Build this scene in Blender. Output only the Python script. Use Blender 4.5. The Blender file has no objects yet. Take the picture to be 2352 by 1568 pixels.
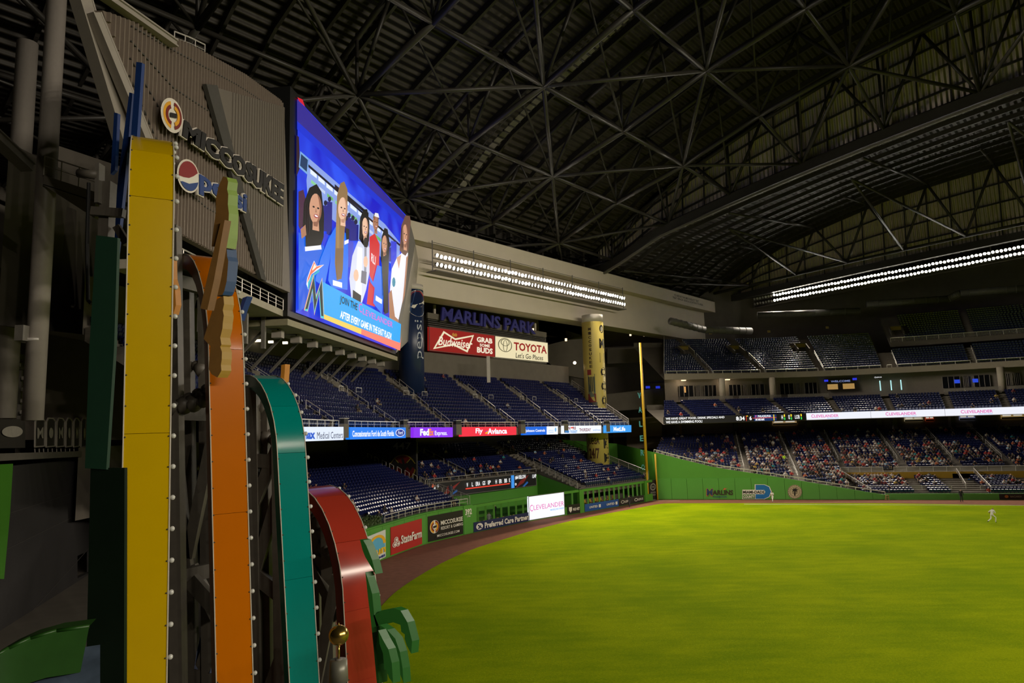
import bpy, math, random
import numpy as np
from mathutils import Vector, Matrix
random.seed(11)
SC = bpy.context.scene
COL = SC.collection
V3 = Vector
# ---------------------------------------------------------------- camera
F, H, TP, ROLL = 1568.0, 13.3, 194/1568.0, 0.029
_p = math.atan(TP)
FW = V3((0, math.cos(_p), math.sin(_p)))
_r0 = V3((1, 0, 0)); _u0 = V3((0, -math.sin(_p), math.cos(_p)))
RT = _r0*math.cos(ROLL) - _u0*math.sin(ROLL)
UP = _u0*math.cos(ROLL) + _r0*math.sin(ROLL)
CAM = V3((0, 0, H))
cd = bpy.data.cameras.new('camera'); cam = bpy.data.objects.new('camera', cd); COL.objects.link(cam)
cd.sensor_width = 36; cd.lens = 36*F/2352; cd.clip_end = 2000; cd.clip_start = .1
cam.matrix_world = Matrix(((RT.x, UP.x, -FW.x, 0), (RT.y, UP.y, -FW.y, 0), (RT.z, UP.z, -FW.z, H), (0, 0, 0, 1)))
SC.camera = cam
SC.view_settings.view_transform = 'Standard'; SC.view_settings.look = 'None'
SC.view_settings.exposure = 0.0; SC.view_settings.gamma = 1.0; SC.view_settings.use_curve_mapping = False
w = bpy.data.worlds.new('night'); SC.world = w; w.use_nodes = True
w.node_tree.nodes['Background'].inputs[0].default_value = (.016, .014, .013, 1)
w.node_tree.nodes['Background'].inputs[1].default_value = 0.0
POWER = 1.0      # overall factor of the floodlights (each bank's own lights stand in its builder)

def ray(px, py): return FW + RT*((px-1176)/F) + UP*((784-py)/F)
def G(px, py, z=0.0):
    d = ray(px, py); return CAM + d*((z-H)/d.z)
def P(px, py, Y):
    d = ray(px, py); return CAM + d*(Y/d.y)
class Pl:                                     # vertical plane through two plan points
    def __init__(s, a, b):
        s.a = V3((a[0], a[1], 0)); s.b = V3((b[0], b[1], 0)); t = (s.b-s.a).normalized(); s.t = t
        s.n = V3((t.y, -t.x, 0))
        if s.n.dot(CAM-s.a) < 0: s.n = -s.n
    def pt(s, px, py, off=0.0):
        d = ray(px, py); o = s.a + s.n*off
        return CAM + d*((o-CAM).dot(s.n)/d.dot(s.n))
def proj(p):
    d = p-CAM; z = d.dot(FW)
    return (1176+F*d.dot(RT)/z, 784-F*d.dot(UP)/z, z)
# ---------------------------------------------------------------- materials
def lin(c):
    c = c/255.0
    return c/12.92 if c <= .04045 else ((c+.055)/1.055)**2.4
def rgb(h): return tuple(lin(int(h[i:i+2], 16)) for i in (0, 2, 4))
MATS = {}
def M(name, col, rough=.6, metal=0.0, emit=0.0, var=.12, scale=3.0, spec=.5, bump=0.0, bscale=40., alpha=1.0):
    if name in MATS: return MATS[name]
    m = bpy.data.materials.new(name); m.use_nodes = True; nt = m.node_tree; b = nt.nodes['Principled BSDF']
    c = rgb(col) if isinstance(col, str) else col
    b.inputs['Base Color'].default_value = (*c, 1); b.inputs['Roughness'].default_value = rough
    b.inputs['Metallic'].default_value = metal; b.inputs['Specular IOR Level'].default_value = spec
    b.inputs['Alpha'].default_value = alpha
    if emit > 0:
        b.inputs['Base Color'].default_value = (*[x*.1 for x in c], 1)
        b.inputs['Emission Color'].default_value = (*c, 1); b.inputs['Emission Strength'].default_value = emit
        m.cycles.emission_sampling = 'NONE' if emit > 20 else 'AUTO'
    elif var > 0:
        tc = nt.nodes.new('ShaderNodeTexCoord'); nz = nt.nodes.new('ShaderNodeTexNoise')
        nz.inputs['Scale'].default_value = scale; nz.inputs['Detail'].default_value = 4
        nt.links.new(tc.outputs['Object'], nz.inputs['Vector'])
        mx = nt.nodes.new('ShaderNodeMixRGB'); mx.blend_type = 'MIX'
        mx.inputs[1].default_value = (*[x*(1-var*1.6) for x in c], 1); mx.inputs[2].default_value = (*[min(1, x*(1+var*1.6)) for x in c], 1)
        nt.links.new(nz.outputs['Fac'], mx.inputs[0]); nt.links.new(mx.outputs[0], b.inputs['Base Color'])
        if bump > 0:
            nb = nt.nodes.new('ShaderNodeTexNoise'); nb.inputs['Scale'].default_value = bscale
            nt.links.new(tc.outputs['Object'], nb.inputs['Vector'])
            bp = nt.nodes.new('ShaderNodeBump'); bp.inputs['Strength'].default_value = bump
            nt.links.new(nb.outputs['Fac'], bp.inputs['Height']); nt.links.new(bp.outputs[0], b.inputs['Normal'])
    MATS[name] = m; return m
def flat(hexc, rough=.5):                         # painted print colour
    return M('paint_'+hexc+('' if rough == .5 else str(rough)), hexc, rough, var=.03)
def led(hexc, s=1.0): return M('led_%s_%g' % (hexc, s), hexc, .5, emit=s)

concrete = M('concrete', (.15, .13, .105), .85, var=.12, scale=.7)
concrete_d = concrete
grout = M('joint_seal_grey', (.06, .055, .05), .8, var=.1)
plaster = M('plaster_white', (.66, .58, .48), .7, var=.05, scale=.4)
steelw = M('white_steel', (.32, .285, .25), .45, var=.05)
steeld = M('dark_truss_paint', (.038, .034, .029), .42, var=.1, spec=.4)
steelg = M('grey_steel', (.16, .145, .125), .5, var=.1)
alu = M('rail_aluminium', (.62, .58, .54), .35, .3, var=.05)
black = M('black_paint', (.008, .008, .008), .5, var=0)
seatm = M('navy_seat_plastic', (.010, .014, .072), .24, var=.1, spec=.7)
wgreen = M('wall_green', (.075, .27, .022), .55, var=.05, scale=.5)
wgreen2 = M('wall_green_pad', (.085, .30, .04), .45, var=.05, scale=.5)
yellowp = M('pole_yellow', (.62, .36, .015), .45, var=.05)
glassd = M('dark_glass', (.012, .013, .016), .08, var=0, spec=.8)

# ---------------------------------------------------------------- mesh helpers
class MB:
    def __init__(s): s.v = []; s.f = []; s.m = []
    def add(s, vs, fs, mi=0):
        o = len(s.v); s.v += [tuple(x) for x in vs]; s.f += [tuple(i+o for i in f) for f in fs]; s.m += [mi]*len(fs); return s
    def quad(s, a, b, c, d, mi=0): return s.add([a, b, c, d], [(0, 1, 2, 3)], mi)
    def hexa(s, lo, hi, mi=0):               # two matching loops of n points
        n = len(lo); return s.add(list(lo)+list(hi), [tuple(range(n))[::-1], tuple(range(n, 2*n))]+[(i, (i+1) % n, n+(i+1) % n, n+i) for i in range(n)], mi)
    def prism(s, pts, vec, mi=0, side=None):
        n = len(pts); q = [V3(p)+vec for p in pts]
        s.add(list(pts)+q, [tuple(range(n))[::-1], tuple(range(n, 2*n))], mi)
        return s.add(list(pts)+q, [(i, (i+1) % n, n+(i+1) % n, n+i) for i in range(n)], mi if side is None else side)
    def box(s, c, sx, sy, sz, ax=None, mi=0):
        c = V3(c); X, Y, Z = ax if ax else (V3((1, 0, 0)), V3((0, 1, 0)), V3((0, 0, 1)))
        lo = [c+X*(sx*a/2)+Y*(sy*b/2)-Z*(sz/2) for a, b in ((-1, -1), (1, -1), (1, 1), (-1, 1))]
        return s.hexa(lo, [p+Z*sz for p in lo], mi)
    def bar(s, p, q, w, h, mi=0, up=V3((0, 0, 1))):
        p = V3(p); q = V3(q); d = (q-p).normalized(); a = d.cross(up)
        if a.length < 1e-4: a = V3((1, 0, 0))
        a.normalize(); b = a.cross(d)
        lo = [p+a*(w/2*i)+b*(h/2*j) for i, j in ((-1, -1), (1, -1), (1, 1), (-1, 1))]
        return s.hexa(lo, [x+(q-p) for x in lo], mi)
    def tube(s, p, q, r, n=8, r2=None, mi=0):
        p = V3(p); q = V3(q); d = (q-p).normalized(); a = d.orthogonal().normalized(); b = d.cross(a); r2 = r if r2 is None else r2
        A = [(a*math.cos(6.28318*i/n)+b*math.sin(6.28318*i/n)) for i in range(n)]
        return s.hexa([p+x*r for x in A], [q+x*r2 for x in A], mi)
    def path(s, pts, r, n=6, mi=0):
        for i in range(len(pts)-1): s.tube(pts[i], pts[i+1], r, n, mi=mi)
        return s
    def ball(s, c, r, n=8, k=5, mi=0, sc=(1, 1, 1)):
        c = V3(c); vs = [c+V3((0, 0, r*sc[2]))]; fs = []
        for j in range(1, k):
            t = math.pi*j/k
            for i in range(n):
                a = 6.28318*i/n; vs.append(c+V3((r*sc[0]*math.sin(t)*math.cos(a), r*sc[1]*math.sin(t)*math.sin(a), r*sc[2]*math.cos(t))))
        vs.append(c-V3((0, 0, r*sc[2]))); L = len(vs)-1
        for i in range(n):
            fs.append((0, 1+i, 1+(i+1) % n)); fs.append((L, 1+(k-2)*n+(i+1) % n, 1+(k-2)*n+i))
            for j in range(k-2): fs.append((1+j*n+i, 1+(j+1)*n+i, 1+(j+1)*n+(i+1) % n, 1+j*n+(i+1) % n))
        return s.add(vs, fs, mi)
    def mesh(s, name, mats, smooth=False):
        me = bpy.data.meshes.new(name); me.from_pydata(s.v, [], s.f)
        for m in (mats if isinstance(mats, (list, tuple)) else [mats]): me.materials.append(m)
        if any(s.m): me.polygons.foreach_set('material_index', s.m)
        if smooth: me.polygons.foreach_set('use_smooth', [True]*len(s.f))
        return me
    def build(s, name, mats, parent=None, smooth=False):
        return link(name, s.mesh(name, mats, smooth), parent)
def link(name, data, parent=None, loc=None, rz=None):
    o = bpy.data.objects.new(name, data); COL.objects.link(o)
    if loc is not None: o.location = loc
    if rz is not None: o.rotation_euler = (0, 0, rz)
    if parent is not None:
        o.parent = parent
        if loc is None: o.matrix_parent_inverse = Matrix.Translation(-parent.location)   # children are modelled in world coordinates
    return o
def tag(o, label=None, cat=None, group=None, kind=None):
    if label: o['label'] = label
    if cat: o['category'] = cat
    if group: o['group'] = group
    if kind: o['kind'] = kind
    return o
def thing(name, label, cat, loc=(0, 0, 0), group=None):
    return tag(link(name, None, None, V3(loc)), label, cat, group)
def struct(o): o['kind'] = 'structure'; return o

# ---------------------------------------------------------------- lettering and signs
_tc = {}
def glyphs(st, bold=0.0, shear=0.0):
    k = (st, bold, shear)
    if k in _tc: return _tc[k]
    cu = bpy.data.curves.new('t', 'FONT'); cu.body = st; cu.resolution_u = 2; cu.offset = bold; cu.shear = shear; cu.fill_mode = 'FRONT'
    o = bpy.data.objects.new('t', cu); COL.objects.link(o)
    me = bpy.data.meshes.new_from_object(o)
    vs = np.array([tuple(v.co) for v in me.vertices]) if len(me.vertices) else np.zeros((1, 3))
    fs = [tuple(p.vertices) for p in me.polygons]
    bpy.data.objects.remove(o); bpy.data.curves.remove(cu); bpy.data.meshes.remove(me)
    _tc[k] = (vs, fs); return _tc[k]
def bil(q, u, v):
    return (q[0]*(1-u)+q[1]*u)*(1-v) + (q[3]*(1-u)+q[2]*u)*v
def qnorm(q):
    n = (q[1]-q[0]).cross(q[3]-q[0]).normalized()
    if n.dot(CAM-q[0]) < 0: n = -n
    return n
def sub(q, r): return [bil(q, r[0], r[1]), bil(q, r[2], r[1]), bil(q, r[2], r[3]), bil(q, r[0], r[3])]
def letters(name, st, q, mat, parent, bold=.02, shear=0., off=.02, thick=0.0, per=False, ref=None):
    out = []
    vs, fs = glyphs(st, bold if ref is None else ref, shear); lo = vs.min(0); hi = vs.max(0); n = qnorm(q)
    if ref is not None: vs, fs = glyphs(st, bold, shear)
    if per:                                    # one mesh for each letter, cut by its place in the whole string
        for i, ch in enumerate(st):
            if ch == ' ': continue
            a = glyphs('|'+st[:i]+'|', 0., shear)[0].max(0)[0]; b = glyphs('||', 0., shear)[0].max(0)[0]
            x0 = a-b
            cv, cf = glyphs(ch, bold, shear)
            out.append(_put(name, cv+np.array([x0, 0, 0]), cf, lo, hi, q, n, mat, parent, off, thick))
        return out
    return _put(name, vs, fs, lo, hi, q, n, mat, parent, off, thick)
def _put(name, vs, fs, lo, hi, q, n, mat, parent, off, thick):
    W = max(hi[0]-lo[0], 1e-3); Hh = max(hi[1]-lo[1], 1e-3)
    pts = [bil(q, (x-lo[0])/W, (hi[1]-y)/Hh)+n*off for x, y, _ in vs]
    mb = MB()
    mb.add(pts if not thick else [p+n*thick for p in pts], fs)
    if thick:                                   # sides from the boundary edges
        cnt = {}
        for f in fs:
            for i in range(len(f)):
                e = (f[i], f[(i+1) % len(f)]); k = tuple(sorted(e)); cnt.setdefault(k, []).append(e)
        es = [v[0] for v in cnt.values() if len(v) == 1]
        m2 = list(pts)+[p+n*thick for p in pts]; L = len(pts)
        mb.add(m2, [(a, b, b+L, a+L) for a, b in es], 1 if isinstance(mat, (list, tuple)) else 0)
    return mb.build(name, mat, parent)
def ell(u, v, ru, rv, n=28, a0=0., a1=6.28318):
    return [(u+ru*math.cos(a0+(a1-a0)*i/n), v+rv*math.sin(a0+(a1-a0)*i/n)) for i in range(n if a1-a0 > 6.2 else n+1)]
def items(parent, q, its, off0=.03, step=.012):
    n = qnorm(q); off = off0
    for it in its:
        k = it[0]; nm = it[1]; off += step
        if k == 't':
            st, r, mat = it[2:5]; letters(nm, st, sub(q, r), mat, parent, it[5] if len(it) > 5 else .02, it[6] if len(it) > 6 else 0, off)
        elif k == 'p':
            MB().add([bil(q, u, v)+n*off for u, v in it[2]], [tuple(range(len(it[2])))]).build(nm, it[3], parent)
        elif k == 'e':
            pts = ell(*it[2]); MB().add([bil(q, u, v)+n*off for u, v in pts], [tuple(range(len(pts)))]).build(nm, it[3], parent)
        elif k == 'r':                           # ring: centre, outer radii, inner radii, optional angles
            u, v, a, b, c, d = it[2][:6]; an = it[2][6:] or (0., 6.28318)
            N = 30; mb = MB(); full = an[1]-an[0] > 6.2
            A = [an[0]+(an[1]-an[0])*i/N for i in range(N+1)]
            o_ = [bil(q, u+a*math.cos(t), v+b*math.sin(t))+n*off for t in A]; i_ = [bil(q, u+c*math.cos(t), v+d*math.sin(t))+n*off for t in A]
            mb.add(o_+i_, [(i, i+1, N+2+i, N+1+i) for i in range(N)]).build(nm, it[3], parent)
def sign(name, label, cat, q, mat, its=(), thick=.15, frame=None, group=None):
    n = qnorm(q); t = thing(name, label, cat, (q[2]+q[3])/2, group)
    b = MB().prism([p-n*thick for p in q], n*thick).build('panel', mat, t)
    if frame:
        fb = MB(); k = .08
        for i in range(4): fb.bar(q[i], q[(i+1) % 4], k, k)
        fb.build('frame', frame, t)
    items(t, q, its); return t
# ---------------------------------------------------------------- plan curves
def smooth(pts, n=12):                            # Catmull-Rom through plan points, evenly resampled
    P_ = [np.array(p, float) for p in pts]; P_ = [2*P_[0]-P_[1]]+P_+[2*P_[-1]-P_[-2]]; out = []
    for i in range(1, len(P_)-2):
        a, b, c, d = P_[i-1:i+3]
        for k in range(n):
            t = k/n; out.append(.5*((2*b)+(-a+c)*t+(2*a-5*b+4*c-d)*t*t+(-a+3*b-3*c+d)*t**3))
    out.append(P_[-2]); return np.array(out)
class Curve:
    def __init__(s, pts, n=12):
        c = smooth(pts, n); L = np.r_[0, np.cumsum(np.hypot(*np.diff(c, axis=0).T))]
        N = int(L[-1]/.5)+2; q = np.linspace(0, L[-1], N)
        s.p = np.c_[np.interp(q, L, c[:, 0]), np.interp(q, L, c[:, 1])]; s.s = q; s.len = L[-1]
        t = np.gradient(s.p, axis=0); t /= np.linalg.norm(t, axis=1)[:, None]
        for _ in range(6): t[1:-1] = (t[:-2]+t[1:-1]+t[2:])/3
        t /= np.linalg.norm(t, axis=1)[:, None]; s.t = t; s.n = np.c_[-t[:, 1], t[:, 0]]     # normal: left of travel, away from the field
    def at(s, q, off=0.):
        x = np.interp(q, s.s, s.p[:, 0]); y = np.interp(q, s.s, s.p[:, 1])
        nx = np.interp(q, s.s, s.n[:, 0]); ny = np.interp(q, s.s, s.n[:, 1])
        return V3((x+nx*off, y+ny*off, 0))
    def nor(s, q): return V3((np.interp(q, s.s, s.n[:, 0]), np.interp(q, s.s, s.n[:, 1]), 0)).normalized()
    def px(s, x, z=0., off=0.):                            # arc length where the curve crosses an image column
        v = np.array([proj(V3((a, b, z)))[0] for a, b in s.p+s.n*off]); k = np.where(s.p[:, 1] > 36)[0]
        return float(np.interp(x, v[k], s.s[k]))
    def line(s, a, b, off=0., step=2.0, z=0.):
        n = max(2, int(abs(b-a)/step)+1); return [s.at(q, off)+V3((0, 0, z)) for q in np.linspace(a, b, n)]
WC = Curve([(8, 23.5), (-.5, 24.8), (-5, 26.4), (-9, 30), (-12.5, 35.5), (-14.6, 42.5), (-15.4, 50), (-15.7, 60), (-15.2, 68.7), (-13.7, 73.4), (-10.9, 81), (-6.7, 87.4), (1.8, 98), (7, 103), (10.1, 105.9), (16.3, 112), (21.7, 117.5), (23.3, 119.2)])
UC = Curve([(-18.4, 47), (-17.6, 54), (-16.6, 60), (-15.6, 66.5), (-14, 73.5), (-11.8, 80), (-8, 86), (-3.4, 92), (1.2, 98), (7.5, 105), (14.3, 113), (20.2, 120)])
WH = 3.45
# ---------------------------------------------------------------- ground
def poly_slab(name, pts, z0, z1, mat):
    return struct(MB().prism([V3((p[0], p[1], z0)) for p in pts], V3((0, 0, z1-z0))).build(name, mat))
def grass_mat():
    m = bpy.data.materials.new('mown_grass'); m.use_nodes = True; nt = m.node_tree; b = nt.nodes['Principled BSDF']
    tc = nt.nodes.new('ShaderNodeTexCoord')
    def noise(sc, det, st=None):
        n = nt.nodes.new('ShaderNodeTexNoise'); n.inputs['Scale'].default_value = sc; n.inputs['Detail'].default_value = det
        if st:
            mp = nt.nodes.new('ShaderNodeMapping'); mp.inputs['Scale'].default_value = st; mp.inputs['Rotation'].default_value = (0, 0, .45)
            nt.links.new(tc.outputs['Object'], mp.inputs['Vector']); nt.links.new(mp.outputs[0], n.inputs['Vector'])
        else: nt.links.new(tc.outputs['Object'], n.inputs['Vector'])
        return n
    n1 = noise(.12, 5); n2 = noise(1.1, 6, (.25, 1, 1)); n3 = noise(9., 3)
    r = nt.nodes.new('ShaderNodeValToRGB'); r.color_ramp.elements[0].position = .41; r.color_ramp.elements[1].position = .60
    r.color_ramp.elements[0].color = (.175, .268, .0015, 1); r.color_ramp.elements[1].color = (.295, .372, .002, 1)
    a = nt.nodes.new('ShaderNodeMath'); a.operation = 'MULTIPLY_ADD'; a.inputs[1].default_value = .45
    a2 = nt.nodes.new('ShaderNodeMath'); a2.operation = 'MULTIPLY_ADD'; a2.inputs[1].default_value = .25
    a3 = nt.nodes.new('ShaderNodeMath'); a3.operation = 'MULTIPLY'; a3.inputs[1].default_value = .3
    nt.links.new(n3.outputs['Fac'], a3.inputs[0]); nt.links.new(n2.outputs['Fac'], a2.inputs[0]); nt.links.new(a3.outputs[0], a2.inputs[2])
    nt.links.new(n1.outputs['Fac'], a.inputs[0]); nt.links.new(a2.outputs[0], a.inputs[2])
    nt.links.new(a.outputs[0], r.inputs[0]); nt.links.new(r.outputs[0], b.inputs['Base Color'])
    b.inputs['Roughness'].default_value = 1.; b.inputs['Specular IOR Level'].default_value = .02
    bp = nt.nodes.new('ShaderNodeBump'); bp.inputs['Strength'].default_value = .5; bp.inputs['Distance'].default_value = .05
    n4 = noise(30., 3); nt.links.new(n4.outputs['Fac'], bp.inputs['Height']); nt.links.new(bp.outputs[0], b.inputs['Normal'])
    return m
grass = grass_mat()
dirt = M('warning_track_clay', (.22, .088, .052), .95, var=.16, scale=1.5, bump=.3, bscale=12., spec=.2)
RA = G(1508, 1147); RB = G(2035, 1147.5); RU = (RB-RA).normalized(); RN = V3((-RU.y, RU.x, 0))
def R(t, s, z=0.): return V3((RA.x, RA.y, 0))+RU*t+RN*s+V3((0, 0, z))
poly_slab('stadium_ground', [(-130, -60), (200, -60), (200, 230), (-130, 230)], -.4, -.05, concrete_d)
tr = [(p.x, p.y) for p in WC.line(0, WC.len, 0, 1.5)]
trk = tr + [(RA.x, RA.y)] + [(R(90, 0).x, R(90, 0).y), (150, 0), (120, -60), (20, -60), (8, 0)]
poly_slab('warning_track', trk, -.05, 0., dirt)
ge = [(850, 1420), (870, 1398), (905, 1362), (950, 1330), (1010, 1295), (1080, 1263), (1150, 1240), (1230, 1216), (1310, 1196), (1400, 1178), (1470, 1165), (1515, 1157), (1545, 1155.2), (1650, 1155), (2035, 1155.2), (2352, 1160)]
gp = [G(*p, .03) for p in ge]; gl = [(p.x, p.y) for p in gp]
gs = [tuple(x) for x in smooth([(0, 29), (-5, 32.5), (-8.6, 38)]+gl[:13], 4)]+gl[13:]+[(R(88, -5.5).x, R(88, -5.5).y), (140, 0), (110, -55), (22, -55), (5, 15)]
poly_slab('outfield_grass', gs, 0., .03, grass)
chalk = M('chalk_white', (.75, .72, .66), .9, var=.05)
fl = MB().prism([R(-1.2, -1.7, .004), R(4, -1.9, .004), R(4, -1.78, .004), R(-1.2, -1.58, .004)], V3((0, 0, .008))).build('foul_line_chalk', chalk); struct(fl)
fl2 = MB().prism([R(14, -6.6, .03), R(88, -8.2, .03), R(88, -8.05, .03), R(14, -6.45, .03)], V3((0, 0, .008))).build('foul_line_chalk', chalk); struct(fl2)

# ---------------------------------------------------------------- roof, girder
gA = V3((-14.1, 95.3, 0)); gD = V3((.655, .756, 0)).normalized(); gP = V3((gD.y, -gD.x, 0))   # along the track beam / across the roof, towards the field
def GR(a, t, z): return gA+gD*a+gP*t+V3((0, 0, z))
def zA(t): return float(np.interp(t, [-60, -10, 0, 8, 13, 21, 36, 48, 60, 75, 110, 150], [44, 45.5, 47, 52, 55.4, 58.7, 64.2, 67.3, 69.5, 72, 74, 71]))
def zB(t): return float(np.interp(t, [-60, 0, 5.6, 12.6, 28.7, 39, 49, 60, 69, 110, 150], [42.5, 43, 44.5, 48, 51.2, 53, 54.6, 56.1, 57.2, 59, 57]))
def zC(t): return float(np.interp(t, [-60, 0, 12, 23.6, 31, 42, 55, 65, 110, 150], [43, 44.3, 51.8, 55.5, 57.5, 60.2, 61.6, 62.5, 64, 62]))
def zD(t): return float(np.interp(t, [-60, 0, 17.7, 36.7, 64, 110, 150], [43, 43.2, 44.5, 45.9, 47.5, 49, 48]))
def wave_mat(name, col, direction, pitch, rough=.6, bump=.8, metal=0., dark=.55):
    m = bpy.data.materials.new(name); m.use_nodes = True; nt = m.node_tree; b = nt.nodes['Principled BSDF']
    tc = nt.nodes.new('ShaderNodeTexCoord'); vm = nt.nodes.new('ShaderNodeVectorMath'); vm.operation = 'DOT_PRODUCT'
    vm.inputs[1].default_value = tuple(direction); nt.links.new(tc.outputs['Object'], vm.inputs[0])
    mu = nt.nodes.new('ShaderNodeMath'); mu.operation = 'MULTIPLY'; mu.inputs[1].default_value = 6.28318/pitch; nt.links.new(vm.outputs['Value'], mu.inputs[0])
    sn = nt.nodes.new('ShaderNodeMath'); sn.operation = 'SINE'; nt.links.new(mu.outputs[0], sn.inputs[0])
    bp = nt.nodes.new('ShaderNodeBump'); bp.inputs['Strength'].default_value = bump; bp.inputs['Distance'].default_value = pitch*.25
    nt.links.new(sn.outputs[0], bp.inputs['Height']); nt.links.new(bp.outputs[0], b.inputs['Normal'])
    nz = nt.nodes.new('ShaderNodeTexNoise'); nz.inputs['Scale'].default_value = .3; nt.links.new(tc.outputs['Object'], nz.inputs['Vector'])
    mx = nt.nodes.new('ShaderNodeMixRGB'); mx.inputs[1].default_value = (*[c*.8 for c in col], 1); mx.inputs[2].default_value = (*[c*1.2 for c in col], 1)
    nt.links.new(nz.outputs['Fac'], mx.inputs[0]); nt.links.new(mx.outputs[0], b.inputs['Base Color'])
    b.inputs['Roughness'].default_value = rough; b.inputs['Metallic'].default_value = metal
    return m
deckm = wave_mat('roof_deck_metal', (.045, .037, .027), gP, .9, .6, 1.0)
deckm2 = deckm
endm1 = endm2 = wave_mat('roof_end_cladding_beige', (.80, .68, .52), gP, .7, .55, 1.0)
# roof panels (setting)
def deck(name, a0, a1, z0f, z1f, ts, mat, na=1):
    mb = MB(); n = len(ts)
    for j in range(na):
        f0, f1 = j/na, (j+1)/na
        lo = [GR(a0+(a1-a0)*f0, t, z0f(t)*(1-f0)+z1f(t)*f0) for t in ts]; hi = [GR(a0+(a1-a0)*f1, t, z0f(t)*(1-f1)+z1f(t)*f1) for t in ts]
        mb.add(lo+hi, [(i, i+1, n+i+1, n+i) for i in range(n-1)])
        mb.add([p+V3((0, 0, .5)) for p in lo+hi], [(i, i+1, n+i+1, n+i) for i in range(n-1)])
    return struct(mb.build(name, mat))
TS = [-60, -35, -10, 0, 4, 8, 13, 17, 21, 28, 36, 42, 48, 54, 60, 67, 75, 85, 95, 110, 130, 150]
c1 = deck('ceiling', -125, 48, zA, zA, TS, deckm)
c2 = deck('ceiling_lower_panel', 48, 100, zB, zC, TS, deckm2, 4)
zE = lambda t: zD(t)-1.5
c3 = deck('ceiling_far_panel', 100, 175, zD, zE, TS, deckm, 2)
def endwall(name, a, zlo, zhi, mat, t0, t1):
    ts = [t0+(t1-t0)*i/16 for i in range(17)]; mb = MB()
    lo = [GR(a, t, zlo(t)) for t in ts]; hi = [GR(a, t, zhi(t)) for t in ts]; n = 17
    mb.add(lo+hi, [(i, i+1, n+i+1, n+i) for i in range(n-1)])
    return struct(mb.build(name, mat))
w1 = endwall('roof_end_wall', 48.4, zB, zA, endm1, 0, 150)
w2 = endwall('roof_end_wall_far', 100.4, zD, zC, endm2, 0, 150)
def strip(name, a, zf, w, h, t0, t1, mat, parent=None):
    pts = [GR(a, t0+(t1-t0)*i/24, zf(t0+(t1-t0)*i/24)) for i in range(25)]; mb = MB()
    for i in range(24): mb.bar(pts[i], pts[i+1], w, h)
    return mb.build(name, mat, parent)
for k in range(36):                                 # purlins under the deck
    a = 45-k*4.6
    strip('purlin', a, lambda t: zA(t)-.45, .35, .8, -55, 148, steeld, c1)
for k in range(10): strip('purlin', 52+k*5, lambda t, k=k: zB(t)*(1-k/10)+zC(t)*k/10-.4, .3, .7, 0, 140, steeld, c2)
for wl, a, zl, zh in ((w1, 48.0, zB, zA), (w2, 100.0, zD, zC)):      # girts and posts on the end walls
    for f in (.22, .48, .74): strip('girt', a, lambda t, f=f: zl(t)*(1-f)+zh(t)*f, .25, .3, 3, 120, steeld, wl)
    for k in range(26):
        t = 6+k*4.2; MB().bar(GR(a-.1, t, zl(t)), GR(a-.1, t+.5, zh(t)), .22, .22).build('wall_post', steeld, wl)
    strip('lower_edge_beam', a-.6, lambda t: zl(t)-.5, 1.4, 1.5, -5, 140, steeld, wl)
rl = strip('edge_rail', 46.6, lambda t: zB(t)-1.7, .4, .35, -3, 140, steelg, w1)
# trusses, one thing each; every member a part
NT = [t for t in range(-8, 125, 12)]
def zlow(i, t):
    return zB(t)+.3 if i == 0 else zA(t)-3.5-6.*min(1, max(0, (t+2)/25.))
TR = []
for i, a in enumerate([47.3, 30, 13, -4, -21, -38, -55]):
    dn = ['beside the yellow-green end wall', 'second in from the yellow-green end wall', 'third in from the yellow-green end wall', 'fourth in from the yellow-green end wall', 'fifth in from the yellow-green end wall', 'sixth in from the yellow-green end wall', 'seventh in from the yellow-green end wall'][i]
    t_ = thing('roof_truss', 'dark tubular steel roof truss, '+dn, 'roof truss', GR(a, -8, zlow(i, -8)), 'dark roof trusses under the near roof panel')
    nodes = [GR(a, t, zlow(i, t)) for t in NT]; tops = [GR(a, t+6, zA(t+6)-1.) for t in NT[:-1]]
    for j in range(len(NT)-1):
        MB().tube(nodes[j], nodes[j+1], .36).build('bottom_chord', steeld, t_, True)
        MB().tube(nodes[j], tops[j], .24).build('web_member', steeld, t_, True)
        MB().tube(tops[j], nodes[j+1], .24).build('web_member', steeld, t_, True)
        MB().tube(nodes[j], GR(a, NT[j], zA(NT[j])-.9), .2).build('web_post', steeld, t_, True)
        if j: MB().tube(tops[j-1], tops[j], .32).build('top_chord', steeld, t_, True)
    TR.append((t_, nodes, tops, a))
tube_l = steeld
for i in range(len(TR)-1):                           # braces between neighbouring trusses
    t_, n0, p0, a0 = TR[i]; _, n1, p1, a1 = TR[i+1]
    for j in range(len(NT)-1):
        MB().tube(n0[j], n1[j], .26).build('cross_brace', tube_l, t_, True)
        if (i+j) % 2 == 0: MB().tube(n0[j], n1[j+1], .26).build('diagonal_brace', tube_l, t_, True)
        else: MB().tube(n0[j+1], n1[j], .26).build('diagonal_brace', tube_l, t_, True)
        MB().tube(p0[j], n1[j+1], .15).build('knee_brace', steeld, t_, True)
        MB().tube(p1[j], n0[j], .15).build('knee_brace', steeld, t_, True)
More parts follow.
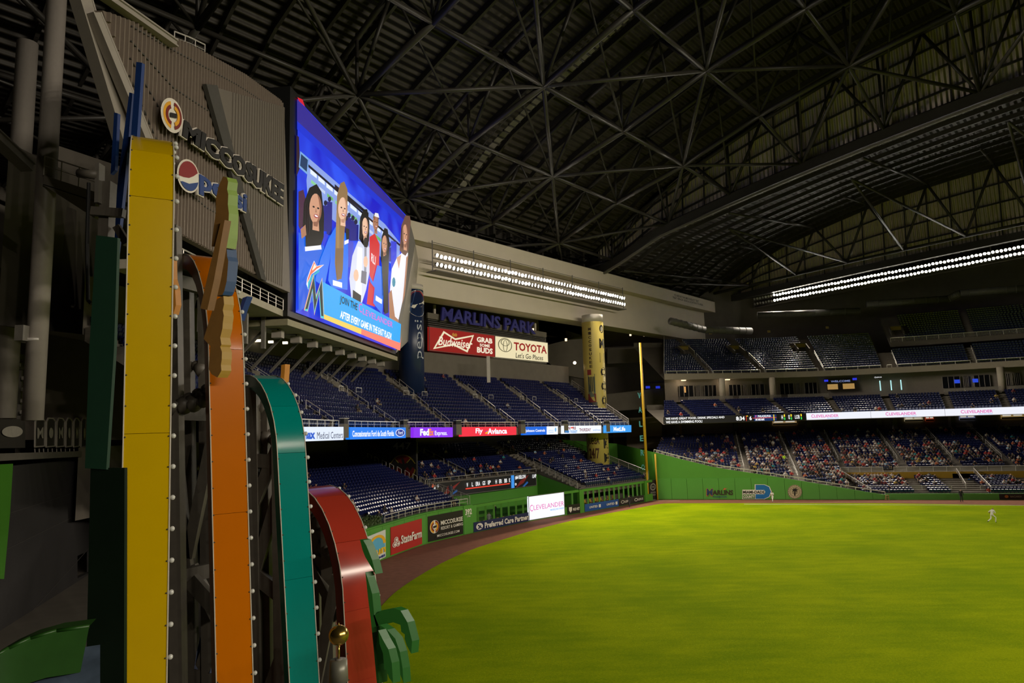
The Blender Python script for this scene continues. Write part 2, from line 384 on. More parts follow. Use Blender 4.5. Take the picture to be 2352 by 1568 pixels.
# far panel truss
t_ = thing('roof_truss', 'dark steel truss below the brown cladding of the far roof panel', 'roof truss', GR(97, 0, 44), 'dark roof trusses under the far roof panel')
nn = [GR(96, t, zD(t)+1.) for t in range(0, 122, 11)]; up = [GR(92, t, zB(t)*.15+zC(t)*.85-1.2) for t in range(6, 116, 11)]; lf = [GR(60, t, zB(t)-.6) for t in range(0, 122, 22)]
for j in range(len(nn)-1):
    MB().tube(nn[j], nn[j+1], .35).build('bottom_chord', steeld, t_, True)
    if j < len(up):
        MB().tube(nn[j], up[j], .25).build('web_member', steeld, t_, True); MB().tube(up[j], nn[j+1], .25).build('web_member', steeld, t_, True)
        MB().tube(up[j], GR(74, 6+11*j, zB(6+11*j)*.5+zC(6+11*j)*.5-1.5), .2).build('cross_brace', tube_l, t_, True)
    if j % 2 == 0:
        MB().tube(lf[j//2], nn[j], .22).build('cross_brace', tube_l, t_, True); MB().tube(lf[j//2], nn[j+1], .22).build('diagonal_brace', tube_l, t_, True)
        MB().tube(GR(51, 11*j+4, zB(11*j+4)-1.2), up[min(j, len(up)-1)], .2).build('diagonal_brace', tube_l, t_, True)
# catwalk along the roof
cw = thing('roof_catwalk', 'narrow grated catwalk hung under the roof deck between trusses', 'catwalk', GR(4, 0, 50))
cp = [GR(5-i*.2, -6+6*i, zA(-6+6*i)-3.0) for i in range(16)]
for i in range(15):
    MB().bar(cp[i], cp[i+1], 1.1, .12).build('grating', steelg, cw)
    for k in range(6): MB().bar(cp[i].lerp(cp[i+1], k/6)+gD*-.6, cp[i].lerp(cp[i+1], k/6)+gD*.6+V3((0, 0, 0.)), .25, .3).build('cross_bar', tube_l, cw)
for sd in (-.55, .55): MB().path([p+gD*sd+V3((0, 0, 1.1)) for p in cp], .05).build('handrail', steelg, cw)

# the white track beam
gt = struct(MB().build('track_beam', plaster)) if False else None
def gbox(name, a0, a1, t0, t1, z0, z1, mat, parent=None):
    mb = MB(); lo = [GR(a0, t0, z0), GR(a1, t0, z0), GR(a1, t1, z0), GR(a0, t1, z0)]
    mb.hexa(lo, [p+V3((0, 0, z1-z0)) for p in lo]); return mb.build(name, mat, parent)
tb = struct(gbox('track_beam', -25, 95, -3.6, 0.2, 32.3, 39.6, plaster))
gbox('upper_fascia', -25, 97, -2, 2.2, 39.6, 42.2, plaster, tb)
gbox('cap_rail', -25, 97, -1.5, 1.6, 42.2, 42.5, concrete_d, tb)
for k in range(28):                                # posts of the carriage zone between beam and roof
    a = -24+k*4.3; gbox('carriage_post', a, a+.5, -2.2, -1.2, 42.5, 46.5, steeld, tb)
gbox('carriage_rail', -25, 97, -1.8, -1.3, 44.2, 44.6, steeld, tb)
gbox('carriage_wall', -25, 97, -3.4, -3.2, 42.2, 47.5, steeld, tb)
q = [GR(74, 2.2, 41.6), GR(89, 2.2, 41.6), GR(89, 2.2, 40.3), GR(74, 2.2, 40.3)]
items(tb, q, [('t', 'lettering', 'TO REPORT FAN MISCONDUCT TEXT', (.05, .05, .86, .42), flat('2a2622')), ('t', 'lettering', '"FISH" <SPACE> ISSUE & LOCATION TO 69050', (.0, .52, 1, .9), flat('2a2622'))], .02)

# ---------------------------------------------------------------- floodlight banks
lampL = M('lamp_glow', (1., .93, .80), .3, emit=25.)
lampO = M('lamp_lens_off', (.5, .5, .48), .15, var=0)
def lamp_mesh(lens):
    mb = MB(); n = 10
    ring = lambda y, r: [(r*math.cos(6.28318*i/n), y, r*math.sin(6.28318*i/n)) for i in range(n)]
    a, b, c = ring(.35, .12), ring(0, .30), ring(-.04, .27)
    mb.add(a+b, [(i, (i+1) % n, n+(i+1) % n, n+i) for i in range(n)]+[tuple(range(n))], 0)
    mb.add(c, [tuple(range(n))], 1); mb.add(b+c, [(i, (i+1) % n, n+(i+1) % n, n+i) for i in range(n)], 0)
    return mb.mesh('lamp', [steelg, lens])
LM, LO = lamp_mesh(lampL), lamp_mesh(lampO)
def bank(label, p0, p1, aim, n, rows, tilt, power, nsp, offn=0, cone=90, off=None):
    t = thing('floodlight_bank' if off is None else 'floodlight_bank_'+off+'_offscreen', label, 'floodlight', p0, None); d = (p1-p0); L = d.length; d.normalize()
    nf = V3((aim.x-p0.x, aim.y-p0.y, 0)); nf -= d*nf.dot(d); nf.normalize()
    ang = math.atan2(nf.y, nf.x)+math.pi/2            # lamp faces local -Y
    for r in range(rows):
        zr = r*1.25
        MB().bar(p0-nf*.35+V3((0, 0, zr-.35)), p1-nf*.35+V3((0, 0, zr-.35)), .12, .12).build('support_rail', steelg, t)
        for i in range(n):
            p = p0.lerp(p1, (i+.5)/n)+V3((0, 0, zr+random.uniform(-.06, .06)))
            o = link('lamp', LO if i < offn else LM, t, p-p0)
            o.rotation_euler = (random.uniform(-.06, .1)+tilt, 0, ang+random.uniform(-.35, .35))
    for i in range(7):
        p = p0.lerp(p1, i/6)-nf*.5
        MB().bar(p-V3((0, 0, 1.)), p+V3((0, 0, rows*1.25+1.)), .14, .14).build('hanger_post', steelg, t)
    MB().prism([p0-nf*1.8-V3((0, 0, 1.)), p1-nf*1.8-V3((0, 0, 1.)), p1+nf*.2-V3((0, 0, 1.)), p0+nf*.2-V3((0, 0, 1.))], V3((0, 0, .15))).build('tray', steelg, t)
    MB().path([p0-nf*.6+V3((0, 0, rows*1.25+.8)), p1-nf*.6+V3((0, 0, rows*1.25+.8))], .05).build('top_rail', steelg, t)
    for i in range(nsp):                              # the light of the lamps, one spot for each group of lamps
        f = (i+.5)/nsp; p = p0.lerp(p1, f)+nf*.8+V3((0, 0, .6)); L_ = bpy.data.lights.new('lamp_beam', 'SPOT')
        L_.energy = power/nsp*POWER; L_.spot_size = math.radians(cone); L_.spot_blend = .6; L_.shadow_soft_size = .6; L_.color = (1., .90, .74)
        o = bpy.data.objects.new('lamp_beam' if off is None else 'floodlight_%s_%s_offscreen' % (off, ('first', 'second', 'third', 'fourth', 'fifth', 'sixth', 'seventh', 'eighth')[i]), L_); COL.objects.link(o); o.parent = t; o.location = p-p0
        dr = (V3(aim)+d*((f-.5)*L*.7)-p); o.rotation_euler = dr.to_track_quat('-Z', 'Y').to_euler()
    return t
bank('double row of bright floodlights along the white track beam', GR(1.5, 3.4, 36.3), GR(52, 3.4, 36.3), V3((55, 82, 0)), 62, 2, .25, 100000, 8, 0, 120)
bank('long double row of floodlights below the far roof panel', GR(100.5, 10, 41.1), GR(100.5, 68, 44.0), V3((45, 80, 0)), 84, 2, .25, 105000, 8, 7, 84)
bank('double row of floodlights on the opposite track beam facing the sculpture', GR(-20, 150, 42.), GR(35, 150, 42.), V3((0, 60, 0)), 40, 2, .25, 210000, 8, 0, 74, 'opposite_beam')
bank('second double row of floodlights on the opposite track beam near home plate', GR(-78, 150, 42.), GR(-24, 150, 42.), V3((15, 48, 0)), 40, 2, .25, 150000, 8, 0, 62, 'home_plate_beam')
# ---------------------------------------------------------------- seating
SEATS = []                                         # (pos, angle, stand key)
class Stand:
    def __init__(s, key, curve, s0, s1, off, z0, rows, tread, riser, aisles, mat=concrete, pitch=.5, zs=None, seats=True, name='seating_tier', label=None, gap=.65, skip=None, rs0=None):
        s.rs0 = rs0
        s.c, s.s0, s.s1, s.off, s.z0, s.rows, s.tread, s.riser, s.zs = curve, s0, s1, off, z0, rows, tread, riser, zs
        n = max(3, int((s1-s0)/2.0)); qs = np.linspace(s0, s1, n); mb = MB()
        for k in range(rows):
            if rs0: qs = np.linspace(rs0(k), s1, n)
            a = [s.pt(k, q, 0) for q in qs]; b = [s.pt(k, q, tread) for q in qs]
            lo = [p-V3((0, 0, riser if k else 1.0)) for p in a]
            mb.add(a+b, [(i, i+1, n+i+1, n+i) for i in range(n-1)])
            mb.add(lo+a, [(i, i+1, n+i+1, n+i) for i in range(n-1)])
        qs = np.linspace(s0, s1, n)
        f = [s.pt(0, q, 0)-V3((0, 0, 1.)) for q in qs]; b = [s.pt(rows-1, q, tread)-V3((0, 0, 1.)) for q in qs]; b2 = [s.pt(rows-1, q, tread) for q in qs]
        mb.add(f+b, [(i, n+i, n+i+1, i+1) for i in range(n-1)]); mb.add(b+b2, [(i, i+1, n+i+1, n+i) for i in range(n-1)])
        for q in ((s0, s1) if not rs0 else (s1,)):    # end walls
            pr = [s.pt(0, q, 0)-V3((0, 0, 1.))]
            for k in range(rows): pr += [s.pt(k, q, 0), s.pt(k, q, tread)]
            pr.append(s.pt(rows-1, q, tread)-V3((0, 0, 1.))); mb.add(pr, [tuple(range(len(pr)))])
        for aq in aisles:                          # half steps in the aisles
            for k in range(1, rows):
                p = s.pt(k, aq, -tread*.25); nn = curve.nor(aq); tt = V3((nn.y, -nn.x, 0))
                mb.box(p-V3((0, 0, riser*.75)), 1.05, tread*.5, riser*.5, (tt, nn, V3((0, 0, 1))))
        s.o = struct(mb.build(name, mat)); s.n = n
        bounds = [s0+.3]+[x for a in sorted(aisles) for x in (a-gap, a+gap)]+[s1-.3]
        s.secs = [(bounds[i], bounds[i+1]) for i in range(0, len(bounds), 2) if bounds[i+1]-bounds[i] > 1]
        if seats:
            for k in range(rows):
                for (a, b) in s.secs:
                    if rs0: a = max(a, rs0(k)+.2)
                    if b-a < .6: continue
                    L = (s.pt(k, b, 0)-s.pt(k, a, 0)).length; m = int(L/pitch)
                    for i in range(m):
                        q = a+(b-a)*(i+.5)/m
                        if skip and skip(k, q): continue
                        nn = curve.nor(q); SEATS.append((s.pt(k, q, tread*.55), math.atan2(-nn.y, -nn.x)-math.pi/2, key, k))
    def pt(s, k, q, d):
        p = s.c.at(q, s.off+k*s.tread+d); zz = s.z0 if s.zs is None else float(np.interp(q, s.zs[0], s.zs[1]))
        p.z = zz+k*s.riser; return p
RAILN = {}
def rail(label, pts, h=1.0, spacing=1.5, mid=1, r=.035, mat=alu, group=None, glass=None, name='railing'):
    t = thing(name, label, 'railing', pts[0], group); up = V3((0, 0, h))
    MB().path([p+up for p in pts], r*1.25, 6).build('top_rail', mat, t)
    for m in range(mid): MB().path([p+up*((m+1)/(mid+1)) for p in pts], r*.6, 4).build('mid_rail', mat, t)
    L = [0.]
    for i in range(1, len(pts)): L.append(L[-1]+(pts[i]-pts[i-1]).length)
    n = max(1, int(round(L[-1]/spacing))); key = (h, r, mat.name)
    if key not in RAILN: RAILN[key] = MB().tube((0, 0, 0), (0, 0, h), r, 6).mesh('post', mat)
    for i in range(n+1):
        q = L[-1]*i/n; j = min(len(pts)-2, max(0, int(np.searchsorted(L, q))-1)); f = (q-L[j])/max(1e-6, L[j+1]-L[j])
        link('post', RAILN[key], t, pts[j].lerp(pts[j+1], f)-pts[0])
    if glass:
        mb = MB()
        for i in range(len(pts)-1): mb.quad(pts[i]+up*.08, pts[i+1]+up*.08, pts[i+1]+up*.92, pts[i]+up*.92)
        mb.build('infill', glass, t)
    return t
balus = M('baluster_screen', (.30, .27, .24), .5, var=.05, alpha=.35)
# outfield wall section points
pw = {x: WC.px(x) for x in (697, 760, 812, 883, 895, 967, 981, 1062, 1085, 1212, 1218, 1294, 1303, 1331, 1340, 1342, 1420, 1478, 1485)}
wA, wB, wC = pw[1085], pw[1340], WC.len-.3
# A: lower corner stand, B: behind the relief pen board, C: lower stand by the foul pole
qh0, qh1 = WC.px(800), WC.px(888)
sA0 = float(np.interp(62., WC.p[60:, 1], WC.s[60:]))
stA = Stand('A', WC, sA0, wA-.6, .9, 3.5, 21, .9, .27, [WC.px(800), ], gap=.75, skip=lambda k, q: k < 2 and qh0-1. < q < qh1+.4)
bo = 9.6
bs0, bs1 = wA+1.0, wB-.6
stB = Stand('B', WC, bs0, bs1, bo, 5.85, 14, .9, .31, [bs0+(bs1-bs0)*.42], mat=concrete_d)
skC = lambda k, q: (WC.at(q, .6+k*.9+.5)-V3((P(1363, 800, 124.).x, 124., 0))).length < 2.5
stC = Stand('C', WC, wB, WC.len+.0, .6, 3.55, 23, .9, .29, [wB+1.4], skip=skC)
# U: upper deck
zsU = ([0, UC.px(740, 13.3), UC.px(1000, 13.3), UC.px(1340, 13.3), UC.len], [13.75, 13.55, 13.3, 12.85, 12.65])
uA = [UC.px(x, 13.3) for x in (772, 912, 1034, 1184, 1284, 1382)]
COLP = [(P(945, 800, 93.).x, 93., 2.1), (P(1363, 800, 124.).x, 124., 2.4)]
def skU(k, q):
    p = UC.at(q, k*.78+.4)
    if any((p.x-x)**2+(p.y-y)**2 < r*r for x, y, r in COLP): return True
    return 8 <= k <= 12 and any(abs(q-a) < 1.3 for a in uA)
stU = Stand('U', UC, .3, UC.len-.3, 0., 13.4, 16, .78, .50, uA, zs=zsU, pitch=.5, skip=skU)
# soffit and back walls of the outfield stands
bw = MB(); n = 40
qs = np.linspace(.3, UC.len, n)
lo = [stU.pt(16, q, 0.2)-V3((0, 0, 1)) for q in qs]; hi = [p+V3((0, 0, 4.4)) for p in lo]
mbw = MB().add(lo+hi, [(i, i+1, n+i+1, n+i) for i in range(n-1)])
bwl = struct(mbw.build('wall_upper_concourse', concrete))
dark_in = concrete
lo2 = [stU.pt(16, q, 7.)+V3((0, 0, 0)) for q in qs]; hi2 = [p+V3((0, 0, 14)) for p in lo2]
struct(MB().add(lo2+hi2, [(i, i+1, n+i+1, n+i) for i in range(n-1)]).build('wall_concourse_back', dark_in))
fl_ = [p+V3((0, 0, 4.4-1)) for p in lo]
struct(MB().add([p+V3((0,0,0)) for p in lo]+lo2, [(i, i+1, n+i+1, n+i) for i in range(n-1)]).build('floor_upper_concourse', concrete_d))
qs2 = np.linspace(sA0, WC.len+2, n)
lo = [WC.at(q, 24.)+V3((0, 0, 6.)) for q in qs2]; hi = [p+V3((0, 0, 6.5)) for p in lo]
struct(MB().add(lo+hi, [(i, i+1, n+i+1, n+i) for i in range(n-1)]).build('wall_lower_concourse', concrete_d))
lo = [WC.at(q, 20.)+V3((0, 0, 9.6)) for q in qs2]; lo2 = [WC.at(q, 30.)+V3((0, 0, 9.6)) for q in qs2]
# mullions and windows of the upper concourse
for k, x in enumerate(range(660, 960, 27)):
    q = UC.px(min(1400, x+165), 13.3); p = stU.pt(16, q, .3)
    c = MB().box(p+V3((0, 0, 6.2)), .35, .35, 6.6).build('mullion', steelg, bwl)
for zz in (4.6, 6.4, 8.2):
    MB().path([stU.pt(16, q, .3)+V3((0, 0, zz)) for q in np.linspace(UC.px(760, 13.3), UC.px(1120, 13.3), 14)], .06, 4).build('glazing_bar', steelg, bwl)
# front rail, pilasters and handrails of the upper deck
ru = [0.5]+uA+[UC.len-.4]
rl_lab = ['front rail of the upper deck above the white medical board', 'front rail of the upper deck above the royal blue board', 'front rail of the upper deck above the purple board', 'front rail of the upper deck above the red board', 'front rail of the upper deck above the two-part blue and white board', 'front rail of the upper deck above the heart lettering board', 'front rail of the upper deck above the sky blue board']
for i in range(7):
    a, b = ru[i]+(.6 if i else 0), ru[i+1]-(-.6 if i < 6 else 0)
    rail('aluminium '+rl_lab[i], [stU.pt(0, q, -.12)+V3((0, 0, .12)) for q in np.linspace(a+.5, min(b, UC.len-.3)-.3, 9)], .62, 1.45, 1)
for i, q in enumerate(uA):
    q2 = q+1.0; p = stU.pt(0, q2, -.35); nn = UC.nor(q2); tt = V3((nn.y, -nn.x, 0))
    t = thing('pilaster_box', 'concrete pilaster with a dark box at the foot of aisle '+['beside the white medical board', 'beside the royal blue board', 'beside the purple board', 'beside the red board', 'beside the two-part blue board', 'beside the heart lettering board'][i], 'pilaster', p-V3((0, 0, 1)))
    MB().box(p+V3((0, 0, -.2)), 1.05, .5, 1.3, (tt, nn, V3((0, 0, 1)))).build('block', concrete, t)
    MB().box(p+V3((0, 0, .68)), .95, .4, .42, (tt, nn, V3((0, 0, 1)))).build('dark_box', black, t)
    MB().box(p+V3((0, 0, .94)), 1.1, .55, .08, (tt, nn, V3((0, 0, 1)))).build('cap', alu, t)
aw = ['above the white medical board', 'above the royal blue board', 'above the purple board', 'above the red board', 'above the two-part blue board', 'above the heart lettering board']
for i, q in enumerate(uA):
    for j, (r0, r1, sd) in enumerate(((0, 4, .35), (4, 8, -.1), (8, 12, .5), (8, 12, -.5))):
        p = [stU.pt(k, q+sd, .2) for k in np.linspace(r0+.3, r1-.3, 3)]
        rail(['lower', 'middle', 'upper right', 'upper left'][j]+' sloping aisle handrail of the upper deck '+aw[i], p, .9, 1.6, 1, .03)
    for sd in (-1.6, 1.6):                           # gates round the stairwell
        p = stU.pt(8, q+sd, .1); pe = stU.pt(8, q+sd+.9, .1)
        rail('short gate rail '+('left' if sd < 0 else 'right')+' of the stairwell '+aw[i], [p, pe], .95, .9, 1, .03)
    nn = UC.nor(q); tt = V3((nn.y, -nn.x, 0)); a = stU.pt(8.3, q, 0); b = stU.pt(12, q, 0)
    pr = [a-tt*.75, b-tt*.75, b+tt*.75, a+tt*.75]
    tp = [V3((x.x, x.y, stU.pt(12, q, 0).z+.15)) for x in pr]
    vt = thing('stairwell', 'concrete stairwell opening in the upper deck aisle '+aw[i], 'stairwell', a)
    MB().hexa([pr[0]-V3((0, 0, .4)), V3((pr[1].x, pr[1].y, pr[0].z-.4)), V3((pr[1].x, pr[1].y, pr[1].z+.2)), pr[0]+V3((0, 0, .3))], [x+tt*.12 for x in [pr[0]-V3((0, 0, .4)), V3((pr[1].x, pr[1].y, pr[0].z-.4)), V3((pr[1].x, pr[1].y, pr[1].z+.2)), pr[0]+V3((0, 0, .3))]]).build('side_wall', concrete, vt)
    MB().box(a.lerp(b, .5)+V3((0, 0, -.1)), 1.4, .1, 1.3, (tt, nn, V3((0, 0, 1)))).build('back_wall', concrete, vt)
# end rail
rail('tall sloping end rail of the upper deck beside the yellow column', [stU.pt(k, UC.len-.35, .1) for k in (0, 5, 10, 15)], 1.3, 1.7, 2, glass=balus)

# ---------------------------------------------------------------- right-hand stands
RT_ = [0, 12, 24, 36, 60, 95]
def rpx(t, s=0, z=0): return proj(R(t, s, z))[0]
tpx = lambda x, s=0., z=0.: float(np.interp(x, [rpx(t, s, z) for t in np.linspace(-30, 95, 120)], np.linspace(-30, 95, 120)))
plR = Pl((RA.x, RA.y), (RB.x, RB.y))
topR = [(1508, 1038), (1560, 1052), (1650, 1074), (1750, 1089), (1850, 1105), (1950, 1122), (2030, 1136)]
zt = [(tpx(x), plR.pt(x, y).z) for x, y in topR]; zt.append((95, .75)); ZT = (np.array([a for a, _ in zt]), np.array([b for _, b in zt]))
def zr0(t): return float(np.interp(t, *ZT))
ZBK, SBK = 10.5, 29.0
t19 = tpx(1955)
def bowl(t, s):
    if t < t19: z0 = zr0(t); return z0-.15+(ZBK-z0)*s/SBK
    return 3.7+(ZBK-3.7)*(s-10.5)/(SBK-10.5)
mb = MB(); ts = list(np.linspace(0, t19, 24)); ss = np.linspace(0, SBK, 20)
for i in range(23):
    for j in range(19): mb.quad(*[R(t, s, bowl(min(t, t19-1e-3), s)-.25) for t, s in ((ts[i], ss[j]), (ts[i+1], ss[j]), (ts[i+1], ss[j+1]), (ts[i], ss[j+1]))])
ts2 = np.linspace(t19, 95, 20); ss2 = np.linspace(10.5, SBK, 14)
for i in range(19):
    for j in range(13): mb.quad(*[R(t, s, bowl(t+1e-3, s)-.25) for t, s in ((ts2[i], ss2[j]), (ts2[i+1], ss2[j]), (ts2[i+1], ss2[j+1]), (ts2[i], ss2[j+1]))])
bz = lambda s: .9+(s-1.5)*.20
for j in range(8):
    a, b = 1.5+j*1.1, 1.5+(j+1)*1.1
    mb.quad(R(t19, a, bz(a)-.2), R(95, a, bz(a)-.2), R(95, b, bz(a)-.2), R(t19, b, bz(a)-.2)); mb.quad(R(t19, b, bz(a)-.2), R(95, b, bz(a)-.2), R(95, b, bz(b)-.2), R(t19, b, bz(b)-.2))
struct(mb.build('seating_bowl', concrete_d))
angR = math.atan2(-RN.y, -RN.x)-math.pi/2
aisR = [tpx(x, 15, 6) for x in (1700, 1810, 1925, 2060, 2185, 2300)]
def near_aisle(t, w_=.75): return any(abs(t-a) < w_ for a in aisR)
k = 0; z = 1.0
while z < ZBK:
    t = .4
    while t < 90:
        if t < t19:
            z0 = zr0(t); s = SBK*(z+.15-z0)/max(.4, ZBK-z0)
            ok = s > 1.0
        else:
            s = 10.5+(SBK-10.5)*(z-3.7)/(ZBK-3.7); ok = s > 11.0
        if ok and not near_aisle(t) and s < SBK-.4: SEATS.append((R(t, s, z-.25), angR, 'R', k))
        t += .52
    z += .36; k += 1
for j in range(8):
    s = 2.0+j*1.1; t = t19+.6
    while t < 90:
        if not near_aisle(t, .9) and not (abs(t-tpx(2210, 5, 2)) < 2.6): SEATS.append((R(t, s, bz(1.5+j*1.1)-.2), angR, 'F', j))
        t += .52
# K: club level behind the ribbon board, Q: upper level
KC = Curve([(24.8, 124.2), (42, 128), (58, 130), (74, 125.5), (89, 118), (97, 113)])
clubA = [KC.px(x, 14, 2.) for x in (1585, 1690, 1800, 1920, 2045, 2180, 2310)]
kS = KC.px(1524, 14)
QO = 9.5
qS = KC.px(1524, 23., QO); q94 = KC.px(2030, 23, QO)
upA = [KC.px(x, 23., QO) for x in (1632, 1752, 1886)]; upB = [KC.px(x, 23., QO) for x in (2055, 2236)]
rq0 = lambda k: KC.px(1525, 23.+k*.5, QO+k*.82)
rk0 = lambda k: KC.px(1526, 14+k*.4, .3+k*.85)
stK = Stand('K', KC, kS, KC.len-.2, .3, 13.75, 8, .85, .40, clubA, mat=concrete, rs0=rk0)
stQ1 = Stand('Q', KC, qS, q94, QO, 22.6, 17, .82, .50, upA, mat=concrete, rs0=rq0, skip=lambda k, q: 9 <= k <= 12 and any(-2.3 < q-a < .5 for a in upA))
stQ2 = Stand('Q', KC, q94+.02, KC.len-.2, QO, 22.6, 8, .82, .50, upB, mat=concrete)
stQ3 = Stand('Q', KC, q94+2.5, KC.len-.2, QO+8, 28.4, 13, .82, .52, [upB[0]+2.5, upB[1]+.8], mat=concrete, skip=lambda k, q: 3 <= k <= 6 and abs(q-upB[0]-2.3) < 1.5)
# the seat itself and its copies
mb = MB()
pf = [(-.23, 0.), (-.16, .035), (.16, .035), (.23, 0.)]          # back shell, curved in plan, facing +Y
def shell(z0, y0, z1, y1, th, mi=0):
    lo = [V3((x, y0-dy, z0)) for x, dy in pf]; hi = [V3((x*(1 if z1 < .7 else .88), y1-dy, z1)) for x, dy in pf]
    lo2 = [p+V3((0, th, 0)) for p in lo]; hi2 = [p+V3((0, th, 0)) for p in hi]
    for i in range(3):
        mb.quad(lo[i], hi[i], hi[i+1], lo[i+1]); mb.quad(lo2[i], lo2[i+1], hi2[i+1], hi2[i]); mb.quad(hi[i], hi2[i], hi2[i+1], hi[i+1])
    mb.quad(lo[0], lo2[0], hi2[0], hi[0]); mb.quad(lo[3], hi[3], hi2[3], lo2[3])
shell(.30, -.10, .60, -.16, .05); shell(.60, -.16, .84, -.26, .06)
mb.hexa([V3((-.21, -.02, .34)), V3((.21, -.02, .34)), V3((.21, .05, .34)), V3((-.21, .05, .34))], [V3((-.19, .04, .74)), V3((.19, .04, .74)), V3((.19, .13, .70)), V3((-.19, .13, .70))])
mb.hexa([V3((-.03, -.1, 0)), V3((.03, -.1, 0)), V3((.03, -.02, 0)), V3((-.03, -.02, 0))], [V3((-.03, -.1, .36)), V3((.03, -.1, .36)), V3((.03, -.02, .36)), V3((-.03, -.02, .36))])
seat_me = mb.mesh('stadium_seat', seatm)
SV = np.array(mb.v); SF = mb.f
# which seats hold spectators
occ = {}
for i, (p, a, key, k) in enumerate(SEATS):
    px, py, d = proj(p)
    pr = 0.
    if key == 'R':
        pr = .60 if 4 < k < 18 else .22
        if px < 1600: pr *= .35
        elif px < 1700: pr *= .75
        if px > 2200: pr *= .55
        if k > 22: pr *= .6
        pr *= .6+.8*(math.sin(p.x*.55+p.z*1.3) > -.2)
    elif key == 'F': pr = .75 if px < 2120 and k > 2 else .3 if k > 2 else .05
    elif key == 'U': pr = .006
    elif key == 'A': pr = .018 if k > 1 else .10
    elif key == 'B': pr = .035 if k > 1 else .22
    elif key == 'C': pr = .035
    elif key == 'K': pr = .035 if k < 3 else .008
    if random.random() < pr: occ[i] = 1
near = []
for i, (p, a, key, k) in enumerate(SEATS):
    px, py, d = proj(p)
    if key in ('U', 'A') and 706 < px < 2340 and i not in occ: near.append((d, i))
ORD = 'first second third fourth fifth sixth seventh eighth ninth tenth eleventh twelfth thirteenth fourteenth fifteenth sixteenth seventeenth eighteenth nineteenth twentieth twenty-first twenty-second twenty-third'.split()
near.sort(); ind = set(i for _, i in near[:300])
for i in ind:
    p, a, key, k = SEATS[i]; o = link('stadium_seat', seat_me, None, p, a)
    od = ORD[k]
    tag(o, 'navy folding seat in the %s row from the front rail of the upper deck' % od if key == 'U' else 'navy folding seat in the %s row above the green wall of the corner stand' % od, 'seat', 'navy seats of the upper deck' if key == 'U' else 'navy seats of the lower corner stand')
rest = [i for i in range(len(SEATS)) if i not in ind]
VV = np.zeros((len(rest)*len(SV), 3)); FF = []
for n_, i in enumerate(rest):
    p, a, key, k = SEATS[i]; c, s_ = math.cos(a), math.sin(a); o = n_*len(SV)
    VV[o:o+len(SV)] = SV@np.array([[c, s_, 0], [-s_, c, 0], [0, 0, 1]])+np.array(p)
    FF += [tuple(j+o for j in f) for f in SF]
me = bpy.data.meshes.new('stadium_seats'); me.from_pydata(VV, [], FF); me.materials.append(seatm)
tag(link('stadium_seats', me), 'rows of navy seats filling the stands around the field', 'seats', None, 'stuff')
# ---------------------------------------------------------------- outfield wall and fence (setting) with its boards
def wall_strip(name, q0, q1, z0, z1, mat, off0=0., off1=.35, parent=None, step=1.5):
    n = max(2, int((q1-q0)/step)+1); qs = np.linspace(q0, q1, n); mb = MB()
    for i in range(n-1):
        a, b = qs[i], qs[i+1]; lo = [WC.at(a, off0), WC.at(b, off0), WC.at(b, off1), WC.at(a, off1)]
        mb.hexa([p+V3((0, 0, z0)) for p in lo], [p+V3((0, 0, z1)) for p in lo])
    return mb.build(name, mat, parent)
ow = struct(wall_strip('outfield_wall', 0, pw[1085]+.0, 0, WH, wgreen))
wall_strip('wall_cap', 0, pw[1085], WH, WH+.12, wgreen2, -.05, .5, ow)
q = .5; padm = wgreen2
while q < pw[1085]-1.5:
    wall_strip('wall_pad', q, q+2.36, .15, WH-.05, padm, -.1, 0., ow); q += 2.4
def wall_q(q0, q1, z0, z1, off=-.16):
    a, b = WC.at(q0, off), WC.at(q1, off)
    return [a+V3((0, 0, z1)), b+V3((0, 0, z1)), b+V3((0, 0, z0)), a+V3((0, 0, z0))]
W_, K_ = flat('e8e2d6'), flat('14110f')
def wz(x, y): return Pl(tuple(WC.at(pw[x] if x in pw else WC.px(x))[:2]), tuple((WC.at(pw[x] if x in pw else WC.px(x))+WC.at(0)*0+V3((.6, .75, 0)))[:2])).pt(x, y).z
sign('wall_banner', 'pale wall banner with a yellow sun arch and blue and yellow lettering', 'banner', wall_q(WC.px(800), pw[883], .25, 3.0), flat('d9dcd4'), [
    ('p', 'sky_patch', [(.42, .42), (.50, .18), (.66, .10), (.84, .14), (.96, .32), (.97, .62), (.42, .75)], flat('5fb4d8')),
    ('r', 'sun_arch', (.72, .46, .27, .38, .19, .29, 2.9, 6.3), flat('f2b616')),
    ('t', 'lettering', 'h', (.34, .52, .50, .82), flat('27408f'), .04), ('t', 'lettering', 'Sun', (.52, .50, .98, .80), flat('f2c21a'), .03), ('t', 'lettering', 'MIAMI', (.40, .86, .95, .95), flat('27408f')),
    ('p', 'bottom_patch', [(0, .84), (.3, .78), (.34, .98), (0, 1)], flat('3f9fd0'))], .06)
sign('wall_banner', 'red wall banner with three white ovals and white lettering', 'banner', wall_q(pw[895], pw[967], .2, 3.05), flat('b3241c'), [
    ('r', 'oval', (.15, .50, .065, .10, .048, .075), W_), ('r', 'oval', (.10, .66, .065, .10, .048, .075), W_), ('r', 'oval', (.20, .66, .065, .10, .048, .075), W_),
    ('e', 'oval_fill', (.15, .50, .035, .05), W_), ('e', 'oval_fill', (.10, .66, .035, .05), W_), ('e', 'oval_fill', (.20, .66, .035, .05), W_),
    ('t', 'lettering', 'StateFarm', (.28, .40, .96, .72), W_, .03)], .06)
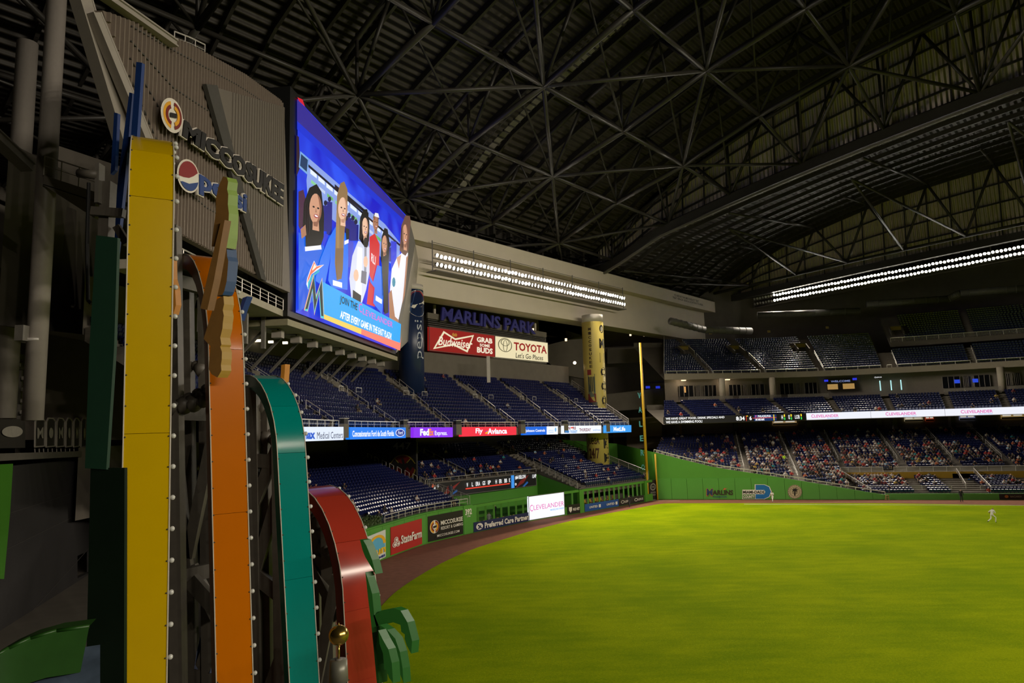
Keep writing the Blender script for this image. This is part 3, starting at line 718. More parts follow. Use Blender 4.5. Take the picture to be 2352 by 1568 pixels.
def emblem(u, v, ru, rv):
    Y, Rr = flat('e9a417'), flat('7a1a14')
    return [('e', 'emblem_back', (u, v, ru, rv), W_), ('r', 'emblem_ring', (u, v, ru*.93, rv*.93, ru*.70, rv*.70, 1.75, 4.5), Y), ('r', 'emblem_ring', (u, v, ru*.70, rv*.70, ru*.45, rv*.45, 1.8, 4.4), Rr),
            ('r', 'emblem_ring', (u, v, ru*.93, rv*.93, ru*.70, rv*.70, -1.4, 1.35), Rr), ('r', 'emblem_ring', (u, v, ru*.70, rv*.70, ru*.45, rv*.45, -1.3, 1.25), Y), ('p', 'emblem_bar', [(u-ru*.34, v-rv*.12), (u+ru*.34, v-rv*.2), (u+ru*.34, v+rv*.12), (u-ru*.34, v+rv*.2)], K_)]
sign('wall_banner', 'black wall banner with a round gold emblem and white resort lettering', 'banner', wall_q(pw[981], pw[1062], .2, 3.1), flat('191511'), emblem(.17, .45, .13, .26)+[
    ('t', 'lettering', 'MICCOSUKEE', (.33, .26, .97, .44), W_, .03), ('t', 'lettering', 'RESORT & GAMING', (.33, .50, .97, .63), W_, .01), ('t', 'lettering', 'MICCOSUKEE.COM', (.22, .78, .86, .88), W_, .01)], .06)
n392 = sign('distance_marker', 'green wall panel with white numerals 392 beside the black banner', 'sign', wall_q(WC.px(1064), pw[1085]-.05, .1, WH+.1), wgreen2, [('t', 'numerals', '392', (.14, .12, .88, .34), W_, .04), ('t', 'numerals', '119m', (.32, .35, .72, .42), W_)], .06)
# fence with openings
fn = struct(wall_strip('outfield_fence', pw[1085]+.02, WC.len, WH-.35, WH, wgreen, -.05, .3))
wall_strip('fence_base', pw[1085]+.02, WC.len, 0., 1.15, wgreen, 0., .25, fn)
fposts = [1100, 1118, 1137, 1154, 1171, 1188, 1204, 1317, 1353, 1366, 1379, 1391, 1402, 1413, 1424, 1435, 1446, 1456, 1466, 1475]
for x in fposts:
    p = WC.at(WC.px(x), .12); MB().box(p+V3((0, 0, 1.15+(WH-1.5)/2)), .26, .26, WH-1.5).build('fence_post', wgreen, fn)
for x, ww in ((1336, 1.0), (1484, .8)):
    p = WC.at(WC.px(x), .1); nn = WC.nor(WC.px(x)); tt = V3((nn.y, -nn.x, 0)); MB().box(p+V3((0, 0, WH/2)), ww, .5, WH, (tt, nn, V3((0, 0, 1)))).build('fence_pier', wgreen, fn)
sign('fence_banner', 'navy fence banner with a round white emblem and bold white lettering', 'banner', wall_q(pw[1085]+.1, pw[1218]-.05, .1, 1.3), flat('1b2450'), [
    ('e', 'emblem', (.09, .5, .055, .34), W_), ('p', 'emblem_slash', [(.055, .35), (.075, .3), (.13, .68), (.11, .74)], flat('1b2450')), ('p', 'emblem_slash', [(.06, .7), (.1, .4), (.12, .42), (.08, .76)], flat('1b2450')),
    ('t', 'lettering', 'Preferred Care Partners', (.17, .20, .97, .80), W_, .035)], .06)
pink, lb = led('e060b0', 1.0), led('8fc0f0', 1.)
sign('led_board', 'bright white screen in the fence with thin pink lettering', 'screen', wall_q(pw[1212], pw[1294], .2, WH+.0, -.3), led('f2f4fc', 1.05), [
    ('t', 'lettering', 'C', (.02, .36, .10, .64), pink, .0), ('t', 'lettering', 'LEVELANDER', (.12, .40, .98, .60), pink, .0), ('t', 'lettering', 'MARLINS PARK', (.58, .66, .98, .74), lb)], .3, steelg)
sign('fence_banner', 'black fence banner with a white shield and white lettering', 'banner', wall_q(pw[1303], pw[1331], .1, 1.45), flat('1a1614'), [
    ('p', 'shield', [(.08, .25), (.32, .25), (.32, .6), (.2, .85), (.08, .6)], W_), ('t', 'lettering', 'MLB NET', (.4, .38, .95, .68), W_, .03)], .06)
sign('fence_banner', 'royal blue fence banner with white airline lettering twice', 'banner', wall_q(pw[1342], pw[1420]-.05, .1, 1.2), flat('1f4f97'), [
    ('t', 'lettering', 'UNITED', (.12, .35, .36, .66), W_, .03), ('p', 'tail_mark', [(.39, .3), (.45, .3), (.45, .72), (.39, .72)], W_), ('t', 'lettering', 'UNITED', (.62, .35, .86, .66), W_, .03), ('p', 'tail_mark', [(.89, .3), (.95, .3), (.95, .72), (.89, .72)], W_)], .06)
sign('fence_banner', 'dark grey fence banner with a white ringed emblem and car maker lettering', 'banner', wall_q(pw[1420], pw[1478], .1, 1.2), flat('2a2725'), [
    ('r', 'ring', (.14, .5, .07, .22, .05, .15), W_), ('t', 'lettering', 'LEXUS', (.22, .35, .42, .66), W_, .02), ('r', 'ring', (.66, .5, .07, .22, .05, .15), W_), ('t', 'lettering', 'LEXUS', (.74, .35, .94, .66), W_, .02)], .06)
# relief pen behind the fence
bp0, bp1 = pw[1085]+.6, wB-.3
pen = [WC.at(q, .3) for q in np.linspace(bp0, bp1, 10)]; penb = [WC.at(q, bo-.3) for q in np.linspace(bp0, bp1, 10)]
wgr_d = wgreen
pn = MB()
for i in range(9): pn.quad(penb[i], penb[i+1], penb[i+1]+V3((0, 0, 5.4)), penb[i]+V3((0, 0, 5.4)))
pn.quad(pen[0], penb[0], penb[0]+V3((0, 0, 3.4)), pen[0]+V3((0, 0, 3.4))); pn.quad(pen[-1], penb[-1], penb[-1]+V3((0, 0, 5.5)), pen[-1]+V3((0, 0, 3.4)))
struct(pn.build('wall_relief_pen', wgr_d))
turf = M('pen_turf', (.05, .16, .02), .9, var=.1)
mb = MB()
for i in range(9): mb.quad(pen[i]+V3((0, 0, .02)), pen[i+1]+V3((0, 0, .02)), penb[i+1]+V3((0, 0, .02)), penb[i]+V3((0, 0, .02)))
struct(mb.build('floor_relief_pen', turf))
vp = [WC.at(q, .3) for q in np.linspace(wB+.5, WC.len, 6)]; vb = [WC.at(q, 6.) for q in np.linspace(wB+.5, WC.len, 6)]
mb = MB()
for i in range(5):
    mb.quad(vp[i]+V3((0, 0, .02)), vp[i+1]+V3((0, 0, .02)), vb[i+1]+V3((0, 0, .02)), vb[i]+V3((0, 0, .02))); mb.quad(vb[i], vb[i+1], vb[i+1]+V3((0, 0, 4.)), vb[i]+V3((0, 0, 4.)))
struct(mb.build('wall_visitor_pen', concrete_d))
# lit board over the pen
a, b = WC.at(bs0+.2, bo-.55), WC.at(bs1-.2, bo-.55)
q = [a+V3((0, 0, 5.75)), b+V3((0, 0, 5.75)), b+V3((0, 0, 3.75)), a+V3((0, 0, 3.75))]
Lw, Lr, Lb = led('ffffff', 1.0), led('e8402c', 1.), led('3d8fe0', 1.)
its = [('p', 'swoosh', [(.115, 1.), (.165, .25), (.17, .5), (.27, .05), (.2, .65)], led('8a2a24', .5)), ('p', 'swoosh', [(.17, .95), (.235, .6), (.245, .72), (.19, .98)], led('2a66b0', .6)), ('p', 'swoosh', [(.78, 1.), (.83, .5), (.92, .1), (.86, .7)], led('8a2a24', .5)), ('p', 'swoosh', [(.85, .95), (.90, .6), (.91, .72), (.87, .98)], led('2a66b0', .6)),
       ('p', 'underline', [(.31, .58), (.72, .58), (.72, .66), (.31, .66)], Lr), ('p', 'blue_bar', [(.735, 0.02), (.765, 0.02), (.765, .98), (.735, .98)], Lb),
       ('t', 'lettering', '#64 BELOW', (.775, .06, .885, .38), Lw, .02), ('t', 'lettering', 'LHP', (.955, .12, .995, .40), Lw, .02), ('t', 'lettering', '0', (.07, .1, .085, .3), Lw, .03), ('t', 'lettering', '0', (.77, .62, .785, .82), Lw, .03),
       ('p', 'club_mark', [(.012, .95), (.03, .1), (.04, .45), (.052, .2), (.075, .95), (.058, .95), (.05, .6), (.04, .8), (.033, .6), (.026, .95)], Lw), ('p', 'club_fin', [(.02, .35), (.035, .02), (.045, .15), (.06, .1), (.03, .3)], led('e8623c', 1.))]
for st, u in (('W', .315), ('L', .36), ('ERA', .395), ('GS', .455), ('IP', .505), ('H', .575), ('ER', .61), ('BB', .66), ('K', .705)): its.append(('t', 'lettering', st, (u, .2, u+.013*len(st), .5), Lw, .02))
sign('led_board', 'long dark statistics screen with white column letters over the green relief pen', 'screen', q, led('1a1614', .6), its, .35, steelg)
rail('railing on top of the dark statistics screen', [WC.at(qq, bo-.4)+V3((0, 0, 5.85)) for qq in np.linspace(bs0, bs1, 8)], .5, 1.6, 0)
# rails of the lower stands
rail('bright front rail of the lower corner stand on the green wall', [WC.at(qq, .45)+V3((0, 0, WH+.1)) for qq in np.linspace(WC.px(893), wA-.3, 14)], .75, 1.6, 1, .045)
rail('short front rail of the lower corner stand beside the hedge', [WC.at(qq, 2.2)+V3((0, 0, WH+.4)) for qq in np.linspace(WC.px(815), WC.px(858), 3)], .9, 1.3, 2)
rail('sloping stair rail between the lower corner stand and the relief pen', [WC.at(wA+.2, .5+d_)+V3((0, 0, 3.5+d_*.25)) for d_ in (0, 3, 6, 9)], 1.1, 1.5, 1, glass=balus)
rail('sloping rail of the foul pole stand beside the relief pen', [WC.at(wB-.25, .8+d_)+V3((0, 0, 3.5+d_*.32)) for d_ in (0, 3, 6, 9)], 1.1, 1.5, 1, glass=balus)
rail('long sloping rail of the foul pole stand below the yellow column', [WC.at(WC.len-.05, .6+d_)+V3((0, 0, 3.6+d_*.32)) for d_ in (0, 4, 8, 12, 16, 20)], 1.35, 2.2, 1, glass=balus)
for i in range(11):                                # hoops on the stair beside the dark wall
    k = 2+i*1.7; p = stA.pt(k, wA-.7, .2); e = stA.pt(k+.9, wA-.7, .2)
    t = thing('stair_hoop', 'tall hooped stair handrail below the dark wall with the bat emblem', 'handrail', p, 'hooped handrails of the corner stand stair')
    MB().path([p, p+V3((0, 0, 1.05)), e+V3((0, 0, 1.15)), e], .04, 6).build('hoop', alu, t)
qa = WC.px(800)
for j, (r0, r1) in enumerate(((1, 5), (6, 10), (11, 15), (16, 20))): rail(['lowest', 'second', 'third', 'topmost'][j]+' aisle handrail in the lower corner stand', [stA.pt(k, qa, .2) for k in (r0, (r0+r1)/2, r1)], .9, 2., 1)
qb = bs0+(bs1-bs0)*.42
for j, (r0, r1) in enumerate(((1, 5), (6, 11))): rail(['lower', 'upper'][j]+' aisle handrail in the shaded stand behind the statistics screen', [stB.pt(k, qb, .2) for k in (r0, r1)], .9, 2., 1)
for j, (r0, r1) in enumerate(((8, 12), (14, 20))): rail(['lower', 'upper'][j]+' aisle handrail in the foul pole stand', [stC.pt(k, wB+1.4, .2) for k in (r0, r1)], .9, 2., 1)
# dark wall with the bat emblem
nA = WC.nor(wA); b0 = WC.at(wA-.1, 9.8); b1 = WC.at(wA-.1, 24)
plB = Pl(tuple(b0[:2]), tuple(b1[:2]))
bd = M('dark_mural_wall', (.018, .015, .013), .7, var=.1)
bt = struct(MB().prism([b0, b1, b1+V3((0, 0, 12.3)), b0+V3((0, 0, 12.3))], WC.nor(wA).cross(V3((0, 0, 1)))*.3).build('wall_mural', bd))
def pq(pl, pts, off=.1): return [pl.pt(x, y, off) for x, y in pts]
q = pq(plB, [(895, 1043), (958, 1043), (958, 1105), (895, 1105)], .0)
gold, mred = flat('a8963c'), flat('7a2018')
bat = thing('bat_mural', 'round red and gold bat emblem painted on the dark stair wall', 'emblem', q[2])
items(bat, q, [('e', 'gold_rim', (.5, .5, .47, .49), gold), ('e', 'red_disc', (.5, .49, .43, .45), mred),
    ('p', 'bat_wing', [(.5, .36), (.36, .30), (.2, .12), (.03, .34), (.0, .6), (.14, .46), (.22, .62), (.33, .46), (.45, .62), (.46, .98), (.54, .98), (.55, .62), (.67, .46), (.78, .62), (.86, .46), (1.0, .6), (.97, .34), (.8, .12), (.64, .30), (.58, .36), (.55, .2), (.5, .14), (.45, .2)], bd),
    ('p', 'wing_edge', [(.36, .30), (.2, .12), (.03, .34), (.06, .35), (.2, .17), (.34, .33)], gold), ('p', 'wing_edge', [(.64, .30), (.8, .12), (.97, .34), (.94, .35), (.8, .17), (.66, .33)], gold)], .05)
q = pq(plB, [(734, 1011), (957, 1014), (957, 1034), (734, 1040)], .25)
sign('section_sign', 'dark band sign with pale numerals 447 above the bat emblem', 'sign', q, flat('1b1816'), [('t', 'numerals', '447', (.78, .1, .95, .85), flat('9a958a'), .01)]+[('e', 'roundel', (u, .5, .04, .3), flat('4a1c16')) for u in (.14, .38, .6)], .2)
# green long wall along the foul line
tz = [(t, zr0(t)) for t in list(np.linspace(0, tpx(2035), 16))]
lw = MB()
for (t0, z0), (t1, z1) in zip(tz[:-1], tz[1:]):
    lo = [R(t0, 0, 0), R(t1, 0, 0), R(t1, .35, 0), R(t0, .35, 0)]
    lw.hexa(lo, [lo[0]+V3((0, 0, z0)), lo[1]+V3((0, 0, z1)), lo[2]+V3((0, 0, z1)), lo[3]+V3((0, 0, z0))])
lwo = struct(lw.build('foul_line_wall', wgreen))
zpad = 3.55
t = 0.05
while t < tpx(2030)-1:
    t1 = min(t+2.6, tpx(2035)); za, zb = min(zpad, zr0(t)-.05), min(zpad, zr0(t1)-.05)
    lo = [R(t, -.12, .1), R(t1-.04, -.12, .1), R(t1-.04, 0, .1), R(t, 0, .1)]
    if za > .3: MB().hexa(lo, [lo[0]+V3((0, 0, za-.1)), lo[1]+V3((0, 0, zb-.1)), lo[2]+V3((0, 0, zb-.1)), lo[3]+V3((0, 0, za-.1))]).build('wall_pad', wgreen2, lwo)
    t = t1
wl2 = [V3((RA.x, RA.y, 0)), V3((19.8, 134, 0)), V3((6.5, 138.5, 0)), V3((-6, 141, 0))]; zz2 = [zr0(0), 9.3, 10.6, 11.]
mb = MB()
for i in range(3): mb.quad(wl2[i], wl2[i+1], wl2[i+1]+V3((0, 0, zz2[i+1])), wl2[i]+V3((0, 0, zz2[i])))
struct(mb.build('wall_corner_green', wgreen))
rail('white rail stepping down the top of the long green wall', [R(t_, .2, z_) for t_, z_ in tz], .45, 2.2, 0, .06)
low = MB()
for a_, b_ in ((tpx(2035), 95.),): low.hexa([R(a_, 0), R(b_, 0), R(b_, .35), R(a_, .35)], [R(a_, 0, .95), R(b_, 0, .95), R(b_, .35, .95), R(a_, .35, .95)])
struct(low.build('low_field_wall', wgreen2))
def rq(x0, x1, y0, y1, off=.16, y0b=None, y1b=None): return pq(plR, [(x0, y0), (x1, y0b or y0), (x1, y1b or y1), (x0, y1)], off)
q = rq(1622, 1684, 1118, 1143); t = thing('wall_logo', 'painted club wordmark with a fish fin on the long green wall', 'logo', q[2])
items(t, q, [('t', 'letter_outline', 'M', (.0, .14, .25, .85), flat('c77d32'), .06), ('t', 'lettering', 'ARLINS', (.24, .28, 1.0, .74), flat('33261c'), .03), ('t', 'lettering', 'M', (.02, .16, .24, .80), flat('243a5e'), .02), ('t', 'lettering', 'FOUNDATION', (.26, .82, .76, .98), flat('24456e'), .01), ('p', 'fin', [(.62, .28), (.68, .06), (.72, .14), (.78, .1), (.7, .24)], flat('c4633a'))], .0)
q = rq(1705, 1773, 1112, 1146); t = thing('wall_logo', 'county logo with a large blue D on the long green wall', 'logo', q[2])
Bl = flat('0f6cae')
items(t, q, [('p', 'white_back', [(.0, .36), (.42, .36), (.42, .0), (.75, .0), (.92, .14), (1., .5), (.92, .86), (.75, 1.), (.0, 1.)], W_), ('p', 'blue_d', [(.45, .03), (.74, .03), (.90, .17), (.965, .5), (.90, .83), (.74, .97), (.45, .97)], Bl),
    ('p', 'white_bar', [(.0, .38), (.74, .38), (.78, .5), (.74, .66), (.0, .66)], W_), ('p', 'green_bar', [(.02, .68), (.43, .68), (.43, .97), (.02, .97)], flat('4a7a34')),
    ('t', 'lettering', 'MIAMI-DADE', (.02, .42, .75, .62), K_, .03), ('t', 'lettering', 'COUNTY', (.04, .73, .42, .93), W_, .03)], .0)
q = rq(1809, 1842, 1113, 1145); t = thing('wall_logo', 'round pale county seal with a dark palm on the long green wall', 'logo', q[2])
items(t, q, [('e', 'seal', (.5, .5, .5, .5), flat('bfae8c')), ('r', 'seal_ring', (.5, .5, .48, .48, .46, .46), flat('4a4034')), ('r', 'seal_ring', (.5, .5, .35, .35, .33, .33), flat('4a4034')), ('p', 'palm_trunk', [(.47, .4), (.53, .4), (.55, .78), (.45, .78)], K_),
    ('p', 'palm_crown', [(.5, .45), (.3, .52), (.38, .38), (.26, .34), (.42, .3), (.4, .22), (.5, .28), (.62, .2), (.6, .3), (.76, .34), (.62, .4), (.7, .52)], K_), ('p', 'water_bar', [(.32, .56), (.68, .56), (.68, .6), (.32, .6)], K_)]
    + [('p', 'seal_tick', [(.5+.44*math.cos(a)-.015, .5+.44*math.sin(a)-.025), (.5+.44*math.cos(a)+.015, .5+.44*math.sin(a)-.025), (.5+.44*math.cos(a)+.015, .5+.44*math.sin(a)+.025), (.5+.44*math.cos(a)-.015, .5+.44*math.sin(a)+.025)], flat('5a4c3c')) for a in np.linspace(0, 6.0, 18)], .0)
sign('wall_banner', 'black low banner with an orange disc at the end of the low wall', 'banner', [R(tpx(2296), -.05, .95), R(tpx(2352)+4, -.05, .95), R(tpx(2352)+4, -.05, .08), R(tpx(2296), -.05, .08)], flat('1c1714'), [('e', 'disc', (.13, .5, .035, .25), flat('b06a22')), ('t', 'lettering', 'BACARDI', (.2, .35, .4, .65), flat('8a7a64'), .02)], .05)
pf_ = Pl(tuple(G(1489, 1149)[:2]), (RA.x-.05, RA.y-.05))
sign('wall_banner', 'black corner panel with pale round sports lettering by the foul pole', 'banner', pq(pf_, [(1491, 1103), (1508, 1101), (1508, 1146), (1491, 1148)], .1), flat('15110f'), [('r', 'roundel', (.5, .35, .38, .18, .28, .13), flat('8f8f88')), ('t', 'lettering', 'FOX', (.3, .30, .7, .40), flat('8f8f88'), .02), ('t', 'lettering', 'SPORTS', (.15, .6, .85, .68), flat('8f8f88'), .02), ('t', 'lettering', 'FLORIDA', (.15, .72, .85, .80), flat('8f8f88'), .02)], .1)
# foul poles
fp = G(1489, 1149.5); top = P(1470, 787, fp.y)
t = thing('foul_pole', 'tall yellow foul pole with small teal letters along its side', 'foul pole', fp)
MB().tube(fp, V3((fp.x, fp.y, 5.)), .17, 12).build('pole_base', yellowp, t, True); MB().tube(V3((fp.x, fp.y, 5.)), V3((fp.x, fp.y, top.z)), .24, 12, .2).build('pole', yellowp, t, True)
for i, ch in enumerate('VALERO'):
    z0 = top.z*.66-i*2.45; c = V3((fp.x-.62, fp.y-.1, z0)); letters('letter', ch, [c+V3((-.28, 0, .5)), c+V3((.28, 0, .5)), c+V3((.28, 0, -.5)), c+V3((-.28, 0, -.5))], flat('3a8f93'), t, .03, 0, 0, .06)
    MB().tube(V3((fp.x-.35, fp.y, z0)), V3((fp.x, fp.y, z0)), .03, 5).build('bracket', yellowp, t)
p2 = plR.pt(1508, 1101, .3); p3 = V3((p2.x, p2.y, plR.pt(1503, 1042, .3).z))
t = thing('wall_post', 'short yellow post standing on the corner of the long green wall', 'post', V3((p2.x, p2.y, 0)))
MB().tube(V3((p2.x, p2.y, 0)), p3, .15, 10).build('post', yellowp, t, True)
# right-hand field boxes: yellow wall, rails, stairs
yw = M('vomitory_yellow', (.42, .25, .02), .6, var=.06)
tp = tpx(2218, 10, 2); mb = MB()
for a_, b_, z0_ in ((t19, tp-1.7, bz(10.3)-.2), (tp-1.7, tp+1.7, 3.2), (tp+1.7, 95, bz(10.3)-.2)): mb.quad(R(a_, 10.45, z0_), R(b_, 10.45, z0_), R(b_, 10.45, 3.55), R(a_, 10.45, 3.55))
struct(mb.build('wall_field_boxes', yw))
def rr(label, t0, t1, s0, z0, s1=None, z1=None, h=.8, gl=balus): return rail(label, [R(t0+(t1-t0)*f, s0+((s1 if s1 is not None else s0)-s0)*f, z0+((z1 if z1 is not None else z0)-z0)*f) for f in np.linspace(0, 1, 6)], h, 2., 0, .045, glass=gl)
glz = M('rail_glass', (.42, .38, .34), .2, var=.05, alpha=.55)
rr('clear panel rail above the yellow wall beside the long green wall', t19, tpx(2030, 10, 4), 10.5, 3.55, h=.85, gl=glz)
rr('long clear panel rail above the yellow wall behind the field boxes', tpx(2055, 10, 4), 94, 10.5, 3.55, h=.85, gl=glz)
rr('pale rail in front of the field boxes beside the umpire', tpx(1992, 2, 1), tpx(2195, 2, 1), 3.6, 1.2, h=.65, gl=glz)
rr('pale rail in front of the field boxes above the black low banner', tpx(2262, 2, 1), 94, 3.6, 1.2, h=.65, gl=glz)
rr('sloping white side rail of the field boxes at the end of the green wall', tpx(1932, 10, 3), tpx(2000, 2, 1), 10.4, 3.3, 1.6, .9, h=.7)
rr('sloping white rail on the near side of the dugout stair', tpx(2240, 10, 3), tpx(2280, 2, 1), 10.4, 3.3, 2.4, 1.0, h=.8)
rr('sloping white rail on the far side of the dugout stair', tpx(2200, 10, 3), tpx(2222, 4, 1), 10.4, 3.3, 4.4, 1.3, h=.8)
tp = tpx(2218, 10, 2); dk = thing('field_doorway', 'open doorway in the yellow wall at the top of the dugout stair', 'doorway', R(tp, 10.3, 1))
c8 = {(i, j, k): R(tp+(-1.7, 1.7)[i], (10.45, 17.)[j], (.9, 3.2)[k]) for i in (0, 1) for j in (0, 1) for k in (0, 1)}
for nm_, ks in (('tunnel_wall', ((0, 0, 0), (0, 1, 0), (0, 1, 1), (0, 0, 1))), ('tunnel_wall', ((1, 0, 0), (1, 1, 0), (1, 1, 1), (1, 0, 1))), ('tunnel_roof', ((0, 0, 1), (0, 1, 1), (1, 1, 1), (1, 0, 1))), ('tunnel_floor', ((0, 0, 0), (0, 1, 0), (1, 1, 0), (1, 0, 0))), ('tunnel_end', ((0, 1, 0), (1, 1, 0), (1, 1, 1), (0, 1, 1)))): MB().quad(*[c8[k] for k in ks]).build(nm_, concrete, dk)
for i, a_ in enumerate(aisR):
    nm = ['beside the green wall', 'second from the green wall', 'third from the green wall', 'fourth from the green wall', 'fifth from the green wall', 'sixth from the green wall'][i]
    ok = [s for s in np.linspace(2, SBK-1, 5) if (a_ < t19 or s > 10.6)]
    rail('sloping aisle handrail of the crowded lower bowl, '+nm, [R(a_, s, bowl(a_, s)-.2) for s in (ok[0], ok[len(ok)//2])], .9, 2.5, 1)
    rail('upper aisle handrail of the crowded lower bowl, '+nm, [R(a_, s, bowl(a_, s)-.2) for s in (ok[len(ok)//2]+1, ok[-1])], .9, 2.5, 1)
# concourse behind the lower bowl
beige = M('concourse_wall', (.30, .25, .18), .8, var=.08, scale=.3)
mb = MB(); mb.quad(R(-12, SBK+9, 8), R(100, SBK+9, 8), R(100, SBK+9, 14), R(-12, SBK+9, 14)); cwl = struct(mb.build('wall_right_concourse', beige))
mb = MB(); mb.quad(R(-12, SBK-.2, ZBK-.3), R(100, SBK-.2, ZBK-.3), R(100, SBK+9, ZBK-.3), R(-12, SBK+9, ZBK-.3)); struct(mb.build('floor_right_concourse', concrete_d))
for i, x in enumerate((1555, 1690, 1855, 2020, 2050, 2190)):
    t_ = tpx(x, SBK+4, 12); MB().box(R(t_, SBK+3+(i % 2)*2, 12.2), .9, .9, 4., None).build('column', concrete, cwl)
for i, (x0, x1) in enumerate(((1500, 1515), (1550, 1566), (1684, 1698))): MB().quad(*[R(tpx(x, SBK+8.9, 12), SBK+8.9, z_) for x, z_ in ((x0, 10.2), (x1, 10.2), (x1, 12.6), (x0, 12.6))]).build('yellow_doorway', yw, cwl)
for i, (x0, x1, c) in enumerate(((1775, 1830, 'c0a070'), (2078, 2120, 'd8c8a0'), (2126, 2145, 'd05030'), (2204, 2240, '8088b0'), (2300, 2352, 'b89858'))):
    a_, b_ = tpx(x0, SBK+8.8, 12), tpx(x1, SBK+8.8, 12); q = [R(a_, SBK+8.8, 12.9), R(b_, SBK+8.8, 12.9), R(b_, SBK+8.8, 11.9), R(a_, SBK+8.8, 11.9)]
    sign('concession_stand', 'lit concession counter '+['with white menu boards left of the columns', 'with a pale menu strip', 'with a red menu screen', 'with violet screens', 'with warm lit menu boards'][i]+' in the lower concourse', 'concession', q, led(c, .45), [('p', 'menu', [(.06, .1), (.44, .1), (.44, .5), (.06, .5)], led('e8e0d0', .7)), ('p', 'menu', [(.54, .1), (.92, .1), (.92, .5), (.54, .5)], led('f0e8d8', .6)), ('p', 'counter', [(0, .7), (1, .7), (1, 1), (0, 1)], flat('3a2a20'))], .2)

# ---------------------------------------------------------------- club level: ribbon board, suites, upper fascia
def kq(x0, x1, z0, z1, off=0.):
    a_, b_ = KC.at(KC.px(x0, 13.5, off), off), KC.at(KC.px(x1, 13.5, off), off)
    return [a_+V3((0, 0, z1)), b_+V3((0, 0, z1)), b_+V3((0, 0, z0)), a_+V3((0, 0, z0))]
Lk = led('0c0a0a', .5); zr, zR = 12.85, 14.1
yl, gr = led('f0d030', 1.), led('40d050', 1.)
q = kq(1525, 1852, zr, zR)
sign('ribbon_board', 'black stretch of the ribbon screen with white message text and score', 'screen', q, Lk, [
    ('t', 'lettering', 'WE HAVE GREAT FOOD, DRINK SPECIALS AND', (.012, .08, .415, .45), Lw, .02), ('t', 'lettering', 'WE HAVE A SWIMMING POOL!', (.012, .56, .26, .93), Lw, .02), ('t', 'lettering', '8:34', (.495, .2, .555, .8), Lw, .03), ('p', 'divider', [(.565, .1), (.568, .1), (.568, .9), (.565, .9)], Lr), ('p', 'arrow', [(.568, .25), (.574, .05), (.58, .25)], yl), ('t', 'lettering', '6', (.588, .2, .605, .8), Lw, .03),
    ('p', 'blue_field', [(.62, .05), (.78, .05), (.78, .95), (.62, .95)], led('16366e', .8)), ('t', 'lettering', 'PHILADELPHIA', (.648, .1, .742, .42), Lw, .02), ('t', 'lettering', 'MIAMI', (.648, .58, .692, .9), Lw, .02), ('p', 'divider', [(.61, .47), (.78, .47), (.78, .54), (.61, .54)], Lr), ('t', 'lettering', 'P', (.63, .1, .64, .42), pink, .03), ('t', 'lettering', 'M', (.63, .58, .642, .9), Lw), ('p', 'score', [(.758, .06), (.764, .06), (.764, .94), (.758, .94)], yl),
    ('t', 'lettering', 'H', (.815, .2, .826, .8), Lw, .02), ('t', 'lettering', 'E', (.866, .2, .876, .8), Lw, .02), ('t', 'lettering', 'LOB', (.912, .2, .946, .8), Lw, .02)] + [('p', 'score', [(u, v0), (u+.009, v0), (u+.009, v0+.36), (u, v0+.36)], c_) for u in (.832, .880, .952) for v0, c_ in ((.08, yl), (.54, gr))], .25)
for i, (x0, x1) in enumerate(((1853, 2000), (2001, 2170), (2171, 2356))):
    q = kq(x0, x1, zr, zR); u0 = (.07, .2, .2)[i]; u1 = (.50, .62, .60)[i]
    sign('ribbon_board', 'white stretch of the ribbon screen with pink lettering, '+['next to the black score stretch', 'between its two white neighbours', 'running on past the last club seats'][i], 'screen', q, led('eef0fa', 1.0), [('t', 'lettering', 'C', (u0, .2, u0+.04, .72), pink), ('t', 'lettering', 'LEVELANDER', (u0+.05, .28, u1, .70), pink), ('t', 'lettering', 'MARLINS PARK', (u1-.18, .78, u1, .92), lb)], .25)
off = 8.2; n = 30
kq_ = np.linspace(KC.px(1528, 18, off+4), KC.len-.3, n)
dw = M('suite_soffit', (.22, .19, .155), .8, var=.08)
lo = [KC.at(q, off+4)+V3((0, 0, 16.9)) for q in kq_]; hi = [p+V3((0, 0, 5.6)) for p in lo]
sw = struct(MB().add(lo+hi, [(i, i+1, n+i+1, n+i) for i in range(n-1)]).build('wall_suites', dw))
flo = [KC.at(q, off-1.0)+V3((0, 0, 17.0)) for q in kq_]
struct(MB().add(flo+lo, [(i, i+1, n+i+1, n+i) for i in range(n-1)]).build('floor_suites', concrete_d))
sof = [KC.at(q, QO+.2)+V3((0, 0, 21.6)) for q in kq_]; sob = [KC.at(q, QO+16)+V3((0, 0, 21.8)) for q in kq_]
struct(MB().add(sof+sob, [(i, i+1, n+i+1, n+i) for i in range(n-1)]).build('ceiling_club_level', dw))
warm = M('suite_lamp', (1., .75, .4), .5, emit=1.5)
sb = [(1570, 1672, 'nearest the yellow foul pole'), (1686, 1784, 'second from the foul pole'), (1800, 1898, 'third from the foul pole'), (2164, 2296, 'with blue screens behind its windows'), (2312, 2356, 'last along the club level')]
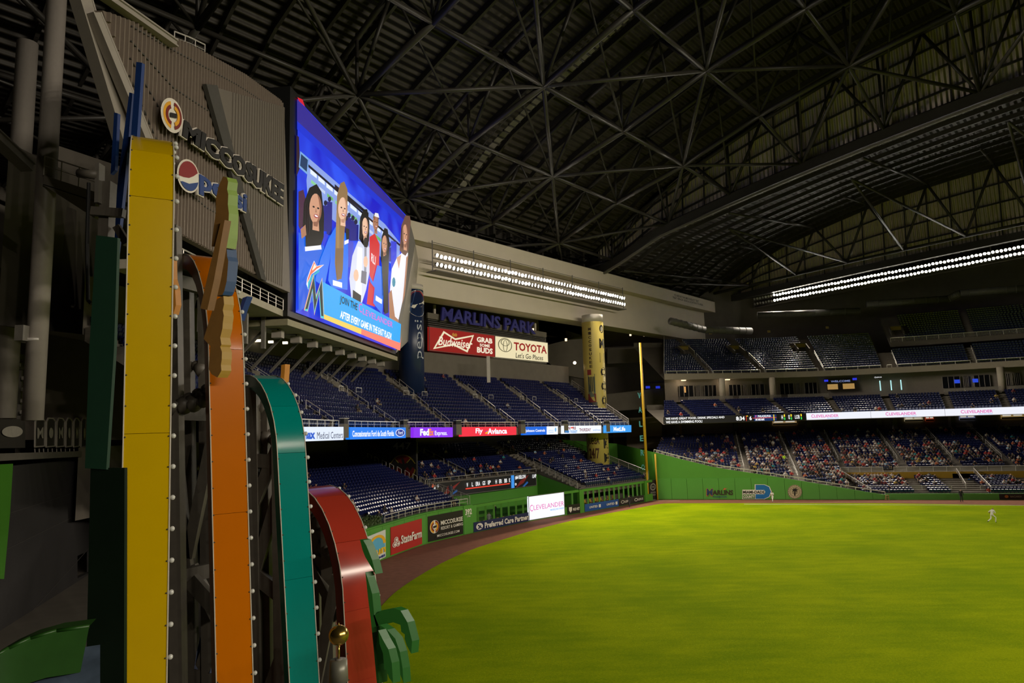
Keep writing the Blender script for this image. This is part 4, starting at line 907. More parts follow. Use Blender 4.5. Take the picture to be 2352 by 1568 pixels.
for i, (x0, x1, nm) in enumerate(sb):
    a_, b_ = KC.px(x0, 18, off+1), KC.px(x1, 18, off+1); p0 = KC.at(a_, off-1); p1 = KC.at(b_, off-1); nn = KC.nor((a_+b_)/2)
    t = thing('suite_balcony', 'suite balcony with pale parapet and dark windows, '+nm, 'balcony', p0+V3((0, 0, 17)))
    MB().prism([p0+V3((0, 0, 16.8)), p1+V3((0, 0, 16.8)), p1+V3((0, 0, 17.25)), p0+V3((0, 0, 17.25))], nn*.15).build('parapet', concrete, t)
    MB().prism([p0+V3((0, 0, 17.25)), p1+V3((0, 0, 17.25)), p1+V3((0, 0, 18.0)), p0+V3((0, 0, 18.0))], nn*.04).build('parapet_screen', balus, t)
    for (f0, f1) in ((.05, .36), (.42, .5), (.6, .88)):
        g0, g1 = KC.at(a_+(b_-a_)*f0, off+3.7), KC.at(a_+(b_-a_)*f1, off+3.7)
        wnd = MB().prism([g0+V3((0, 0, 18.2)), g1+V3((0, 0, 18.2)), g1+V3((0, 0, 20.4)), g0+V3((0, 0, 20.4))], nn*.1).build('window', glassd, t)
        for f in (0, .33, .66, 1): MB().bar((g0.lerp(g1, f)-nn*.05)+V3((0, 0, 18.2)), (g0.lerp(g1, f)-nn*.05)+V3((0, 0, 20.4)), .09, .09).build('mullion', steelw, wnd)
    if i == 3:
        for f in (.3, .62): c = KC.at(a_+(b_-a_)*f, off+3.5)+V3((0, 0, 19.4)); MB().box(c, 1.0, .1, .7, None).build('lit_screen', led('3050e0', .8), t)
    if i == 0: c = KC.at(a_+(b_-a_)*.17, off+3.5)+V3((0, 0, 19.6)); MB().box(c, .3, .1, 1.2).build('lamp', led('f0b060', .7), t)
for i, x in enumerate((1660, 1776, 2302)):
    p = KC.at(KC.px(x, 18, off+1.2), off+1.2); t = thing('club_column', 'round beige column lit from above, '+['between the first two suites', 'between the second and third suite', 'beside the last suite'][i], 'column', p+V3((0, 0, 17)))
    MB().tube(p+V3((0, 0, 17)), p+V3((0, 0, 21.6)), .62, 14).build('shaft', M('column_beige', (.45, .39, .31), .7, var=.05), t, True)
sg = kq(1905, 1972, 18.6, 21.0, off+3.2); sign('club_bar', 'lit club bar with golden shelves under a name board', 'bar', sg, flat('2a211c'), [('p', 'bar_shelf', [(.02, .45), (.38, .45), (.38, .9), (.02, .9)], led('c09858', .7)), ('p', 'bar_shelf', [(.55, .45), (.95, .45), (.95, .9), (.55, .9)], led('c09858', .7)), ('t', 'lettering', 'WELCOME', (.15, .14, .82, .3), led('8090c8', .8)), ('p', 'tv', [(-.08, .05), (.06, .05), (.06, .22), (-.08, .22)], led('3038e0', .9)), ('p', 'tv', [(.9, .0), (1.05, .0), (1.05, .18), (.9, .18)], led('3038e0', .9))], .3)
for i, x in enumerate((2022, 2047, 2070)): c = KC.at(KC.px(x, 19, off+2.8), off+2.8)+V3((0, 0, 19.2)); o = MB().box(c, .18, .1, 2.0).build('light_tube', led('b8f0f0', 1.0)); tag(o, 'upright pale light tube at the dark club entrance', 'light tube', 'light tubes at the club entrance')
sign('club_sign', 'small lit pale sign above the dark club entrance', 'sign', kq(2016, 2034, 20.7, 21.1, off+2.6), flat('120f0e'), [('t', 'lettering', 'LEXUS', (.25, .25, .95, .75), Lw), ('r', 'ring', (.12, .5, .1, .35, .07, .24), Lw)], .1)
for i, x in enumerate((1571, 1672)): c = KC.at(KC.px(x, 20, QO+1), QO+1)+V3((0, 0, 21.4)); o = MB().box(c, .9, .4, .18).build('soffit_lamp', led('ffd8a8', 2.)); tag(o, 'small lit lamp under the soffit above the suites', 'lamp', 'soffit lamps above the suites'); L_ = bpy.data.lights.new('lamp_glow', 'POINT'); L_.energy = 90; L_.shadow_soft_size = .2; L_.color = (1., .78, .52); lo_ = bpy.data.objects.new('lamp_glow', L_); COL.objects.link(lo_); lo_.parent = o; lo_.location = c-V3((0, 0, .35))
# upper fascia and rail
fz = [KC.at(q, QO-.25) for q in np.linspace(qS, KC.len-.3, n)]
mb = MB()
for i in range(n-1): mb.hexa([fz[i]+V3((0, 0, 21.5)), fz[i+1]+V3((0, 0, 21.5)), fz[i+1]+RN*.3+V3((0, 0, 21.5)), fz[i]+RN*.3+V3((0, 0, 21.5))], [fz[i]+V3((0, 0, 22.65)), fz[i+1]+V3((0, 0, 22.65)), fz[i+1]+RN*.3+V3((0, 0, 22.65)), fz[i]+RN*.3+V3((0, 0, 22.65))])
ff = struct(mb.build('upper_fascia', M('fascia_concrete', (.34, .29, .23), .7, var=.06)))
ru = [qS]+upA+[q94]+upB+[KC.len-.3]
fl_n = ['at the open end of the deck', 'between its first two aisles', 'between its second and third aisle', 'between its third aisle and the split level', 'beside the split level stair', 'below the split level', 'along its last rows']
for i in range(len(ru)-1): rail('white front rail of the far upper deck, '+fl_n[i], [KC.at(q, QO-.1)+V3((0, 0, 22.65)) for q in np.linspace(ru[i]+.5, ru[i+1]-.5, 6)], .55, 2.2, 0, .055)
rail('rail along the front of the raised back section of the far upper deck', [KC.at(q, QO+7.9)+V3((0, 0, 28.4)) for q in np.linspace(q94+2.6, KC.len-.4, 10)], .9, 2.2, 0, .05, glass=balus)
for i, a_ in enumerate(upA+upB):
    s_ = stQ1 if i < 3 else stQ2; top_ = 8 if i < 3 else 6
    rail('sloping aisle handrail of the far upper deck, '+['first aisle', 'second aisle', 'third aisle', 'aisle beside the split', 'last aisle'][i], [s_.pt(k, a_+.4, .2) for k in (0, top_*.5, top_)], .9, 2.2, 1)
ym = M('vomitory_lintel', (.40, .28, .03), .6, var=.08)
for i, a_ in enumerate(upA+[upB[0]]):
    s_, k0 = (stQ1, 9) if i < 3 else (stQ3, 3)
    aq = a_-.9 if i < 3 else a_+2.3
    p = s_.pt(k0, aq, 0); nn = KC.nor(aq); tt = V3((nn.y, -nn.x, 0)); ax = (tt, nn, V3((0, 0, 1)))
    t = thing('vomitory', 'stair opening with a yellow lintel in the far upper deck, '+['at the first aisle', 'at the second aisle', 'at the third aisle', 'in the raised back section'][i], 'vomitory', p)
    MB().box(p+nn*2.4+V3((0, 0, 1.9)), 2.1, .3, .9, ax).build('lintel', ym, t); MB().box(p+nn*2.5+V3((0, 0, .9)), 2.1, .12, 1.8, ax).build('back_wall', concrete, t); MB().box(p+nn*1.9+V3((0, 0, 2.3)), 2.1, 1.2, .12, ax).build('roof_slab', concrete, t)
    for sd in (-1.15, 1.15): MB().hexa([p+tt*(sd+d_)+nn*e_+V3((0, 0, z_)) for d_, e_, z_ in ((-.1, -.3, 0), (.1, -.3, 0), (.1, 2.6, 1.4), (-.1, 2.6, 1.4))], [p+tt*(sd+d_)+nn*e_+V3((0, 0, z_)) for d_, e_, z_ in ((-.1, -.3, .9), (.1, -.3, .9), (.1, 2.6, 2.4), (-.1, 2.6, 2.4))]).build('side_wall', concrete, t)
# end wall of the far decks, back wall, ducts
e0, e1 = KC.at(qS-.15, QO-.4), KC.at(qS-.15, QO+15)
struct(MB().prism([e0+V3((0, 0, 21.3)), e1+V3((0, 0, 29.5)), e1+V3((0, 0, 32)), e0+V3((0, 0, 29.5)), e0+V3((0, 0, 23.5))], KC.nor(qS).cross(V3((0, 0, 1)))*.15).build('wall_deck_end', steelw)) if False else None
rail('tall white end rail of the far upper deck beside the track beam', [stQ1.pt(k, rq0(k)+.1, .1) for k in (0, 8, 16)], 1.3, 3., 1)
bk = [KC.at(q, QO+27)+V3((0, 0, 10)) for q in np.linspace(0, KC.len, n)]
struct(MB().add(bk+[p+V3((0, 0, 40)) for p in bk], [(i, i+1, n+i+1, n+i) for i in range(n-1)]).build('wall_far_back', dark_in))
e0 = KC.at(0, -2); e1 = KC.at(0, QO+27)
struct(MB().quad(V3((12, 150, 8)), e1+V3((0, 0, 8)), e1+V3((0, 0, 34)), V3((12, 150, 34))).build('wall_corner_back', dark_in)) 
zin = M('duct_zinc', (.20, .19, .18), .6, .3, var=.1)
for nm, pts, Y in (('ribbed ventilation duct below the end of the track beam', [(1540, 737), (1618, 757), (1725, 760)], (140, 146, 150)), ('straight ventilation duct above the far upper deck', [(1740, 724), (1975, 714)], (158, 152)), ('kinked ventilation duct above the split upper deck', [(1990, 699), (2180, 686), (2206, 673), (2356, 662)], (150, 146, 144, 138))):
    t = thing('ventilation_duct', nm, 'duct', P(pts[0][0], pts[0][1], Y[0])); pp = [P(x, y, Y[i]) for i, (x, y) in enumerate(pts)]
    MB().path(pp, .75, 14).build('duct', zin, t, True)
    for i in range(len(pp)-1):
        for k in range(1, 7):
            c = pp[i].lerp(pp[i+1], k/7); d_ = (pp[i+1]-pp[i]).normalized(); MB().tube(c-d_*.06, c+d_*.06, .81, 14).build('seam_ring', zin, t)
for i, (x, y, Y) in enumerate(((1632, 765, 150), (1766, 761, 154), (1900, 752, 154), (2140, 716, 150))):
    o = MB().box(P(x, y, Y), .6, .2, .5).build('section_plate', M('plate_yellow', (.5, .36, .08), .6)); tag(o, 'small yellow section plate hung above the far upper deck', 'sign', 'yellow section plates')
# ---------------------------------------------------------------- boards on the front of the upper deck
def uq(x0, x1, y):
    a_, b_ = UC.px(x0, 13.2), UC.px(x1, 13.2); out = []
    pl = Pl(tuple(UC.at(a_, -.55)[:2]), tuple(UC.at(b_, -.55)[:2]))
    return [pl.pt(x0, y[0]), pl.pt(x1, y[1]), pl.pt(x1, y[2]), pl.pt(x0, y[3])]
LW = led('f2f6ff', 1.0)
def ub(x0, x1, y, mat, lab, its): return sign('led_board', lab, 'screen', uq(x0, x1, y), mat, its, .45, None)
dkb = led('20285c', .9)
ub(655, 789, (980, 980, 1010, 1015), led('dfeafa', 1.), 'white lit board with blue and dark medical lettering on the upper deck', [('t', 'lettering', 'wellmax', (.03, .22, .46, .86), led('1a5cd0', .9), .05), ('t', 'lettering', 'Medical Centers', (.49, .36, .975, .86), led('1c2450', .8), .0)])
ub(804, 932, (980.5, 981.5, 1005.5, 1009), led('0a7cf0', 1.), 'royal blue lit board with white Spanish lettering and an oval badge', [('t', 'lettering', 'Concesionarios Ford de South Florida', (.03, .28, .75, .80), LW, .03), ('e', 'badge', (.875, .5, .095, .36), LW), ('e', 'badge_blue', (.875, .5, .085, .31), led('10309a', .9)), ('t', 'lettering', 'Ford', (.825, .32, .925, .66), LW, .01, .25)])
ub(950, 1040, (981, 981, 1003.5, 1005), led('8a2af0', 1.), 'purple lit board with white and orange courier lettering', [('t', 'lettering', 'Fed', (.15, .14, .37, .82), LW, .05), ('t', 'lettering', 'Ex', (.37, .14, .49, .82), led('f08040', 1.), .05), ('t', 'lettering', 'Express.', (.51, .35, .84, .92), LW)])
ub(1060, 1186, (980.5, 979.5, 998.5, 1002.5), led('f02840', 1.), 'red lit board with white airline lettering and a bird mark', [('t', 'lettering', 'Fly', (.235, .14, .36, .85), LW, .03), ('t', 'lettering', 'Avianca', (.445, .16, .81, .82), LW, .04), ('p', 'bird', [(.395, .72), (.43, .52), (.45, .45), (.455, .6), (.425, .78)], led('f0b020', 1.)), ('p', 'bird', [(.395, .5), (.44, .42), (.43, .54)], led('6040d0', 1.))])
ub(1202, 1281, (980, 978.5, 997, 999), led('0e66e0', 1.), 'two-part lit board, blue with white lettering and white with a pale mark', [('p', 'white_part', [(.66, .0), (1, 0), (1, 1), (.66, 1)], LW), ('t', 'lettering', 'Johnson Controls', (.05, .30, .61, .74), LW, .03), ('t', 'lettering', 'Johnson', (.71, .42, .86, .6), lb), ('t', 'lettering', 'Controls', (.71, .64, .86, .8), lb), ('e', 'drop', (.92, .42, .025, .26), led('7fb8e8', 1.))])
rd = led('8a2030', .8)
ub(1294, 1381, (977.5, 976.5, 994, 996), LW, 'white lit board with dark red lettering and a red heart', [('t', 'lettering', 'SENI', (.05, .12, .17, .50), rd, .03), ('t', 'lettering', 'RS', (.235, .12, .31, .50), rd, .03), ('p', 'heart', [(.175, .2), (.19, .12), (.205, .2), (.22, .12), (.238, .2), (.206, .42)], Lr), ('t', 'lettering', 'FREE TICKET', (.03, .6, .34, .92), Lb, .03), ('t', 'lettering', 'THURSDAY', (.39, .34, .70, .75), rd, .02), ('t', 'lettering', 'wellmax', (.75, .45, .97, .72), led('a8c4ec', 1.))])
ub(1391, 1450, (976.5, 976, 992, 994), led('3a9cf0', 1.), 'sky blue lit board with white insurance lettering at the deck end', [('t', 'lettering', 'MetLife', (.29, .2, .75, .82), LW, .04)])

# ---------------------------------------------------------------- giant video board
vA, vB = (-17.3, 54.2), (-14.1, 88.6)
VP = Pl(vA, vB)
scr = [VP.pt(680, 223), VP.pt(937, 499), VP.pt(909, 804), VP.pt(679, 717)]
vb = thing('video_board', 'giant lit video screen showing a group of people above blue caption bars', 'screen', scr[3])
nV = VP.n
scr[0].x = scr[3].x; scr[0].y = scr[3].y
fr = [scr[0]-VP.t*1.3+V3((0, 0, .5)), scr[1]+V3((0, 0, .5))+VP.t*.2, scr[2]-V3((0, 0, .5))+VP.t*.2, scr[3]-VP.t*1.3-V3((0, 0, .5))]
MB().prism([p-nV*3.4 for p in fr], nV*3.3).build('cabinet', black, vb)
def vp(cx, cy): return VP.pt(640+cx/2.306, 180+cy/2.306)
_vl = [0]
def vpoly(pts, mat, name='picture_patch', f=vp):
    _vl[0] += 1
    if f is vp:                                      # keep the picture inside the sloping right edge of the screen
        sd = lambda p: 683-(p[1]-735)*63/705.-p[0]-2; out = []
        for i in range(len(pts)):
            a, b = pts[i-1], pts[i]; da, db = sd(a), sd(b)
            if (da < 0) != (db < 0): g = da/(da-db); out.append((a[0]+(b[0]-a[0])*g, a[1]+(b[1]-a[1])*g))
            if db >= 0: out.append(b)
        pts = out
        if len(pts) < 3: return None
    pp = [f(*p)+nV*(.004*_vl[0]+.02) for p in pts]
    return MB().add(pp, [tuple(range(len(pp)))]).build(name, mat, vb)
def vell(c, rx, ry, mat, n=18, rot=0.): 
    return vpoly([(c[0]+rx*math.cos(a)*math.cos(rot)-ry*math.sin(a)*math.sin(rot), c[1]+ry*math.sin(a)*math.cos(rot)+rx*math.cos(a)*math.sin(rot)) for a in [6.28318*i/n for i in range(n)]], mat)
def screen_bg():
    m = bpy.data.materials.new('screen_blue_backdrop'); m.use_nodes = True; nt = m.node_tree; b = nt.nodes['Principled BSDF']
    tc = nt.nodes.new('ShaderNodeTexCoord'); nz = nt.nodes.new('ShaderNodeTexNoise'); nz.inputs['Scale'].default_value = .18; nt.links.new(tc.outputs['Object'], nz.inputs['Vector'])
    r = nt.nodes.new('ShaderNodeValToRGB'); r.color_ramp.elements[0].position = .35; r.color_ramp.elements[1].position = .65
    r.color_ramp.elements[0].color = (*rgb('1414c8'), 1); r.color_ramp.elements[1].color = (*rgb('2a52f4'), 1)
    nt.links.new(nz.outputs['Fac'], r.inputs[0]); nt.links.new(r.outputs[0], b.inputs['Emission Color']); b.inputs['Emission Strength'].default_value = 1.; b.inputs['Base Color'].default_value = (0, 0, 0, 1)
    return m
MB().add([p+nV*.01 for p in scr], [(0, 1, 2, 3)]).build('display', screen_bg(), vb)
E = lambda h, s=1.: led(h, s)
vpoly([(96, 108), (680, 738), (680, 765), (96, 225)], E('3a2f9c', .8)); vpoly([(96, 225), (680, 765), (680, 800), (96, 270)], E('1c34d8', .9))
vpoly([(98, 100), (125, 112), (138, 150), (104, 118)], E('d02030'))
vpoly([(92, 300), (105, 310), (112, 470), (92, 520)], E('3c2030', .6))
vpoly([(160, 425), (560, 770), (640, 870), (640, 1010), (560, 960), (350, 800), (220, 700), (150, 620), (145, 540)], E('8fa8f0', .9))
vpoly([(112, 385), (158, 425), (150, 510), (104, 470)], E('7fb0e8', .9)); vpoly([(116, 400), (152, 432), (146, 495), (110, 462)], E('23406a', .8))
for i in range(10):
    x = 165+i*42; y = 470+i*36
    vpoly([(x, y), (x+34, y+28), (x+34, y+60), (x, y+34)], E('e6f0ff')); vpoly([(x+4, y+66), (x+36, y+92), (x+36, y+108), (x+4, y+84)], E(('8fd8a0', 'c8d8f8', '70c070')[i % 3], .9))
vpoly([(150, 455), (640, 880), (640, 892), (150, 470)], E('18142c', .7)); vpoly([(290, 560), (470, 712), (470, 730), (290, 580)], E('141028', .7))
for x, y, h in ((262, 640, 190), (240, 660, 150), (365, 725, 130), (350, 740, 120), (385, 740, 120), (400, 760, 100), (578, 880, 90)): 
    vell((x, y), 9, 14, E('10103c', .8)); vpoly([(x-14, y+12), (x+14, y+16), (x+12, y+h), (x-16, y+h)], E('1a1a8c', .8))
for x, y, h, c in ((235, 820, 200, '2838e8'), (370, 860, 140, '4a50e0'), (560, 900, 200, '3048f0'), (600, 860, 160, '2a3ce8')): vpoly([(x-14, y), (x+16, y+6), (x+16, y+h), (x-14, y+h)], E(c, .8))
skin, skin2, skin3 = E('d09a7c', 1.), E('ecc0a2', 1.), E('b07a5c', .95)
hb, hbl = E('120c10', .5), E('9c7a50', .85)
def lady(face, rx, ry, hair, hpoly, body, bmat, sk, collar=None):
    vpoly(body, bmat); vpoly(hpoly, hair); vpoly([(face[0]-rx*.4, face[1]+ry*.6), (face[0]+rx*.5, face[1]+ry*.65), (face[0]+rx*.6, face[1]+ry*1.5), (face[0]-rx*.5, face[1]+ry*1.4)], sk)
    vell(face, rx, ry, sk)
    dks = E('9a6650', .85) if sk is not skin2 else E('c89478', .9)
    vpoly([(face[0]+rx*math.cos(a), face[1]+ry*math.sin(a)) for a in np.linspace(-1.3, 1.5, 12)]+[(face[0]+rx*.55, face[1]+ry*.5), (face[0]+rx*.7, face[1]), (face[0]+rx*.5, face[1]-ry*.6)], dks)
    vpoly([(face[0]-rx*.4, face[1]+ry*.88), (face[0]+rx*.5, face[1]+ry*.85), (face[0]+rx*.3, face[1]+ry*1.2), (face[0]-rx*.3, face[1]+ry*1.15)], dks)
    hx = min(p[0] for p in hpoly); hy = min(p[1] for p in hpoly); hX = max(p[0] for p in hpoly); hY = max(p[1] for p in hpoly); hl_ = E('c8a470', .8) if hair is hbl else E('3a2a30', .6)
    for k_ in range(3):
        x_ = hx+(hX-hx)*(.12+.07*k_); vpoly([(x_, hy+(hY-hy)*(.3+.05*k_)), (x_+(hX-hx)*.035, hy+(hY-hy)*.28), (x_+(hX-hx)*.05, hy+(hY-hy)*(.86-.06*k_)), (x_+(hX-hx)*.02, hy+(hY-hy)*.8)], hl_)
    bx0 = min(p[0] for p in body); bX = max(p[0] for p in body); by0 = min(p[1] for p in body); bY = max(p[1] for p in body)
    vell((face[0]-rx*.35, face[1]-ry*.12), rx*.2, ry*.06, E('201418', .6), 8, .6); vell((face[0]+rx*.38, face[1]-ry*.02), rx*.2, ry*.06, E('201418', .6), 8, .6)
    vpoly([(face[0]+rx*.02, face[1]-ry*.05), (face[0]+rx*.14, face[1]+ry*.26), (face[0]-rx*.1, face[1]+ry*.24)], E('a8745c', .8))
    vell((face[0]+rx*.05, face[1]+ry*.5), rx*.42, ry*.12, E('b03048', .8), 10, .5); vell((face[0]+rx*.05, face[1]+ry*.49), rx*.32, ry*.06, E('f4ecec'), 10, .5)
    if collar: vpoly(collar, E('f0f0f8'))
hb, hbl = E('120c10', .5), E('9c7a50', .85)
vpoly([(92, 600), (118, 590), (130, 640), (118, 780), (100, 800), (92, 780)], E('5a2a50', .6))
lady((182, 690), 33, 80, hb, [(112, 810), (120, 660), (150, 580), (188, 560), (214, 600), (228, 720), (226, 840), (205, 905), (150, 880)], [(92, 815), (230, 890), (216, 1000), (185, 1080), (170, 1180), (92, 1238)], E('0c60e0'), skin, [(122, 892), (208, 882), (212, 906), (124, 916)])
vpoly([(125, 840), (200, 860), (204, 884), (126, 892)], hb); vpoly([(98, 800), (125, 775), (130, 830), (104, 850)], skin3)
lady((324, 692), 25, 62, hbl, [(288, 780), (294, 620), (312, 556), (332, 546), (350, 590), (350, 680), (338, 770), (330, 860), (326, 980), (318, 1060), (292, 1070), (282, 980)], [(176, 1070), (205, 960), (248, 850), (290, 780), (352, 830), (354, 960), (350, 1120), (268, 1110), (246, 1070), (262, 930), (228, 1100), (196, 1086)], E('1470f0'), skin2)
vpoly([(268, 1068), (318, 1082), (318, 1110), (268, 1096)], E('f0f0f8')); vpoly([(285, 900), (326, 900), (322, 1010), (314, 1064), (290, 1060)], E('8a6a48', .8)); vpoly([(336, 792), (356, 800), (356, 850), (340, 856)], hb); vpoly([(330, 862), (352, 852), (352, 872), (330, 882)], E('f0f0f8'))
lady((440, 790), 17, 52, hb, [(408, 850), (414, 740), (432, 694), (452, 694), (464, 760), (462, 860), (446, 900), (428, 880)], [(356, 1060), (372, 940), (404, 860), (452, 880), (466, 900), (468, 1010), (446, 1120), (420, 1200), (366, 1160)], E('d8dcf0'), skin2)
vpoly([(398, 890), (424, 900), (418, 1160), (384, 1150)], E('f6f6fc')); vpoly([(372, 1120), (416, 1150), (414, 1200), (370, 1180)], E('16101c', .6))
lady((494, 765), 15, 40, E('6a5040', .7), [(480, 740), (486, 716), (500, 712), (512, 740), (508, 760)], [(462, 840), (490, 822), (516, 880), (512, 1040), (490, 1210), (446, 1195), (462, 1050)], E('d01822'), skin3)
vpoly([(484, 730), (490, 712), (506, 716), (512, 740), (498, 735)], E('e8e8f0')); letters('shirt_lettering', 'RLI', [p+nV*(.004*_vl[0]+.06) for p in (vp(466, 925), vp(490, 945), vp(486, 990), vp(464, 970))], E('f0e8e8'), vb)
lady((540, 880), 15, 48, hb, [(518, 960), (524, 840), (540, 792), (556, 800), (566, 860), (562, 1000), (552, 1230), (534, 1240), (530, 1000)], [(456, 1040), (478, 1080), (500, 990), (534, 1000), (536, 1120), (526, 1250), (478, 1190), (486, 1110), (462, 1080)], E('1470f0'), skin)
vpoly([(490, 1150), (524, 1172), (522, 1196), (488, 1176)], E('f0f0f8')); vpoly([(520, 950), (556, 930), (558, 1240), (536, 1250)], hb)
lady((648, 830), 16, 56, E('7a5648', .8), [(618, 910), (628, 780), (650, 726), (674, 730), (684, 790), (676, 900), (650, 940), (634, 930)], [(576, 1010), (604, 950), (640, 915), (664, 925), (656, 1060), (634, 1180), (612, 1280), (584, 1262), (566, 1120)], E('ececf6'), skin)
vpoly([(600, 950), (625, 935), (612, 1010)], skin); vpoly([(652, 950), (668, 930), (662, 1080), (630, 1200), (640, 1100)], skin3); vpoly([(556, 1140), (572, 1120), (590, 1262), (612, 1282), (606, 1310), (560, 1270)], skin3); vell((584, 1080), 9, 26, E('2090b0', .8), 10)
vell((432, 872), 14, 28, E('0e0c10', .5)); vpoly([(424, 895), (436, 895), (434, 1030), (422, 1030)], E('a0a0b0', .8)); vpoly([(408, 1018), (436, 1026), (432, 1092), (404, 1082)], E('7a7888', .8)); vell((430, 972), 12, 30, skin2, 12); vell((378, 1044), 14, 32, skin2, 12)
# caption bars
vpoly([(195, 1078), (622, 1302), (616, 1404), (203, 1252)], E('00a4f4')); vpoly([(203, 1250), (408, 1328), (406, 1357), (203, 1276)], E('f4cc58')); vpoly([(406, 1327), (617, 1402), (623, 1366), (616, 1442), (404, 1356)], E('fc7c68'))
f2 = lambda cx, cy: VP.pt(660+cx/6.533, 580+cy/6.533)
vpoly([(170, 480), (180, 400), (230, 260), (290, 125), (330, 205), (445, 185), (370, 250), (250, 330), (205, 440), (200, 560)], E('e8f0ff'), f=f2); vpoly([(180, 470), (190, 400), (238, 265), (290, 140), (328, 215), (430, 192), (330, 250), (240, 335), (198, 430)], E('f07048'), f=f2); vpoly([(255, 270), (292, 170), (325, 220), (270, 270)], E('fce8d8'), f=f2)
vpoly([(190, 530), (195, 450), (250, 350), (360, 260), (372, 290), (290, 350), (215, 480), (205, 560)], E('18b4c8'), f=f2)
vpoly([(128, 868), (280, 325), (318, 640), (412, 378), (444, 1000), (385, 985), (362, 620), (290, 950), (258, 590), (190, 890)], E('f0a068'), f=f2); vpoly([(140, 875), (284, 350), (318, 668), (408, 400), (438, 995), (386, 982), (362, 600), (290, 925), (258, 575), (186, 885)], E('28c8d8'), f=f2)
vpoly([(150, 850), (282, 365), (316, 712), (404, 420), (428, 962), (396, 955), (368, 560), (290, 880), (262, 540), (184, 852)], E('0a0c10', .5), f=f2)
_vl[0] += 1; o_ = .004*_vl[0]+.02
tq = lambda pts: [f2(*p) for p in pts]
letters('caption', 'JOIN THE', tq([(688, 640), (958, 768), (946, 905), (680, 785)]), E('06080c', .5), vb, .02, .0, o_); letters('caption', 'C', tq([(978, 752), (1028, 775), (1020, 910), (974, 885)]), E('f050c0'), vb, .0, .0, o_)
letters('caption', 'LEVELANDER', tq([(1040, 838), (1502, 1050), (1494, 1132), (1034, 925)]), E('f050c0'), vb, .0, .0, o_); letters('caption', 'AFTER EVERY GAME IN THE EAST PLAZA!', tq([(695, 868), (1484, 1212), (1476, 1310), (682, 985)]), E('ffffff'), vb, .03, .0, o_)
# silver side cheek, ledge and lights of the board
side = M('board_cheek_metal', (.50, .47, .42), .4, .6, var=.06)
e = scr[1]+VP.t*.25; e2 = scr[2]+VP.t*.25; bk_ = VP.t*2.2-nV*4.5
ck = [e+V3((0, 0, .3)), P(954, 558, 91.8), P(939, 782, 91.8), e2-V3((0, 0, .3))]; ck2 = [P(954, 558, 91.8), P(961, 600, 95.), P(946, 768, 95.), P(939, 782, 91.8)]
MB().prism(ck, -nV*.3).build('side_cheek', side, vb); MB().prism(ck2, -nV*.3).build('rear_cheek', side, vb)
ledge = M('board_ledge', (.30, .27, .17), .6, var=.1)
lg = [scr[3]-VP.t*1.5, scr[2]+VP.t*.8]
MB().prism([lg[0]-V3((0, 0, .75)), lg[1]-V3((0, 0, .75)), lg[1]-nV*3.4-V3((0, 0, .75)), lg[0]-nV*3.4-V3((0, 0, .75))], V3((0, 0, -.5))).build('service_ledge', ledge, vb)
for i in range(9):
    c = lg[0].lerp(lg[1], (i+.5)/9)-nV*1.6-V3((0, 0, 1.7)); MB().box(c, .8, .7, .6).build('work_lamp', steelw, vb); MB().bar(c, c+V3((0, 0, .7)), .1, .1).build('lamp_bracket', steeld, vb)
    MB().bar(c-nV*1.0+V3((0, 0, .6)), c-nV*4+V3((0, 0, -2.4)), .2, .2).build('strut', steelg, vb)

# ---------------------------------------------------------------- ribbed facade left of the board
XF = -17.4; FP = Pl((XF, 20), (XF, 60))
ribm = M('ribbed_panel_metal', (.22, .175, .14), .5, .3, var=.08)
def fpt(x, y, off=0.): return FP.pt(x, y, off)
fc = struct(MB().prism([fpt(*p) for p in ((236, 24), (424, 96), (560, 170), (640, 228), (662, 672), (402, 532), (305, 250))], V3((-.4, 0, 0))).build('wall_scoreboard_facade', ribm))
y0, y1 = fpt(300, 200).y, fpt(655, 400).y
def edge_z(y, pts):                                   # z of a polyline of facade points at depth y
    ps = sorted([(fpt(*p).y, fpt(*p).z) for p in pts]); return float(np.interp(y, [a for a, _ in ps], [b for _, b in ps]))
topE = [(236, 24), (424, 96), (560, 170), (640, 228)]; botE = [(236, 24), (305, 250), (402, 532), (662, 672)]
mb = MB(); y = fpt(238, 30).y+.2; nr = 0
while y < fpt(645, 300).y:
    zt_, zb_ = edge_z(y, topE), edge_z(y, botE)
    if zt_-zb_ > .4: mb.hexa([V3((XF, y, zb_)), V3((XF, y+.16, zb_)), V3((XF+.16, y+.12, zb_)), V3((XF+.16, y+.04, zb_))], [V3((XF, y, zt_)), V3((XF, y+.16, zt_)), V3((XF+.16, y+.12, zt_)), V3((XF+.16, y+.04, zt_))])
    y += .36
tag(mb.build('panel_ribs', ribm, fc), kind='stuff')
for f in (.2, .45, .7, .92):
    MB().path([V3((XF+.1, yy, edge_z(yy, botE)*(1-f)+edge_z(yy, topE)*f)) for yy in np.linspace(fpt(290, 230).y, fpt(640, 300).y, 6)], .05, 4).build('panel_seam', grout, fc)
pan = M('smooth_panel_metal', (.17, .145, .12), .55, .2, var=.06)
sp = fc
MB().prism([fpt(*p, .2) for p in ((474, 196), (648, 246), (662, 672), (600, 645))], V3((.15, 0, 0))).build('smooth_panel', pan, sp)
MB().prism([fpt(*p, .2) for p in ((464, 193), (490, 196), (604, 646), (592, 640))], V3((.25, 0, 0))).build('edge_beam', grout, sp)
y = fpt(520, 300).y; mb = MB()
